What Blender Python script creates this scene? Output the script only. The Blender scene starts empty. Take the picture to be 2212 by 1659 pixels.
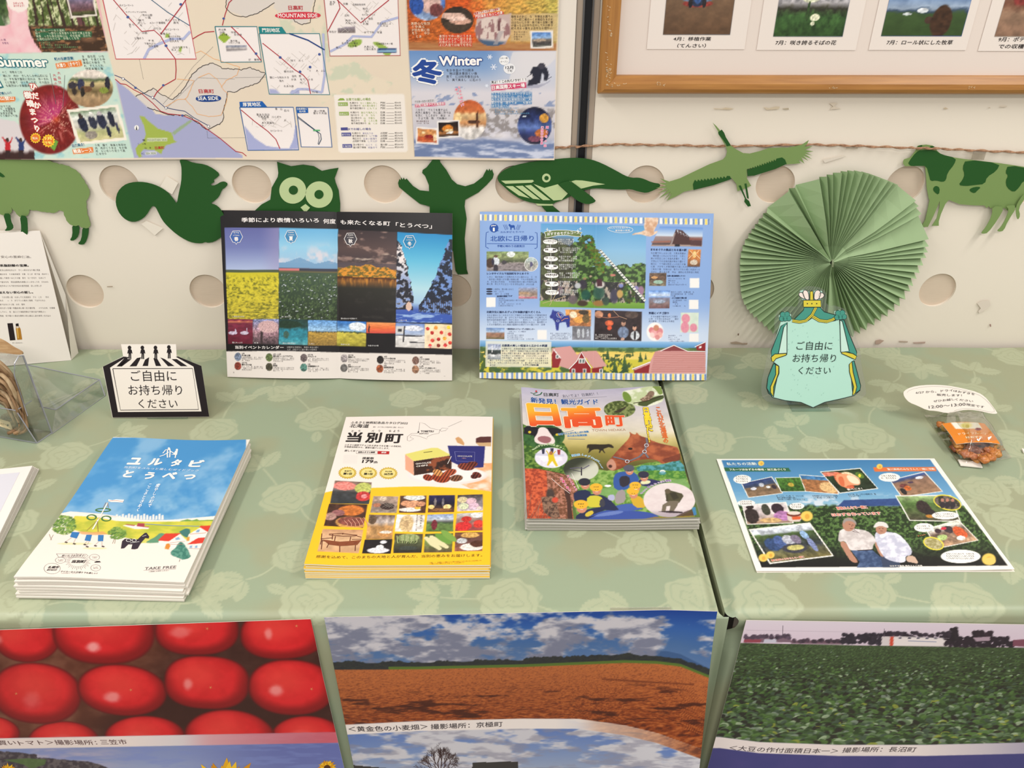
import bpy, math, random
import numpy as np
from mathutils import Vector, Matrix
from mathutils.geometry import tessellate_polygon
PI = math.pi
RND = random.Random(7)
C = bpy.context.scene.collection
V3 = lambda *a: np.array(a, float)

# ------------------------------------------------------------------ camera
W, H = 2212, 1659
F_PX, PITCH, YAW, ROLL = 1803.6, 0.5642063, 0.0147697, 0.0049642
CAM = V3(0, 0, 0.6977)                       # metres above the table top (z = 0)
_F = V3(math.sin(YAW)*math.cos(PITCH), math.cos(YAW)*math.cos(PITCH), -math.sin(PITCH))
_R = V3(math.cos(YAW), -math.sin(YAW), 0)
_U = np.cross(_R, _F)
CR = _R*math.cos(ROLL)+_U*math.sin(ROLL)
CU = -_R*math.sin(ROLL)+_U*math.cos(ROLL)
cam = bpy.data.cameras.new('camera')
cam.sensor_fit = 'HORIZONTAL'; cam.sensor_width = 36; cam.lens = F_PX/W*36; cam.clip_start = .02
camo = bpy.data.objects.new('camera', cam); C.objects.link(camo)
m = Matrix.Identity(4)
for i in range(3):
    m[i][0], m[i][1], m[i][2], m[i][3] = CR[i], CU[i], -_F[i], CAM[i]
camo.matrix_world = m
bpy.context.scene.camera = camo

# ------------------------------------------------------------------ world, lamps, exposure
sc = bpy.context.scene
w = bpy.data.worlds.new('world'); sc.world = w; w.use_nodes = True
w.node_tree.nodes['Background'].inputs[0].default_value = (1, .985, .96, 1)
w.node_tree.nodes['Background'].inputs[1].default_value = .52
sc.view_settings.view_transform = 'Standard'; sc.view_settings.look = 'None'
sc.view_settings.gamma = 1; sc.view_settings.use_curve_mapping = False
sc.view_settings.exposure = 0.3
def lamp(loc, sx, sy, power, rz=0):
    l = bpy.data.lights.new('ceiling_lamp', 'AREA'); l.shape = 'RECTANGLE'; l.size = sx; l.size_y = sy
    l.energy = power; l.color = (1, .975, .93)
    o = bpy.data.objects.new('ceiling_lamp', l); C.objects.link(o); o.location = loc; o.rotation_euler = (0, 0, rz)
    return o
lamp((-1.35, .25, 1.75), .22, 1.25, 19)
lamp((1.35, .25, 1.75), .22, 1.25, 19)
lamp((0, -.9, 1.6), 1.25, .22, 26)

# ------------------------------------------------------------------ constants of the place
YW = 1.2226      # wall
YF = 0.6315      # plane of the posters on the table front
FLOOR = -0.72
SEAM = (0.2515, 0.2415)   # x of the joint between the two tables, back and front

# ------------------------------------------------------------------ pixel <-> place helpers
def rays(x, y):
    x = np.asarray(x, float); y = np.asarray(y, float)
    return _F*F_PX + CR*(x[..., None]-W/2) - CU*(y[..., None]-H/2)
def hit(x, y, O, N):
    d = rays(x, y); t = ((O-CAM)@N)/(d@N)
    return CAM + d*t[..., None]
def onZ(x, y, z=0.): return hit(x, y, V3(0, 0, z), V3(0, 0, 1))
def onY(x, y, Y=YW): return hit(x, y, V3(0, Y, 0), V3(0, 1, 0))
def proj(P):
    Q = P-CAM; z = Q@_F
    return W/2+F_PX*(Q@CR)/z, H/2-F_PX*(Q@CU)/z
def crop(x0, y0, s):
    return lambda *p: [(x0+p[i]/s, y0+p[i+1]/s) for i in range(0, len(p), 2)]
ident = crop(0, 0, 1)

# ------------------------------------------------------------------ noise / colour
def vn(x, y, seed=0):
    xi = np.floor(x).astype(np.int64); yi = np.floor(y).astype(np.int64)
    fx = x-xi; fy = y-yi; fx = fx*fx*(3-2*fx); fy = fy*fy*(3-2*fy)
    def h(a, b):
        n = (a*374761393+b*668265263+seed*974711) & 0xffffffff
        n = ((n ^ (n >> 13))*1274126177) & 0xffffffff
        return ((n ^ (n >> 16)) & 0xffff)/65535.
    return (h(xi, yi)*(1-fx)+h(xi+1, yi)*fx)*(1-fy)+(h(xi, yi+1)*(1-fx)+h(xi+1, yi+1)*fx)*fy
def fbm(x, y, seed=0, o=4):
    a, s, t = .5, 0, 0
    for i in range(o):
        s = s+a*vn(x*2**i, y*2**i, seed+i*17); t += a; a *= .55
    return s/t
def ss(a, b, x):
    t = np.clip((x-a)/(b-a), 0, 1); return t*t*(3-2*t)
def mix(a, b, m):
    m = np.asarray(m)[..., None] if np.ndim(m) else m
    return np.asarray(a, float)*(1-m)+np.asarray(b, float)*m
def ramp(t, stops):
    p = [s[0] for s in stops]
    return np.stack([np.interp(t, p, [s[1][i] for s in stops]) for i in range(3)], -1)
sb = lambda v: np.clip(v/1.6+.5, 0, 1)
ORD = 'topmost second third fourth fifth sixth seventh eighth ninth tenth eleventh twelfth'.split()
def lin(c):
    c = np.clip(np.asarray(c, float)/255, 0, 1)
    return np.where(c <= .04045, c/12.92, ((c+.055)/1.055)**2.4)

# ------------------------------------------------------------------ materials
MATS = {}
def mat(name, col=None, rough=.5, spec=.4, metal=0, attr=False, bump=None, coat=0, noise=None):
    if name in MATS: return MATS[name]
    M = bpy.data.materials.new(name); M.use_nodes = True; nt = M.node_tree; b = nt.nodes['Principled BSDF']
    b.inputs['Roughness'].default_value = rough; b.inputs['Metallic'].default_value = metal
    b.inputs['Specular IOR Level'].default_value = spec; b.inputs['Coat Weight'].default_value = coat
    b.inputs['Coat Roughness'].default_value = .12
    if attr:
        a = nt.nodes.new('ShaderNodeAttribute'); a.attribute_name = 'Col'
        nt.links.new(a.outputs['Color'], b.inputs['Base Color'])
    else:
        l = lin(col); b.inputs['Base Color'].default_value = (*l, 1)
        if noise:
            sc_, amt, col2 = noise
            tc = nt.nodes.new('ShaderNodeTexCoord'); n = nt.nodes.new('ShaderNodeTexNoise'); n.inputs['Detail'].default_value = 6
            mp = nt.nodes.new('ShaderNodeMapping'); mp.inputs['Scale'].default_value = sc_
            nt.links.new(tc.outputs['Object'], mp.inputs[0]); nt.links.new(mp.outputs[0], n.inputs['Vector']); n.inputs['Scale'].default_value = 1
            mx = nt.nodes.new('ShaderNodeMix'); mx.data_type = 'RGBA'
            mx.inputs[6].default_value = (*l, 1); mx.inputs[7].default_value = (*lin(col2), 1)
            mr = nt.nodes.new('ShaderNodeMapRange'); mr.inputs[1].default_value = .5-amt; mr.inputs[2].default_value = .5+amt
            nt.links.new(n.outputs[0], mr.inputs[0]); nt.links.new(mr.outputs[0], mx.inputs[0]); nt.links.new(mx.outputs[2], b.inputs['Base Color'])
    if bump:
        sc_, st = bump
        tc = nt.nodes.new('ShaderNodeTexCoord'); n = nt.nodes.new('ShaderNodeTexNoise'); n.inputs['Scale'].default_value = sc_; n.inputs['Detail'].default_value = 4
        bp = nt.nodes.new('ShaderNodeBump'); bp.inputs['Strength'].default_value = st; bp.inputs['Distance'].default_value = .001
        nt.links.new(tc.outputs['Object'], n.inputs['Vector']); nt.links.new(n.outputs[0], bp.inputs['Height']); nt.links.new(bp.outputs[0], b.inputs['Normal'])
    MATS[name] = M; return M
def clear_mat(name, tint=(255, 255, 255), gloss=.1, edge=.35, rough=.05):
    if name in MATS: return MATS[name]
    M = bpy.data.materials.new(name); M.use_nodes = True; nt = M.node_tree; nt.nodes.clear()
    o = nt.nodes.new('ShaderNodeOutputMaterial'); t = nt.nodes.new('ShaderNodeBsdfTransparent'); g = nt.nodes.new('ShaderNodeBsdfGlossy')
    t.inputs[0].default_value = (*lin(tint), 1); g.inputs['Roughness'].default_value = rough
    f = nt.nodes.new('ShaderNodeLayerWeight'); f.inputs[0].default_value = edge
    mr = nt.nodes.new('ShaderNodeMapRange'); mr.inputs[3].default_value = gloss; mr.inputs[4].default_value = .6
    mx = nt.nodes.new('ShaderNodeMixShader')
    nt.links.new(f.outputs[1], mr.inputs[0]); nt.links.new(mr.outputs[0], mx.inputs[0])
    nt.links.new(t.outputs[0], mx.inputs[1]); nt.links.new(g.outputs[0], mx.inputs[2]); nt.links.new(mx.outputs[0], o.inputs[0])
    MATS[name] = M; return M
PRINT = mat('printed paper', attr=True, rough=.5, spec=.25)
GLOSSY = mat('glossy printed paper', attr=True, rough=.38, spec=.32)
PAPER = mat('white paper', (229, 221, 210), rough=.7, spec=.2)
EDGE = mat('paper edges', (205, 198, 185), rough=.8, spec=.1)

# ------------------------------------------------------------------ object helpers
def mesh_obj(name, verts, faces, material, parent=None, cols=None, smooth=False):
    me = bpy.data.meshes.new(name)
    verts = np.asarray(verts, float)
    if isinstance(faces, np.ndarray):
        n, k = faces.shape
        me.vertices.add(len(verts)); me.vertices.foreach_set('co', verts.astype(np.float32).ravel())
        me.loops.add(n*k); me.loops.foreach_set('vertex_index', faces.astype(np.int32).ravel())
        me.polygons.add(n); me.polygons.foreach_set('loop_start', np.arange(0, n*k, k, dtype=np.int32))
        me.update(calc_edges=True)
    else:
        me.from_pydata(verts.tolist(), [], faces); me.update()
    me.materials.append(material)
    if cols is not None:
        a = me.color_attributes.new('Col', 'FLOAT_COLOR', 'POINT')
        c4 = np.ones((len(verts), 4), np.float32); c4[:, :3] = lin(cols)
        a.data.foreach_set('color', c4.ravel())
    me.polygons.foreach_set('use_smooth', np.full(len(me.polygons), bool(smooth)))
    o = bpy.data.objects.new(name, me); C.objects.link(o)
    if parent is not None: o.parent = parent; o.matrix_parent_inverse = parent.matrix_world.inverted()
    return o
def tag(o, label, cat, group=None, kind=None):
    o['label'] = label; o['category'] = cat
    if group: o['group'] = group
    if kind: o['kind'] = kind
    return o
def thing(name, label, cat, loc=(0, 0, 0), group=None):
    o = bpy.data.objects.new(name, None); C.objects.link(o); o.location = loc; o.empty_display_size = .02
    o.matrix_world = Matrix.Translation(loc)
    return tag(o, label, cat, group)
def struct(o): o['kind'] = 'structure'; return o
def box(name, a, b, material, parent=None):
    (x0, y0, z0), (x1, y1, z1) = a, b
    v = [(x, y, z) for x in (x0, x1) for y in (y0, y1) for z in (z0, z1)]
    f = [(0, 1, 3, 2), (4, 6, 7, 5), (0, 4, 5, 1), (2, 3, 7, 6), (0, 2, 6, 4), (1, 5, 7, 3)]
    return mesh_obj(name, v, f, material, parent)
def prism(name, pts, material, parent, P, l0, l1, cols=None, smoothpts=0):
    """extruded outline; pts in sheet (u,v); P maps u,v,l to the place"""
    n = len(pts); u = np.array([p[0] for p in pts]); v = np.array([p[1] for p in pts])
    A = P(u, v, l0); B = P(u, v, l1)
    tri = [tuple(t) for t in tessellate_polygon([[Vector((p[0], p[1], 0)) for p in pts]])]
    f = [tuple(i+n for i in t) for t in tri]+[tuple(reversed(t)) for t in tri]+[(i, (i+1) % n, (i+1) % n+n, i+n) for i in range(n)]
    return mesh_obj(name, np.vstack([A, B]), f, material, parent, cols=None if cols is None else np.tile(np.array(cols, float), (2*n, 1)))
def smooth_poly(pts, it=2):
    p = np.array(pts, float)
    for _ in range(it):
        q = np.roll(p, -1, 0); p = np.stack([p*.75+q*.25, p*.25+q*.75], 1).reshape(-1, 2)
    return [tuple(a) for a in p]
def tube(path, r, k=6):
    path = [Vector(p) for p in path]; v = []; f = []
    for i, p in enumerate(path):
        d = (path[min(i+1, len(path)-1)]-path[max(i-1, 0)]).normalized()
        a = d.cross(Vector((0, .31, .95))).normalized(); b = d.cross(a)
        rr = r(i/(len(path)-1)) if callable(r) else r
        for j in range(k):
            t = 2*PI*j/k; v.append(tuple(p+a*math.cos(t)*rr+b*math.sin(t)*rr))
    for i in range(len(path)-1):
        for j in range(k):
            f.append((i*k+j, i*k+(j+1) % k, (i+1)*k+(j+1) % k, (i+1)*k+j))
    f.append(tuple(range(k-1, -1, -1))); f.append(tuple((len(path)-1)*k+j for j in range(k)))
    return v, f
def join(parts):
    v = []; f = []
    for a, b in parts:
        n = len(v); v += list(a); f += [tuple(i+n for i in t) for t in b]
    return v, f

# ------------------------------------------------------------------ glyph outlines
_TXT = {}
def glyphs(s, bold=0., res=2):
    bold = max(bold, 0); k = (s, round(bold, 3), res)
    if k not in _TXT:
        cu = bpy.data.curves.new('t', 'FONT'); cu.body = s; cu.resolution_u = res; cu.fill_mode = 'FRONT'
        ob = bpy.data.objects.new('t', cu); me = ob.to_mesh()
        n = len(me.vertices); co = np.zeros(n*3); me.vertices.foreach_get('co', co); co = co.reshape(-1, 3)[:, :2]
        f = np.zeros(len(me.polygons)*3, int)
        me.polygons.foreach_get('vertices', f)
        ob.to_mesh_clear(); bpy.data.objects.remove(ob); bpy.data.curves.remove(cu)
        f = f.reshape(-1, 3); co = np.c_[co, np.zeros(n)]
        if bold > .004:                     # heavier face: the outline struck several times, a hair apart
            m = 4 if bold < .03 else 8; cs = [(0, 0)]+[(math.cos(2*PI*(j+.5)/m)*bold, math.sin(2*PI*(j+.5)/m)*bold) for j in range(m)]
            f = np.vstack([f+j*n for j in range(m+1)]); co = np.vstack([co+[x, y, j*8e-6] for j, (x, y) in enumerate(cs)])
        _TXT[k] = (co, f)
    return _TXT[k]
POOL = 'のをにはがでと町日高道川山大人花中心一年月分公園牧場見海自然車体験食店内外前後来楽美味新北石田野市場料理'
POOLK = 'のをにはがでとしますいるてなもからこあうくきれまよりっ'

# ------------------------------------------------------------------ a flat or gently bent printed sheet
class Sheet:
    def __init__(s, O, U, V, w, h, hf=None):
        s.O = np.asarray(O, float); s.U = np.asarray(U, float)/np.linalg.norm(U)
        V = np.asarray(V, float); V = V-s.U*(V@s.U); s.V = V/np.linalg.norm(V)
        s.N = np.cross(s.U, s.V); s.w, s.h, s.hf = w, h, hf; s.ov = {}
    @staticmethod
    def lying(TL, TR, BR, BL, z, w, h, hf=None):
        P = [onZ(*q, z) for q in (TL, TR, BR, BL)]; c = sum(P)/4
        U = (P[1]-P[0])+(P[2]-P[3]); U /= np.linalg.norm(U); V = np.cross(V3(0, 0, 1), U)
        return Sheet(c-U*w/2-V*h/2, U, V, w, h, hf)
    def P(s, u, v, l=0.):
        u = np.asarray(u, float); v = np.asarray(v, float)
        hh = l+(s.hf(u, v) if s.hf else 0.)
        hh = np.broadcast_to(hh, u.shape)
        return s.O+u[..., None]*s.U+v[..., None]*s.V+hh[..., None]*s.N
    def uv(s, x, y):
        x = np.asarray(x, float); y = np.asarray(y, float)
        d = rays(x, y); dn = d@s.N; hh = np.zeros(x.shape)
        for _ in range(4 if s.hf else 1):
            t = ((s.O-CAM)@s.N+hh)/dn
            Q = CAM+d*t[..., None]-s.O; u = Q@s.U; v = Q@s.V
            if s.hf: hh = np.broadcast_to(s.hf(np.clip(u, 0, s.w), np.clip(v, 0, s.h)), x.shape)
        return u, v
    def uvp(s, pts):
        u, v = s.uv([p[0] for p in pts], [p[1] for p in pts]); return list(zip(u.tolist(), v.tolist()))
    # -- painted colours on a fine grid
    def canvas(s, step, base, rng=None, steps=None):
        u0, u1, v0, v1 = rng or (0, s.w, 0, s.h)
        us = np.linspace(u0, u1, int((u1-u0)/step)+2); vs = np.linspace(v0, v1, int((v1-v0)/step)+2)
        if u0 > 0: us = np.r_[0, us]
        if u1 < s.w: us = np.r_[us, s.w]
        if v0 > 0: vs = np.r_[0, vs]
        if v1 < s.h: vs = np.r_[vs, s.h]
        s.us, s.vs = us, vs
        s.GU, s.GV = np.meshgrid(us, vs); s.X, s.Y = proj(s.P(s.GU, s.GV))
        s.img = np.zeros(s.X.shape+(3,)); s.img[:] = base
        return s
    def sl(s, x0, y0, x1, y1):
        u, v = s.uv([x0, x1, x1, x0], [y0, y0, y1, y1])
        a = max(np.searchsorted(s.us, u.min())-1, 0); b = np.searchsorted(s.us, u.max())+1
        c = max(np.searchsorted(s.vs, v.min())-1, 0); d = np.searchsorted(s.vs, v.max())+1
        return slice(c, d), slice(a, b)
    def _blend(s, S, m, col):
        if callable(col): col = col(s.X[S], s.Y[S])
        s.img[S] = s.img[S]*(1-m[..., None])+np.asarray(col, float)*m[..., None]
    def poly(s, pts, col, a=1., soft=0):
        px = np.array([p[0] for p in pts], float); py = np.array([p[1] for p in pts], float)
        S = s.sl(px.min()-1, py.min()-1, px.max()+1, py.max()+1); X, Y = s.X[S], s.Y[S]
        if not X.size: return
        acc = np.zeros(X.shape)
        for ox, oy in ((-.55, -.2), (.2, -.55), (.55, .2), (-.2, .55)):
            m = np.zeros(X.shape, bool); A, B = X+ox, Y+oy
            for i in range(len(px)):
                x0, y0, x1, y1 = px[i-1], py[i-1], px[i], py[i]
                if y0 != y1: m ^= ((y0 > B) != (y1 > B)) & (A < (x1-x0)*(B-y0)/(y1-y0)+x0)
            acc += m
        s._blend(S, acc*a/4, col)
    def ell(s, cx, cy, rx, ry, col, a=1., soft=.08, ang=0):
        R = max(rx, ry)*(1+soft)+1; S = s.sl(cx-R, cy-R, cx+R, cy+R); X, Y = s.X[S]-cx, s.Y[S]-cy
        if not X.size: return
        c, n = math.cos(ang), math.sin(ang); r = np.hypot((X*c+Y*n)/rx, (-X*n+Y*c)/ry)
        s._blend(S, (1-ss(1-soft, 1+soft, r))*a, col)
    def all(s, f): s.img[:] = f(s.X, s.Y)
    def quad(s, q, f, a=1.):
        """f(s,t) -> colour, s,t in 0..1 over the px quad TL,TR,BR,BL"""
        A = []; B = []
        for (x, y), (S_, T_) in zip(q, ((0, 0), (1, 0), (1, 1), (0, 1))):
            A += [[x, y, 1, 0, 0, 0, -x*S_, -y*S_], [0, 0, 0, x, y, 1, -x*T_, -y*T_]]; B += [S_, T_]
        h = np.linalg.solve(np.array(A, float), np.array(B, float))
        xs = [p[0] for p in q]; ys = [p[1] for p in q]
        S = s.sl(min(xs)-1, min(ys)-1, max(xs)+1, max(ys)+1); X, Y = s.X[S], s.Y[S]
        if not X.size: return
        d = h[6]*X+h[7]*Y+1; ps = (h[0]*X+h[1]*Y+h[2])/d; pt = (h[3]*X+h[4]*Y+h[5])/d
        wq = math.dist(q[0], q[1]); hq = math.dist(q[0], q[3]); cl = lambda z: np.clip(z+.5, 0, 1)
        m = cl(ps*wq)*cl((1-ps)*wq)*cl(pt*hq)*cl((1-pt)*hq)*a
        s._blend(S, m, f(np.clip(ps, 0, 1), np.clip(pt, 0, 1)))
    def pic(s, q, stops, nz=(9, 9, .35), blobs=(), seed=0, border=None, polys=(), round_=False, nb=.25):
        if len(q) == 2:
            (x0, y0), (x1, y1) = q; q = [(x0, y0), (x1, y0), (x1, y1), (x0, y1)]
        if border is not None:
            c = np.mean(q, 0); b = border[0]
            s.poly([(p[0]+np.sign(p[0]-c[0])*b, p[1]+np.sign(p[1]-c[1])*b) for p in q], border[1])
        nx, ny, am = nz
        def f(a, b):
            n = fbm(a*nx+seed*3.1, b*ny, seed)
            col = ramp(np.clip(b+(n-.5)*.10, 0, 1), stops)*(1+(n[..., None]-.5)*2*am)
            for (cx, cy, rx, ry, c2) in blobs:
                r = np.hypot((a-cx)/rx, (b-cy)/ry)+(n-.5)*nb
                n2 = vn(a*nx*3, b*ny*3, seed+5)
                col = mix(col, np.asarray(c2, float)*(.8+.4*n2[..., None]), 1-ss(.88, 1.08, r))
            return np.clip(col, 0, 255)
        if round_:
            cx = (q[0][0]+q[1][0])/2; cy = (q[0][1]+q[2][1])/2; rx = (q[1][0]-q[0][0])/2; ry = (q[2][1]-q[0][1])/2
            s.ell(cx, cy, rx, ry, lambda X, Y: f((X-cx)/2/rx+.5, (Y-cy)/2/ry+.5), soft=.03)
        else:
            s.quad(q, f)
    def commit(s, name, material, parent, label=None):
        nv, nu = s.GU.shape
        i = np.arange(nv*nu).reshape(nv, nu)
        f = np.stack([i[:-1, :-1], i[:-1, 1:], i[1:, 1:], i[1:, :-1]], -1).reshape(-1, 4)
        o = mesh_obj(name, s.P(s.GU, s.GV).reshape(-1, 3), f, material, parent, cols=s.img.reshape(-1, 3), smooth=True)
        if label: o['label'] = label
        return o
    # -- crisp overlays (lettering, lines)
    def add(s, uvs, faces, col, layer=1, key='lettering'):
        L = s.ov.setdefault(key, [[], [], [], 0])
        uvs = np.asarray(uvs, float); faces = np.asarray(faces, int)
        for _ in range(5 if s.hf else 0):       # follow the bend of the sheet
            T = uvs[faces]; e = np.linalg.norm(T-np.roll(T, 1, 1), axis=2).max(1); big = e > .009
            if not big.any(): break
            f = faces[big]; n = len(uvs); k = len(f); M = [(uvs[f[:, i]]+uvs[f[:, (i+1) % 3]])/2 for i in range(3)]
            i0, i1, i2 = (n+j*k+np.arange(k) for j in range(3)); uvs = np.vstack([uvs]+M)
            faces = np.vstack([faces[~big], np.stack([f[:, 0], i0, i2], 1), np.stack([i0, f[:, 1], i1], 1), np.stack([i2, i1, f[:, 2]], 1), np.stack([i0, i1, i2], 1)])
        P = s.P(uvs[:, 0], uvs[:, 1], .00016+.00011*layer+(uvs[:, 2] if uvs.shape[1] > 2 else 0))
        L[0].append(P); L[1].append(np.asarray(faces, int)+L[3]); L[3] += len(P)
        col = np.asarray(col, float)
        L[2].append(np.broadcast_to(col, (len(P), 3)) if col.ndim == 1 else col)
    def _place(s, co, f, a, b, h, col, layer, fit, key, skew=0, ref=None):
        (ua, va), (ub, vb), (uh, vh) = s.uvp([a, b, (a[0], a[1]-(h or 10))])
        d = np.array([ub-ua, vb-va]); L = np.linalg.norm(d); d /= L; n = np.array([-d[1], d[0]])
        if not len(co): return
        r = co if ref is None else ref
        x0, x1, y0, y1 = (r[:, 0].min(), r[:, 0].max(), r[:, 1].min(), r[:, 1].max()) if fit else (0., 1., 0., .8); sx = L/(x1-x0)
        sy = sx if h is None else abs((uh-ua)*n[0]+(vh-va)*n[1])/(y1-y0)
        yy = (co[:, 1]-y0)*sy; uvs = np.array([ua, va])+((co[:, 0]-x0)*sx+yy*skew)[:, None]*d+yy[:, None]*n
        s.add(np.c_[uvs, co[:, 2]], f, col, layer, key)
    def text(s, t, a, b, h=None, col=(30, 25, 25), bold=0., layer=1, outline=None, res=2, skew=0, key='lettering'):
        if outline:
            co, f = glyphs(t, outline[1], res); s._place(co, f, a, b, h, outline[0], layer, True, key, skew, glyphs(t, bold, res)[0])
        co, f = glyphs(t, bold, res)
        s._place(co, f, a, b, h, col, layer+(1 if outline else 0), True, key, skew)
    def vtext(s, t, a, b, size, col, bold=0., layer=1, outline=None):
        n = len(t)
        for i, ch in enumerate(t):
            k = (i+.85)/n; x = a[0]+(b[0]-a[0])*k; y = a[1]+(b[1]-a[1])*k
            if ch == ' ': continue
            for c_, bo, la in ([(outline[0], outline[1], layer)] if outline else [])+[(col, bold, layer+1)]:
                co, f = glyphs(ch, bo, 1)
                s._place(co, f, (x-size/2, y), (x+size/2, y), size*.8, c_, la, False, 'lettering')
    def tiny(s, a, b, h, col, seed=0, pool=POOL+POOLK*2, gap=.1, layer=1):
        """a line of print too small to read in the photograph"""
        r = random.Random(seed+int(a[0]*7+a[1]*13)); L = math.dist(a, b); n = max(1, int(L/(h*1.08)))
        (ua, va), (ub, vb), (uh, vh) = s.uvp([a, b, (a[0], a[1]-h)])
        d = np.array([ub-ua, vb-va])/n; dl = np.linalg.norm(d); e = d/dl; nn = np.array([-e[1], e[0]]); sy = abs((uh-ua)*nn[0]+(vh-va)*nn[1])
        V = []; Fc = []; k = 0
        for i in range(n):
            if r.random() < gap: continue
            co, f = glyphs(r.choice(pool), 0, 1)
            V.append(np.array([ua, va])+d*i+co[:, :1]*e*dl*.95+co[:, 1:2]*nn*sy/.85); Fc.append(f+k); k += len(co)
        if V: s.add(np.vstack(V), np.vstack(Fc), col, layer, 'small_print')
    def para(s, quad_or_tl, tr, n, dy, h, col, seed=0, last=.6, dx=0, layer=1):
        (x0, y0), (x1, y1) = quad_or_tl, tr
        for i in range(n):
            e = last if i == n-1 else 1
            s.tiny((x0+dx*i, y0+dy*i), (x0+dx*i+(x1-x0)*e, y0+dy*i+(y1-y0)*e), h, col, seed+i, layer=layer)
    def line(s, pts, wd, col, layer=1, closed=False, key='lettering', taper=False):
        uv = np.array(s.uvp(pts)); k = s.uvp([pts[0], (pts[0][0]+10, pts[0][1])]); wu = math.dist(*k)/10*wd/2
        if closed: uv = np.vstack([uv, uv[:1]])
        V = []; n = len(uv)
        for i in range(n):
            d = uv[min(i+1, n-1)]-uv[max(i-1, 0)]; d /= (np.linalg.norm(d)+1e-12); q = np.array([-d[1], d[0]])*wu*(1-(i/(n-1))*.8 if taper else 1)
            V += [uv[i]+q, uv[i]-q]
        f = []
        for i in range(n-1): f += [(2*i, 2*i+1, 2*i+3), (2*i, 2*i+3, 2*i+2)]
        s.add(V, f, col, layer, key)
    def fill(s, pts, col, layer=1, key='lettering'):
        uv = s.uvp(pts); t = tessellate_polygon([[Vector((a, b, 0)) for a, b in uv]])
        s.add(uv, [tuple(x) for x in t], col, layer, key)
    def disc(s, cx, cy, rx, ry, col, layer=1, n=24, key='lettering'):
        s.fill([(cx+rx*math.cos(2*PI*i/n), cy+ry*math.sin(2*PI*i/n)) for i in range(n)], col, layer, key)
    def ring(s, cx, cy, rx, ry, wd, col, layer=1, n=28):
        s.line([(cx+rx*math.cos(2*PI*i/n), cy+ry*math.sin(2*PI*i/n)) for i in range(n)], wd, col, layer, closed=True)
    def flush(s, material, parent):
        for k, (P, Fc, Cc, n) in s.ov.items():
            mesh_obj(k, np.vstack(P), np.vstack(Fc), material, parent, cols=np.vstack(Cc))['kind'] = 'stuff'
        s.ov = {}
    def body(s, name, t, material, parent, n=(10, 10), l0=-.0001, rim=None):
        """closed thin slab under the print"""
        a, b = n; gu, gv = np.meshgrid(np.linspace(0, s.w, a+1), np.linspace(0, s.h, b+1))
        A = s.P(gu, gv, l0-t).reshape(-1, 3); B = s.P(gu, gv, l0).reshape(-1, 3); N = len(A)
        i = np.arange(N).reshape(b+1, a+1)
        q = np.stack([i[:-1, :-1], i[:-1, 1:], i[1:, 1:], i[1:, :-1]], -1).reshape(-1, 4)
        rimi = list(i[0, :])+list(i[1:, -1])+list(i[-1, -2::-1])+list(i[-2:0:-1, 0]); K = len(rimi)
        side = np.array([(rimi[j], rimi[(j+1) % K], rimi[(j+1) % K]+N, rimi[j]+N) for j in range(K)])
        return mesh_obj(name, np.vstack([A, B]), np.vstack([q[:, ::-1], q+N, side]), material, parent)

# =================================================================== SETTING
struct(box('floor', (-3, -2.5, FLOOR-.02), (3, 1.6, FLOOR), mat('grey floor tiles', (150, 140, 128), rough=.6)))
def curve_mesh(name, splines, depth, material, parent, place):
    cu = bpy.data.curves.new('t', 'CURVE'); cu.dimensions = '2D'; cu.fill_mode = 'BOTH'; cu.extrude = depth/2
    for pts in splines:
        sp = cu.splines.new('POLY'); sp.points.add(len(pts)-1); sp.use_cyclic_u = True
        for i, p in enumerate(pts): sp.points[i].co = (p[0], p[1], 0, 1)
    ob = bpy.data.objects.new('t', cu); me = ob.to_mesh()
    v = [place(*q.co) for q in me.vertices]; f = [tuple(p.vertices) for p in me.polygons]
    ob.to_mesh_clear(); bpy.data.objects.remove(ob); bpy.data.curves.remove(cu)
    return mesh_obj(name, v, f, material, parent)
# partition wall: fabric backing, painted boards with round holes, aluminium joint
wall = struct(box('wall_back', (-2.2, YW+.0045, FLOOR), (2.2, YW+.04, 1.7),
              mat('woven backing fabric', (211, 193, 173), rough=.9, spec=.1, noise=((60, 1, 1500), .3, (203, 184, 164)))))
BOARD = mat('cream painted board', (224, 214, 199), rough=.62, spec=.2, bump=(350, .05), noise=((3, 3, 3), .3, (229, 218, 203)))
HR, HP = .02939, .19732
def board(x0, x1, cols, name):
    sp = [[(x0, FLOOR+.03), (x1, FLOOR+.03), (x1, 1.65), (x0, 1.65)]]
    for (cx, cz) in cols:
        if x0+.02 < cx-HR and cx+HR < x1-.02:
            sp.append([(cx+HR*math.cos(2*PI*i/56), cz+HR*math.sin(2*PI*i/56)) for i in range(56)])
    return struct(curve_mesh(name, sp, .0045, BOARD, None, lambda x, y, z: (x, YW+.00225-z, y)))
def lattice(x0, a, b):
    return [(x0+HP*k-(HP/2 if r % 2 else 0), .27913-.17688*r) for r in range(-4, 5) for k in range(a, b)]
bl = board(-2.2, .103, lattice(-.57108, -7, 4), 'wall_panel_left')
br = board(.1347, 2.2, [c for c in lattice(.21729, 0, 9)], 'wall_panel_right')
ALU = mat('taupe aluminium joint profile', (158, 142, 126), rough=.42, spec=.5)
tr = struct(box('trim_1', (.1035, YW-.001, FLOOR), (.1135, YW+.0044, 1.65), ALU))
tr2 = struct(box('trim_2', (.1245, YW-.001, FLOOR), (.1342, YW+.0044, 1.65), ALU))
struct(box('trim_3', (.1112, YW-.0022, FLOOR), (.1138, YW-.001, 1.65), mat('dark aluminium', (85, 84, 84), rough=.4)))
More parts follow.
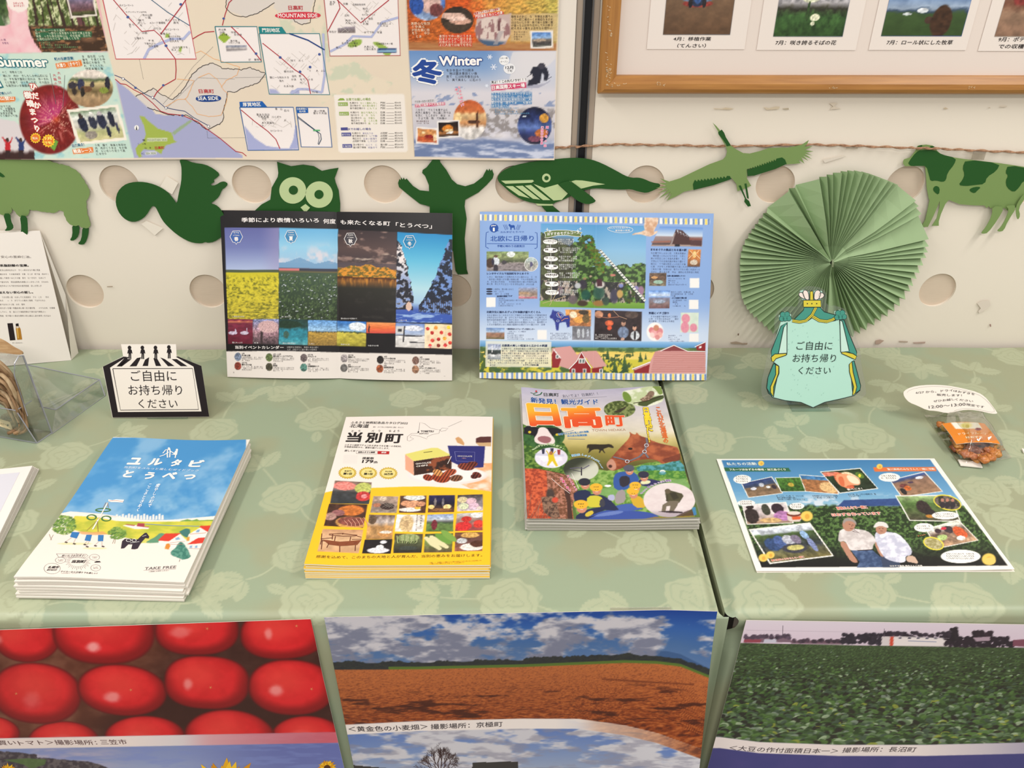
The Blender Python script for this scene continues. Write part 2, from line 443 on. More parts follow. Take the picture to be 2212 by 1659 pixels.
struct(box('trim_4', (.1242, YW-.0022, FLOOR), (.1262, YW-.001, 1.65), mat('dark aluminium', (85, 84, 84))))
struct(box('trim_5', (.1138, YW+.0035, FLOOR), (.1242, YW+.0044, 1.65), mat('black rubber gap', (16, 17, 22), rough=.6)))
# residue of old tape and chipped paint on the boards
wallsheet = Sheet(V3(-1, YW-.0023, 0), V3(1, 0, 0), V3(0, 0, 1), 2, .8)
k4 = crop(1700, 0, 3.457); k5 = crop(1200, 0, 3.456); k6 = crop(1540, 340, 3.19)
flakes = [(k5(1178, 808, 1240, 812, 1270, 803, 1335, 812, 1300, 818, 1190, 815), (206, 188, 160)), (k5(1553, 800, 1600, 808, 1640, 797, 1675, 797, 1665, 815, 1575, 820), (208, 192, 166)),
          (k5(1690, 812, 1740, 806, 1742, 818, 1700, 816), (180, 165, 140)), (k4(315, 770, 380, 770, 350, 795, 405, 812, 320, 818, 345, 795), (214, 200, 180)),
          (k4(1168, 808, 1185, 802, 1205, 812, 1180, 815), (200, 180, 152)), (k4(1500, 805, 1515, 800, 1520, 808), (196, 178, 155)), (k4(1588, 792, 1645, 790, 1640, 800, 1592, 800), (212, 198, 180)),
          (k6(118, 1275, 160, 1268, 205, 1280, 240, 1278, 235, 1290, 130, 1284), (170, 150, 130)), (k6(1120, 1262, 1150, 1255, 1180, 1262, 1150, 1285, 1120, 1288), (175, 150, 135)),
          (k6(1280, 1265, 1345, 1268, 1340, 1275, 1285, 1274), (168, 150, 132)), (k6(1378, 1275, 1465, 1270, 1460, 1282, 1385, 1283), (176, 152, 138)),
          (k6(1820, 1005, 1850, 990, 1905, 985, 1912, 1020, 1880, 1050, 1835, 1075, 1828, 1060, 1845, 1040), (214, 202, 188)), (k6(1905, 1150, 1915, 1148, 1918, 1165, 1910, 1168), (150, 120, 110)),
          (k6(170, 1215, 180, 1212, 178, 1226, 171, 1228), (120, 95, 80)), (crop(0, 330, 4.424)(1022, 1276, 1078, 1273, 1076, 1282, 1024, 1284), (170, 150, 130)),
          (k6(755, 12, 800, 8, 905, -12, 920, -8, 770, 38), (214, 203, 188)), ([(345, 405), (360, 380), (385, 395), (372, 420)], (227, 217, 202)), (crop(0, 330, 4.424)(1350, 680, 1400, 650, 1560, 720, 1480, 790), (227, 217, 202))]
for pts, c in flakes: wallsheet.fill(pts, c, 0, key='tape_residue')
wallsheet.flush(mat('residue', attr=True, rough=.7), None)
for o in C.objects:
    if o.name.startswith('tape_residue'): o.parent = bl; o['kind'] = 'stuff'

# =================================================================== TABLES AND CLOTHS
WOOD = mat('table board', (180, 150, 115), rough=.6)
STEEL = mat('table leg steel', (120, 120, 122), rough=.4, metal=.8)
def table(x0, x1, label):
    t = thing('folding_table', label, 'table', ((x0+x1)/2, .92, FLOOR))
    box('table_top', (x0, .68, -.035), (x1, 1.2, -.004), WOOD, t)
    for x in (x0+.08, x1-.1):
        for y in (.70, 1.12): box('leg', (x, y, FLOOR), (x+.03, y+.03, -.035), STEEL, t)
table(-1.2, .205, 'table hidden under the wider green cloth, left of the cloth joint')
table(.34, 1.2, 'table hidden under the green cloth right of the cloth joint')
BG = V3(150, 153, 124); BG2 = V3(145, 157, 131); ROSE = V3(170, 175, 145)
R0, Y0 = .010, .6435
class Cloth(Sheet):
    def __init__(s, xl, xr, side):
        Sheet.__init__(s, V3(0, 0, 0), V3(1, 0, 0), V3(0, 1, 0), 1, 1)
        s.xl, s.xr, s.side = xl, xr, side
    def P(s, u, v, l=0.):
        xl, xr = s.xl(v), s.xr(v); x = xl+(xr-xl)*u
        q = PI/2*R0; a = np.clip(-v/R0, 0, PI/2); d = np.maximum(-v-q, 0)
        y = np.where(v >= 0, Y0+v, Y0-R0*np.sin(a)); z = np.where(v >= 0, 0, -R0*(1-np.cos(a))-d)
        y = y-.0*d
        # the cloth rolls down along the table joint
        e = (s.xr(np.maximum(v, -.0))-x) if s.side > 0 else (x-s.xl(np.maximum(v, 0)))
        z = z-np.where(v >= -.012, .009*(1-ss(0, .014, e)), 0)*1.0
        z = z+np.where(v > 0, .0006*np.sin(x*23+y*9)*ss(0, .05, v), 0)
        # soft folds in the hanging part
        fold = .0022*np.sin(x*38+1.3*d)+.0015*np.sin(x*91)
        if s.side > 0:
            near = ss(.10, .0, np.abs(s.xr(v)-x)); y = y+near*(.004*np.sin((s.xr(v)-x)*260)*ss(0, .06, d))-near*.002*ss(0, .1, d)
        else:
            near = ss(.045, .0, x-s.xl(v)); y = y+near*(.020*ss(.0, .05, d))+near*.003*np.sin(x*400+d*9)*ss(0, .1, d)
        y = y+np.where(d > 0, (fold+.003)*ss(0, .1, d), 0)
        z = z+np.zeros_like(x)
        return np.stack([x, y, z+l], -1)
def rose(c, x, y, R, ph, a=.8):
    i = (np.abs(c.WX-x) < R*1.4) & (np.abs(c.WY-y) < R*1.4) & (c.top)
    dx = c.WX[i]-x; dy = (c.WY[i]-y)*1.08; r = np.hypot(dx, dy)/R; t = np.arctan2(dy, dx)+ph
    o = .86+.12*np.abs(np.sin(2.5*t))+.035*np.sin(11*t+2*ph)
    m = 1-ss(o-.03, o+.03, r)
    ringv = np.abs(np.sin(PI*(r*2.9+.33*np.sin(3*t+ph+r*3)+.12*np.sin(7*t))))
    m = m*(1-.62*(1-ss(.08, .5, ringv)))*a
    c.img[i] = c.img[i]*(1-m[:, None])+ROSE*m[:, None]
def leaf(c, x, y, L, ang, a=.75, wd=.52):
    i = (np.abs(c.WX-x) < L) & (np.abs(c.WY-y) < L) & (c.top)
    dx = c.WX[i]-x; dy = c.WY[i]-y; p = dx*math.cos(ang)+dy*math.sin(ang); q = -dx*math.sin(ang)+dy*math.cos(ang)
    p = p/L*2; hw = wd*L/2*np.clip(1-p*p, 0, 1)**.8*(1+.12*np.sin(p*22))
    m = (np.abs(p) < 1)*(1-ss(hw-.0008, hw+.0008, np.abs(q)))*(1-.6*(np.abs(q) < .0007))*a
    c.img[i] = c.img[i]*(1-m[:, None])+ROSE*m[:, None]
def stem(c, x, y, x2, y2, bend, a=.6):
    n = 26; mx, my = (x+x2)/2-(y2-y)*bend, (y+y2)/2+(x2-x)*bend
    for j in range(n):
        t = j/n; px = (1-t)**2*x+2*t*(1-t)*mx+t*t*x2; py = (1-t)**2*y+2*t*(1-t)*my+t*t*y2
        i = (np.abs(c.WX-px) < .003) & (np.abs(c.WY-py) < .003) & c.top
        m = (1-ss(.0009, .0019, np.hypot(c.WX[i]-px, c.WY[i]-py)))*a
        c.img[i] = c.img[i]*(1-m[:, None])+ROSE*m[:, None]
def spray(c, px, py, R=.036, ph=0., leaves=True):
    x, y, _ = onZ(px, py); rose(c, x, y, R, ph)
    if not leaves: return
    r = random.Random(int(px*3+py))
    for g in (0, 1):
        b = ph*2+g*PI+r.uniform(-.5, .5)
        ex, ey = x+math.cos(b)*R*2.1, y+math.sin(b)*R*2.1
        stem(c, x+math.cos(b)*R*.9, y+math.sin(b)*R*.9, ex, ey, r.uniform(-.25, .25))
        for k in range(3):
            aa = b+(k-1)*.95+r.uniform(-.15, .15); L = .036+r.uniform(-.004, .008)
            leaf(c, ex+math.cos(aa)*L*.55, ey+math.sin(aa)*L*.55, L, aa)
    b = ph+2.2; leaf(c, x+math.cos(b)*R*1.25, y+math.sin(b)*R*1.25, .028, b)
CLOTH = mat('sage damask satin', attr=True, rough=.42, spec=.4, bump=(900, .06))
def cloth(name, xl, xr, side, nx, roses, label):
    c = Cloth(xl, xr, side)
    vs = np.r_[-.62, np.linspace(-.34, -.03, 42), np.linspace(-.027, 0, 12), np.linspace(.0016, 1.213-Y0, 340)]
    us = np.r_[0, np.linspace(.265, 1, nx)] if side > 0 else np.r_[np.linspace(0, .75, nx), 1]
    c.GU, c.GV = np.meshgrid(us, vs); P = c.P(c.GU, c.GV); c.WX, c.WY = P[..., 0], np.where(c.GV > 0, P[..., 1], Y0+c.GV)
    c.top = c.GV > -.33
    n = fbm(c.WX*9, c.WY*9, 4); c.img = mix(BG, BG2, ss(.35, .65, n))
    for q in roses: spray(c, *q)
    v = c.GV.shape; i = np.arange(v[0]*v[1]).reshape(v); f = np.stack([i[:-1, :-1], i[:-1, 1:], i[1:, 1:], i[1:, :-1]], -1).reshape(-1, 4)
    o = mesh_obj(name, P.reshape(-1, 3), f, CLOTH, None, cols=c.img.reshape(-1, 3), smooth=True)
    tag(o, label, 'tablecloth', 'sage rose damask tablecloths')
    # skirt hanging in the joint
    ys = np.linspace(Y0, 1.21, 12); e = [(xr if side > 0 else xl)(np.array(y-Y0)) for y in ys]
    vv = [(float(a), y, z) for a, y in zip(e, ys) for z in (-.009, -.5)]
    mesh_obj('side_skirt', vv, [(2*j, 2*j+1, 2*j+3, 2*j+2) for j in range(11)], mat('sage cloth plain', (150, 156, 126), rough=.6), o)
    return o
sx = lambda v: SEAM[1]+(SEAM[0]-SEAM[1])*np.clip(v/.48, 0, 1)
L_ROSES = [(140, 985, .036, .4), (441, 762, .035, 1.2), (463, 930, .036, 2.2), (255, 1305, .037, .2), (690, 905, .036, 2.6), (600, 790, .03, .6), (1000, 885, .036, .9),
           (620, 1075, .036, 4.4), (350, 1310, .02, 1.8), (670, 1300, .036, .5), (1100, 1296, .037, 2.9), (1500, 1290, .036, 1.9), (30, 1290, .034, 2.0), (60, 880, .03, 5.2), (940, 760, .03, 2),
           (1110, 1200, .03, 3.4), (250, 800, .03, 1.0), (1130, 1065, .034, 2.4), (880, 860, .03, 4.1), (1390, 1180, .034, 1.2), (340, 1060, .03, 2.5), (640, 1200, .03, 3.3), (1240, 830, .03, .3), (30, 1130, .03, 1)]
R_ROSES = [(1485, 850, .034, .3), (1530, 950, .040, 1.7), (1575, 1140, .036, 2.7), (1655, 1300, .040, .8), (1869, 945, .042, 2.1), (1900, 757, .034, 1.1), (1955, 785, .034, 3.7), (2095, 850, .036, 5.0),
           (2195, 960, .040, .6), (2090, 1305, .040, 2.2), (1880, 1275, .03, 4.6), (2130, 1060, .034, 1.6), (2190, 770, .034, 3), (1700, 830, .03, 2.0), (2190, 1130, .036, .3), (1640, 780, .03, 1.4), (1760, 960, .022, 3.9)]
XL = lambda v: np.full(np.shape(v), -1.25)
XR = lambda v: np.full(np.shape(v), 1.25)
cloth('tablecloth', XL, lambda v: sx(v)+.0*v-.002+.009*ss(0, -.012, v), 1, 690, L_ROSES, 'sage green rose damask cloth left of the joint, carrying the brochure stacks')
cloth('tablecloth', lambda v: sx(v)+.005+.014*ss(0, -.02, v)-.024*ss(-.035, -.09, v), XR, -1, 460, R_ROSES, 'sage green rose damask cloth right of the joint, carrying the crowned sign and dried fruit')

# =================================================================== PAPER CUT-OUTS ON THE WALL
DKG, LTG, PALE = (27, 76, 24), (115, 139, 80), (184, 200, 148)
M_DK = mat('dark green card', DKG, rough=.6, spec=.3, noise=((4, 4, 4), .3, (31, 80, 28)))
M_LT = mat('light green card', LTG, rough=.6, spec=.3, noise=((4, 4, 4), .3, (121, 145, 86)))
M_PA = mat('pale green card', PALE, rough=.6, spec=.3)
class Wallish(Sheet):
    """plane a little in front of the wall"""
    def __init__(s, off, hf=None): Sheet.__init__(s, V3(-1.5, YW-off, -.1), V3(1, 0, 0), V3(0, 0, 1), 3, .8, hf)
def cut(parent, name, px, m, S, l0=0., l1=.0007, sm=0):
    pts = smooth_poly(px, sm) if sm else px
    return prism(name, S.uvp(pts), m, parent, S.P, l0, l1)
def cutout(name, label, cat, cx, cy):
    p = onY(cx, cy, YW-.003); return thing(name, label, cat, tuple(p), 'green card animals strung along the wall')
k1 = crop(0, 330, 4.424); k2 = crop(600, 0, 3.456); k3 = crop(1200, 0, 3.456); kk4 = crop(1700, 0, 3.457); kk6 = crop(1540, 340, 3.19)

S = Wallish(.0035); t = cutout('sheep_cutout', 'light green card sheep with dark legs, left of the squirrel', 'paper cutout', 60, 430)
SL = Wallish(.010)
for q in (k1(30, 580, 100, 580, 105, 650, 135, 710, 110, 740, 40, 747, 70, 715, 60, 680), k1(190, 595, 258, 605, 268, 700, 265, 790, 225, 835, 155, 825, 195, 780, 207, 720),
          k1(690, 680, 762, 690, 755, 790, 715, 838, 665, 838, 695, 790), k1(790, 700, 852, 700, 845, 790, 815, 870, 780, 878, 742, 868, 780, 830)):
    cut(t, 'leg', q, M_DK, S if q[0][0] > 100 else SL, sm=1)
woolly = k1(-420, 90, -250, 60, 0, 53, 180, 52, 350, 62, 460, 70, 510, 90, 570, 108, 640, 120, 700, 150, 750, 185, 790, 240, 820, 290, 845, 330, 860, 375, 850, 420, 825, 460, 828, 520, 838, 590, 855, 640, 868, 690, 850, 714,
            780, 712, 755, 690, 700, 695, 650, 660, 630, 620, 610, 560, 570, 545, 520, 572, 430, 560, 350, 548, 285, 540, 270, 590, 220, 620, 180, 600, 150, 560, 110, 515, 118, 560, 95, 590, 30, 592, -30, 560, -250, 545, -420, 420, -470, 260)
wv = []
for i, p in enumerate(woolly):
    q = woolly[(i+1) % len(woolly)]; L = math.dist(p, q); n = max(1, int(L/5))
    for j in range(n):
        a = j/n; b = (1.1 if j % 2 else 0)+RND.uniform(-.4, .4); dx, dy = (q[0]-p[0])/L, (q[1]-p[1])/L
        wv.append((p[0]+(q[0]-p[0])*a+dy*b, p[1]+(q[1]-p[1])*a-dx*b))
cut(t, 'body', wv, M_LT, S, .0007, .0014)
cut(t, 'ear', k1(-60, 150, 0, 180, 35, 205, 52, 224, 30, 230, 0, 218, -70, 200), M_DK, S, .0014, .0020)

S = Wallish(.004); t = cutout('squirrel_cutout', 'dark green card squirrel with a curled tail, between the sheep and the owl', 'paper cutout', 390, 440)
cut(t, 'body', k1(1715, 68, 1740, 63, 1790, 72, 1850, 96, 1960, 110, 2040, 150, 2105, 205, 2075, 238, 2040, 258, 2053, 278, 2030, 290, 2008, 304, 2040, 314, 2075, 300, 2110, 277, 2150, 273, 2182, 298, 2150, 338, 2125, 347, 2095, 420, 2050, 460, 2010, 482,
                 2060, 495, 2105, 530, 2145, 600, 2160, 700, 2140, 790, 2050, 850, 1985, 860, 1965, 850, 1930, 865, 1850, 860, 1780, 835, 1690, 780, 1600, 700, 1550, 640, 1510, 560, 1490, 520, 1468, 505, 1445, 520, 1400, 600, 1340, 645, 1280, 662, 1210, 645, 1150, 590,
                 1115, 520, 1105, 450, 1125, 370, 1180, 310, 1250, 282, 1340, 275, 1430, 288, 1520, 320, 1600, 370, 1660, 440, 1690, 492, 1710, 380, 1733, 280, 1737, 180, 1733, 120), M_DK, S, sm=1)

S = Wallish(.004); t = cutout('owl_cutout', 'dark green card owl with big pale eyes, above the four-seasons booklet', 'paper cutout', 665, 430)
cut(t, 'body', k2(-5, 1207, 40, 1222, 100, 1240, 190, 1228, 270, 1240, 330, 1275, 390, 1262, 455, 1252, 425, 1330, 432, 1360, 455, 1420, 467, 1520, 465, 1600, 440, 1700, 300, 1760, 0, 1760, -130, 1700, -180, 1580, -120, 1525, -55, 1490, -45, 1400, 0, 1320, 5, 1290), M_DK, S, sm=0)
def discpx(cx, cy, rx, ry, n=40, a0=0, a1=2*PI): return [(cx+rx*math.cos(a0+(a1-a0)*i/n), cy+ry*math.sin(a0+(a1-a0)*i/n)) for i in range(n)]
e1 = k2(113, 1420)[0]; e2 = k2(310, 1451)[0]
eye = [p for p in discpx(*e1, 29, 28.5) if math.dist(p, e2) > 28.8]
cut(t, 'eye_ring', discpx(*e1, 29, 28.5), M_PA, S, .0007, .0012); cut(t, 'eye_ring', discpx(*e2, 29.5, 28.5), M_PA, S, .0007, .0012)
cut(t, 'beak_gap', k2(205, 1495, 225, 1510, 250, 1545, 180, 1545, 190, 1510), M_DK, S, .0012, .0014)
cut(t, 'pupil', discpx(*k2(118, 1417)[0], 9.8, 9.6), M_DK, S, .0012, .0017); cut(t, 'pupil', discpx(*k2(309, 1449)[0], 9.8, 9.6), M_DK, S, .0012, .0017)
cut(t, 'beak', k2(172, 1545, 209, 1520, 242, 1548, 208, 1586), M_PA, S, .0014, .0019)

S = Wallish(.004); t = cutout('bear_cutout', 'dark green card bear with both arms raised, behind the four-seasons booklet', 'paper cutout', 960, 450)
kb = crop(460, 440, 3.95)
cut(t, 'body', k2(1185, 1165, 1205, 1172, 1213, 1210, 1260, 1270, 1300, 1340, 1340, 1375, 1400, 1390, 1465, 1370, 1530, 1320, 1545, 1290, 1560, 1262, 1572, 1275, 1580, 1258, 1590, 1275, 1600, 1262, 1606, 1282, 1613, 1300, 1605, 1330, 1560, 1380, 1500, 1435, 1400, 1490, 1395, 1540, 1405, 1600)
    + kb(2155, 60, 2165, 130, 2148, 300, 2160, 480, 2165, 560, 2178, 598, 2090, 602, 2070, 570, 2050, 400, 1980, 420, 1900, 600, 1760, 610, 1780, 300) + k2(1133, 1659, 1135, 1540, 1060, 1520, 985, 1462, 940, 1425, 905, 1395, 898, 1365, 908, 1335, 918, 1345, 920, 1322, 932, 1340, 940, 1324, 950, 1342, 962, 1332,
    985, 1360, 1010, 1388, 1060, 1420, 1130, 1428, 1128, 1380, 1100, 1312, 1078, 1290, 1082, 1268, 1110, 1250, 1142, 1210, 1172, 1170), M_DK, S)

S = Wallish(.006); t = cutout('whale_cutout', 'dark green card whale with a pale grooved throat, between the bear and the crane', 'paper cutout', 1240, 400)
kw = crop(1010, 440, 3.95)
cut(t, 'fin', kw(595, -14, 700, -8, 745, 35, 805, 85, 780, 97, 730, 92, 680, 78, 630, 20), M_DK, S, -.0012, -.0005)
cut(t, 'fin_root', k2(1925, 1518, 2050, 1518, 2056, 1535, 1940, 1535), M_PA, S, -.0005, .0001)
cut(t, 'body', k2(1638, 1325, 1660, 1290, 1700, 1262, 1780, 1230, 1900, 1205, 2050, 1190)+k3(0, 1188, 80, 1179, 180, 1177, 270, 1190, 350, 1220, 450, 1272, 520, 1312, 570, 1327, 620, 1325, 660, 1335, 720, 1362, 785, 1372, 775, 1400, 735, 1418, 680, 1441, 620, 1430, 560, 1410, 500, 1416, 400, 1412,
    320, 1405, 260, 1408, 190, 1425, 120, 1460, 50, 1495, 0, 1510)+k2(2060, 1522, 1970, 1520, 1900, 1515, 1820, 1490, 1740, 1440, 1680, 1385, 1648, 1355), M_DK, S, sm=1)
for q in (k2(1668, 1348, 1905, 1342, 1912, 1352, 1895, 1362, 1700, 1370), k2(1702, 1388, 1755, 1388, 1880, 1478, 1800, 1458), k2(1775, 1388, 1828, 1385, 1958, 1488, 1905, 1482), k2(1845, 1385, 1890, 1380, 2035, 1492, 1980, 1492),
          k2(1910, 1372, 1990, 1402, 2090, 1374, 2165, 1443, 2120, 1490, 2058, 1495), k2(2178, 1350, 2212, 1368, 2212, 1385)):
    cut(t, 'throat_groove', q, M_PA, S, .0007, .0012)
cut(t, 'belly_patch', k3(118, 1352, 150, 1344, 200, 1346, 290, 1360, 368, 1374, 280, 1384, 185, 1408), M_PA, S, .0007, .0012)
cut(t, 'eye_ring', discpx(*k2(2005, 1327)[0], 9.2, 9.4), M_PA, S, .0007, .0012); cut(t, 'pupil', discpx(*k2(2006, 1327)[0], 4.6, 4.6), M_DK, S, .0012, .0016)
cut(t, 'flipper', k3(20, 1374, 70, 1355, 112, 1350, 200, 1415, 303, 1492, 290, 1512, 240, 1526, 180, 1508, 120, 1465, 60, 1410), M_DK, Wallish(.0085), 0, .0007, sm=1)

S = Wallish(.0075); t = cutout('crane_cutout', 'light green card crane flying with spread wings, above the fan', 'paper cutout', 1600, 350)
cut(t, 'body', k3(1172, 915, 1200, 940, 1226, 970, 1245, 1030, 1275, 1090, 1312, 1087, 1340, 1110, 1400, 1142, 1450, 1146, 1530, 1126, 1590, 1105, 1700, 1100)+kk4(0, 1102, 60, 1092, 110, 1080, 162, 1046, 148, 1078, 128, 1095, 190, 1092, 150, 1110, 130, 1118, 196, 1130, 140, 1138, 188, 1160, 130, 1148, 188, 1188, 120, 1162, 160, 1202, 105, 1172, 130, 1222, 85, 1190, 100, 1218, 60, 1222, 0, 1226)
    + k3(1720, 1228, 1690, 1190, 1560, 1235, 1428, 1262, 1428, 1330, 1460, 1386, 1410, 1408, 1358, 1427, 1350, 1372, 1308, 1322, 1180, 1350, 1030, 1414, 960, 1430, 905, 1462, 830, 1497, 870, 1440, 812, 1488, 860, 1430, 775, 1478, 845, 1415, 765, 1442, 835, 1402, 750, 1402, 830, 1386, 770, 1366, 828, 1366, 780, 1331, 850, 1355, 930, 1330, 1030, 1282, 1150, 1225, 1250, 1190, 1272, 1165, 1280, 1130, 1270, 1092, 1240, 1040, 1215, 1000, 1213, 980), M_LT, S)
cut(t, 'head', k3(1214, 985, 1240, 966, 1258, 990, 1270, 1022, 1308, 1084, 1278, 1090, 1252, 1045, 1218, 1002), M_DK, S, .0007, .0012)
def saw(a, b, n, h):
    o = []
    for i in range(n):
        u = i/n; o += [(a[0]+(b[0]-a[0])*u, a[1]+(b[1]-a[1])*u), (a[0]+(b[0]-a[0])*(u+.35/n), a[1]+(b[1]-a[1])*(u+.35/n)-h)]
    return o
cut(t, 'wing_band', [*k3(1025, 1375)]+saw(k3(1032, 1358)[0], k3(1295, 1326)[0], 11, 4.6)+k3(1300, 1313, 1312, 1335, 1180, 1380, 1030, 1417), M_DK, S, .0007, .0012)
cut(t, 'wing_band', k3(1428, 1262)+saw(k3(1430, 1275)[0], k3(1660, 1195)[0], 13, 4.6)+k3(1690, 1174, 1712, 1190, 1724, 1222, 1640, 1260, 1480, 1310, 1432, 1313), M_DK, S, .0007, .0012)
cut(t, 'leg', k3(1366, 1385, 1382, 1382, 1422, 1480, 1445, 1500, 1458, 1536, 1435, 1541, 1408, 1505, 1412, 1480), M_DK, S, .0007, .0012); cut(t, 'leg', k3(1410, 1370, 1424, 1368, 1438, 1450, 1442, 1482, 1428, 1478), M_DK, S, .0007, .0012)

S = Wallish(.0065); t = cutout('cow_cutout', 'light green card cow with dark patches, right of the folded paper fan', 'paper cutout', 2090, 410)
for q in (kk6(1925, 335, 1922, 400, 1880, 480, 1845, 520, 1860, 526, 1893, 520, 1960, 430, 2010, 340), kk6(2015, 330, 2040, 360, 2012, 430, 1982, 480, 1955, 505, 1975, 512, 2003, 503, 2030, 440, 2100, 330), kk6(2150, 240, 2112, 288, 2085, 340, 2088, 400, 2100, 432, 2117, 400, 2104, 350, 2150, 280)):
    cut(t, 'tail' if q[0][0] > 2200 else 'leg', q, M_LT, Wallish(.011), sm=1)
cut(t, 'body', kk4(868, 1200, 876, 1188, 920, 1176, 962, 1120, 975, 1088, 1005, 1082, 1040, 1079, 1085, 1086, 1106, 1098, 1120, 1125, 1150, 1150, 1200, 1168, 1330, 1188, 1450, 1202, 1580, 1217, 1770, 1245, 1850, 1262, 1870, 1330, 1840, 1420)
    + kk6(2080, 350, 2040, 375, 2005, 345, 1985, 365, 1925, 345, 1912, 352, 1900, 335, 1885, 348, 1870, 330, 1800, 330, 1700, 322, 1625, 292, 1600, 320, 1570, 390, 1555, 440, 1555, 470, 1508, 470, 1540, 420, 1560, 340, 1562, 300, 1520, 400, 1480, 478, 1432, 480, 1462, 430, 1480, 350, 1492, 288)
    + kk4(1058, 1485, 1042, 1400, 1036, 1300, 1030, 1240, 985, 1238, 905, 1240, 880, 1240, 867, 1222), M_LT, S)
for q in (kk4(905, 1210, 962, 1135, 1000, 1118, 1106, 1120, 1150, 1152, 1262, 1178, 1248, 1225, 1195, 1290, 1185, 1345, 1160, 1358, 1110, 1345, 1070, 1352, 1060, 1310, 1040, 1238, 990, 1236, 930, 1240, 908, 1226), kk4(1335, 1190, 1590, 1218, 1562, 1275, 1490, 1320, 1475, 1372, 1400, 1380, 1330, 1388, 1278, 1380, 1310, 1342, 1325, 1300, 1308, 1250),
          kk4(1650, 1230, 1845, 1265, 1830, 1330, 1760, 1350, 1730, 1400, 1690, 1436, 1640, 1400, 1630, 1350, 1650, 1310, 1628, 1288), kk4(1088, 1405, 1110, 1384, 1140, 1400, 1132, 1456, 1095, 1430), kk4(1358, 1412, 1400, 1394, 1448, 1395, 1420, 1420, 1400, 1442, 1370, 1432), kk4(970, 1096, 990, 1083, 1012, 1083, 1000, 1102), kk4(1062, 1092, 1090, 1088, 1107, 1103, 1080, 1104)):
    cut(t, 'patch', q, M_DK, S, .0007, .0011, sm=1)

# twine
path = [onY(x, y, YW-.0035 if x < 1960 or x > 2030 else YW-.009) for x, y in [(1130, 321), (1200, 319), (1255, 316), (1330, 311.5), (1420, 313), (1520, 315), (1600, 315.5), (1750, 312), (1850, 315), (1960, 319), (2020, 320.5), (2110, 325), (2212, 329), (2330, 333)]]
fine = []
for i in range(len(path)-1):
    for j in range(14): fine.append(path[i]*(1-j/14)+path[i+1]*(j/14)+V3(0, 0, .0006*math.sin((i*14+j)*.9)))
strands = []
for ph in (0, PI):
    strands.append(tube([p+V3(0, -.0009*math.cos(i*.8+ph)-.0008, .0009*math.sin(i*.8+ph)) for i, p in enumerate(fine)], .0011, 5))
o = mesh_obj('twine', *join(strands), mat('brown jute twine', (176, 138, 108), rough=.85, noise=((300, 300, 300), .2, (138, 98, 74))), None, smooth=True)
tag(o, 'brown jute twine strung across the wall above the crane and cow', 'twine')
TAPE = clear_mat('frosted tape', (236, 232, 224), .12, .3, .3)
for i, (q, lb) in enumerate((([(1232, 316), (1243, 316), (1243, 352), (1232, 352)], 'piece of clear tape over the twine end by the wall joint'), (kk4(440, 1095, 530, 1098, 528, 1112, 442, 1110), 'short piece of clear tape holding the twine between crane and cow'), (kk4(1392, 1125, 1488, 1135, 1470, 1195, 1375, 1188), 'piece of clear tape on the twine above the cow back'))):
    S = Wallish(.0062 if i != 2 else .0085); o = prism('clear_tape', S.uvp(q), TAPE, None, S.P, 0, .0002); tag(o, lb, 'tape')

# =================================================================== PLEATED PAPER FAN
FC = onY(1789, 557); FR = .1452
t = thing('paper_fan_rosette', 'round pleated sage green paper fan on the wall behind the crowned sign', 'paper fan', (FC[0], YW-.02, FC[2]))
FM = mat('sage folding paper', (156, 176, 136), rough=.65, spec=.25, noise=((6, 6, 6), .3, (148, 174, 127)))
def fan_half(a0, a1, n, flats):
    """angles a0..a1 (deg), n pleats; two fold lines per pleat, one proud one deep"""
    r = random.Random(int(a0)); V = []; Fc = []
    wts = [r.uniform(.75, 1.25)*(3.2 if k in flats else 1) for k in range(n)]; tot = sum(wts); a = a0; angs = []
    for k in range(n):
        d = (a1-a0)*wts[k]/tot; sk = r.uniform(.58, .70); angs += [(a, 1), (a+d*sk if k not in flats else a+d*.88, 0)]; a += d
    angs.append((a1, 1))
    RN = 6
    for (an, up) in angs:
        an = math.radians(an)
        for j in range(RN+1):
            u = j/RN; rr = (.003+(FR*(1.0 if up else .985)-.003)*u)*(1+(.012*math.sin(an*9))*u)
            y = YW-.004-(.0165 if up else .0035)*(.35+.65*min(1, u*2.2)) if u > .04 else YW-.018
            V.append((FC[0]+rr*math.cos(an), y-.001*math.sin(an*5+u*6), FC[2]+rr*math.sin(an)))
    for i in range(len(angs)-1):
        for j in range(RN):
            b = i*(RN+1)+j; Fc.append((b, b+1, b+RN+2, b+RN+1))
    return V, Fc
for a0, a1, n, fl in ((-65, 40, 19, (17,)), (40, 128, 16, (1, 14)), (128, 232, 22, (0,)), (232, 295, 12, (10,))):
    mesh_obj('pleats', *fan_half(a0, a1, n, fl), FM, t)
v, f = tube([(FC[0]-.001, YW-.0205, FC[2]+.006), (FC[0], YW-.0215, FC[2]), (FC[0]+.001, YW-.0205, FC[2]-.006)], .0016, 6)
mesh_obj('centre_pinch', v, f, mat('grey green pinch', (140, 150, 118), rough=.6), t)

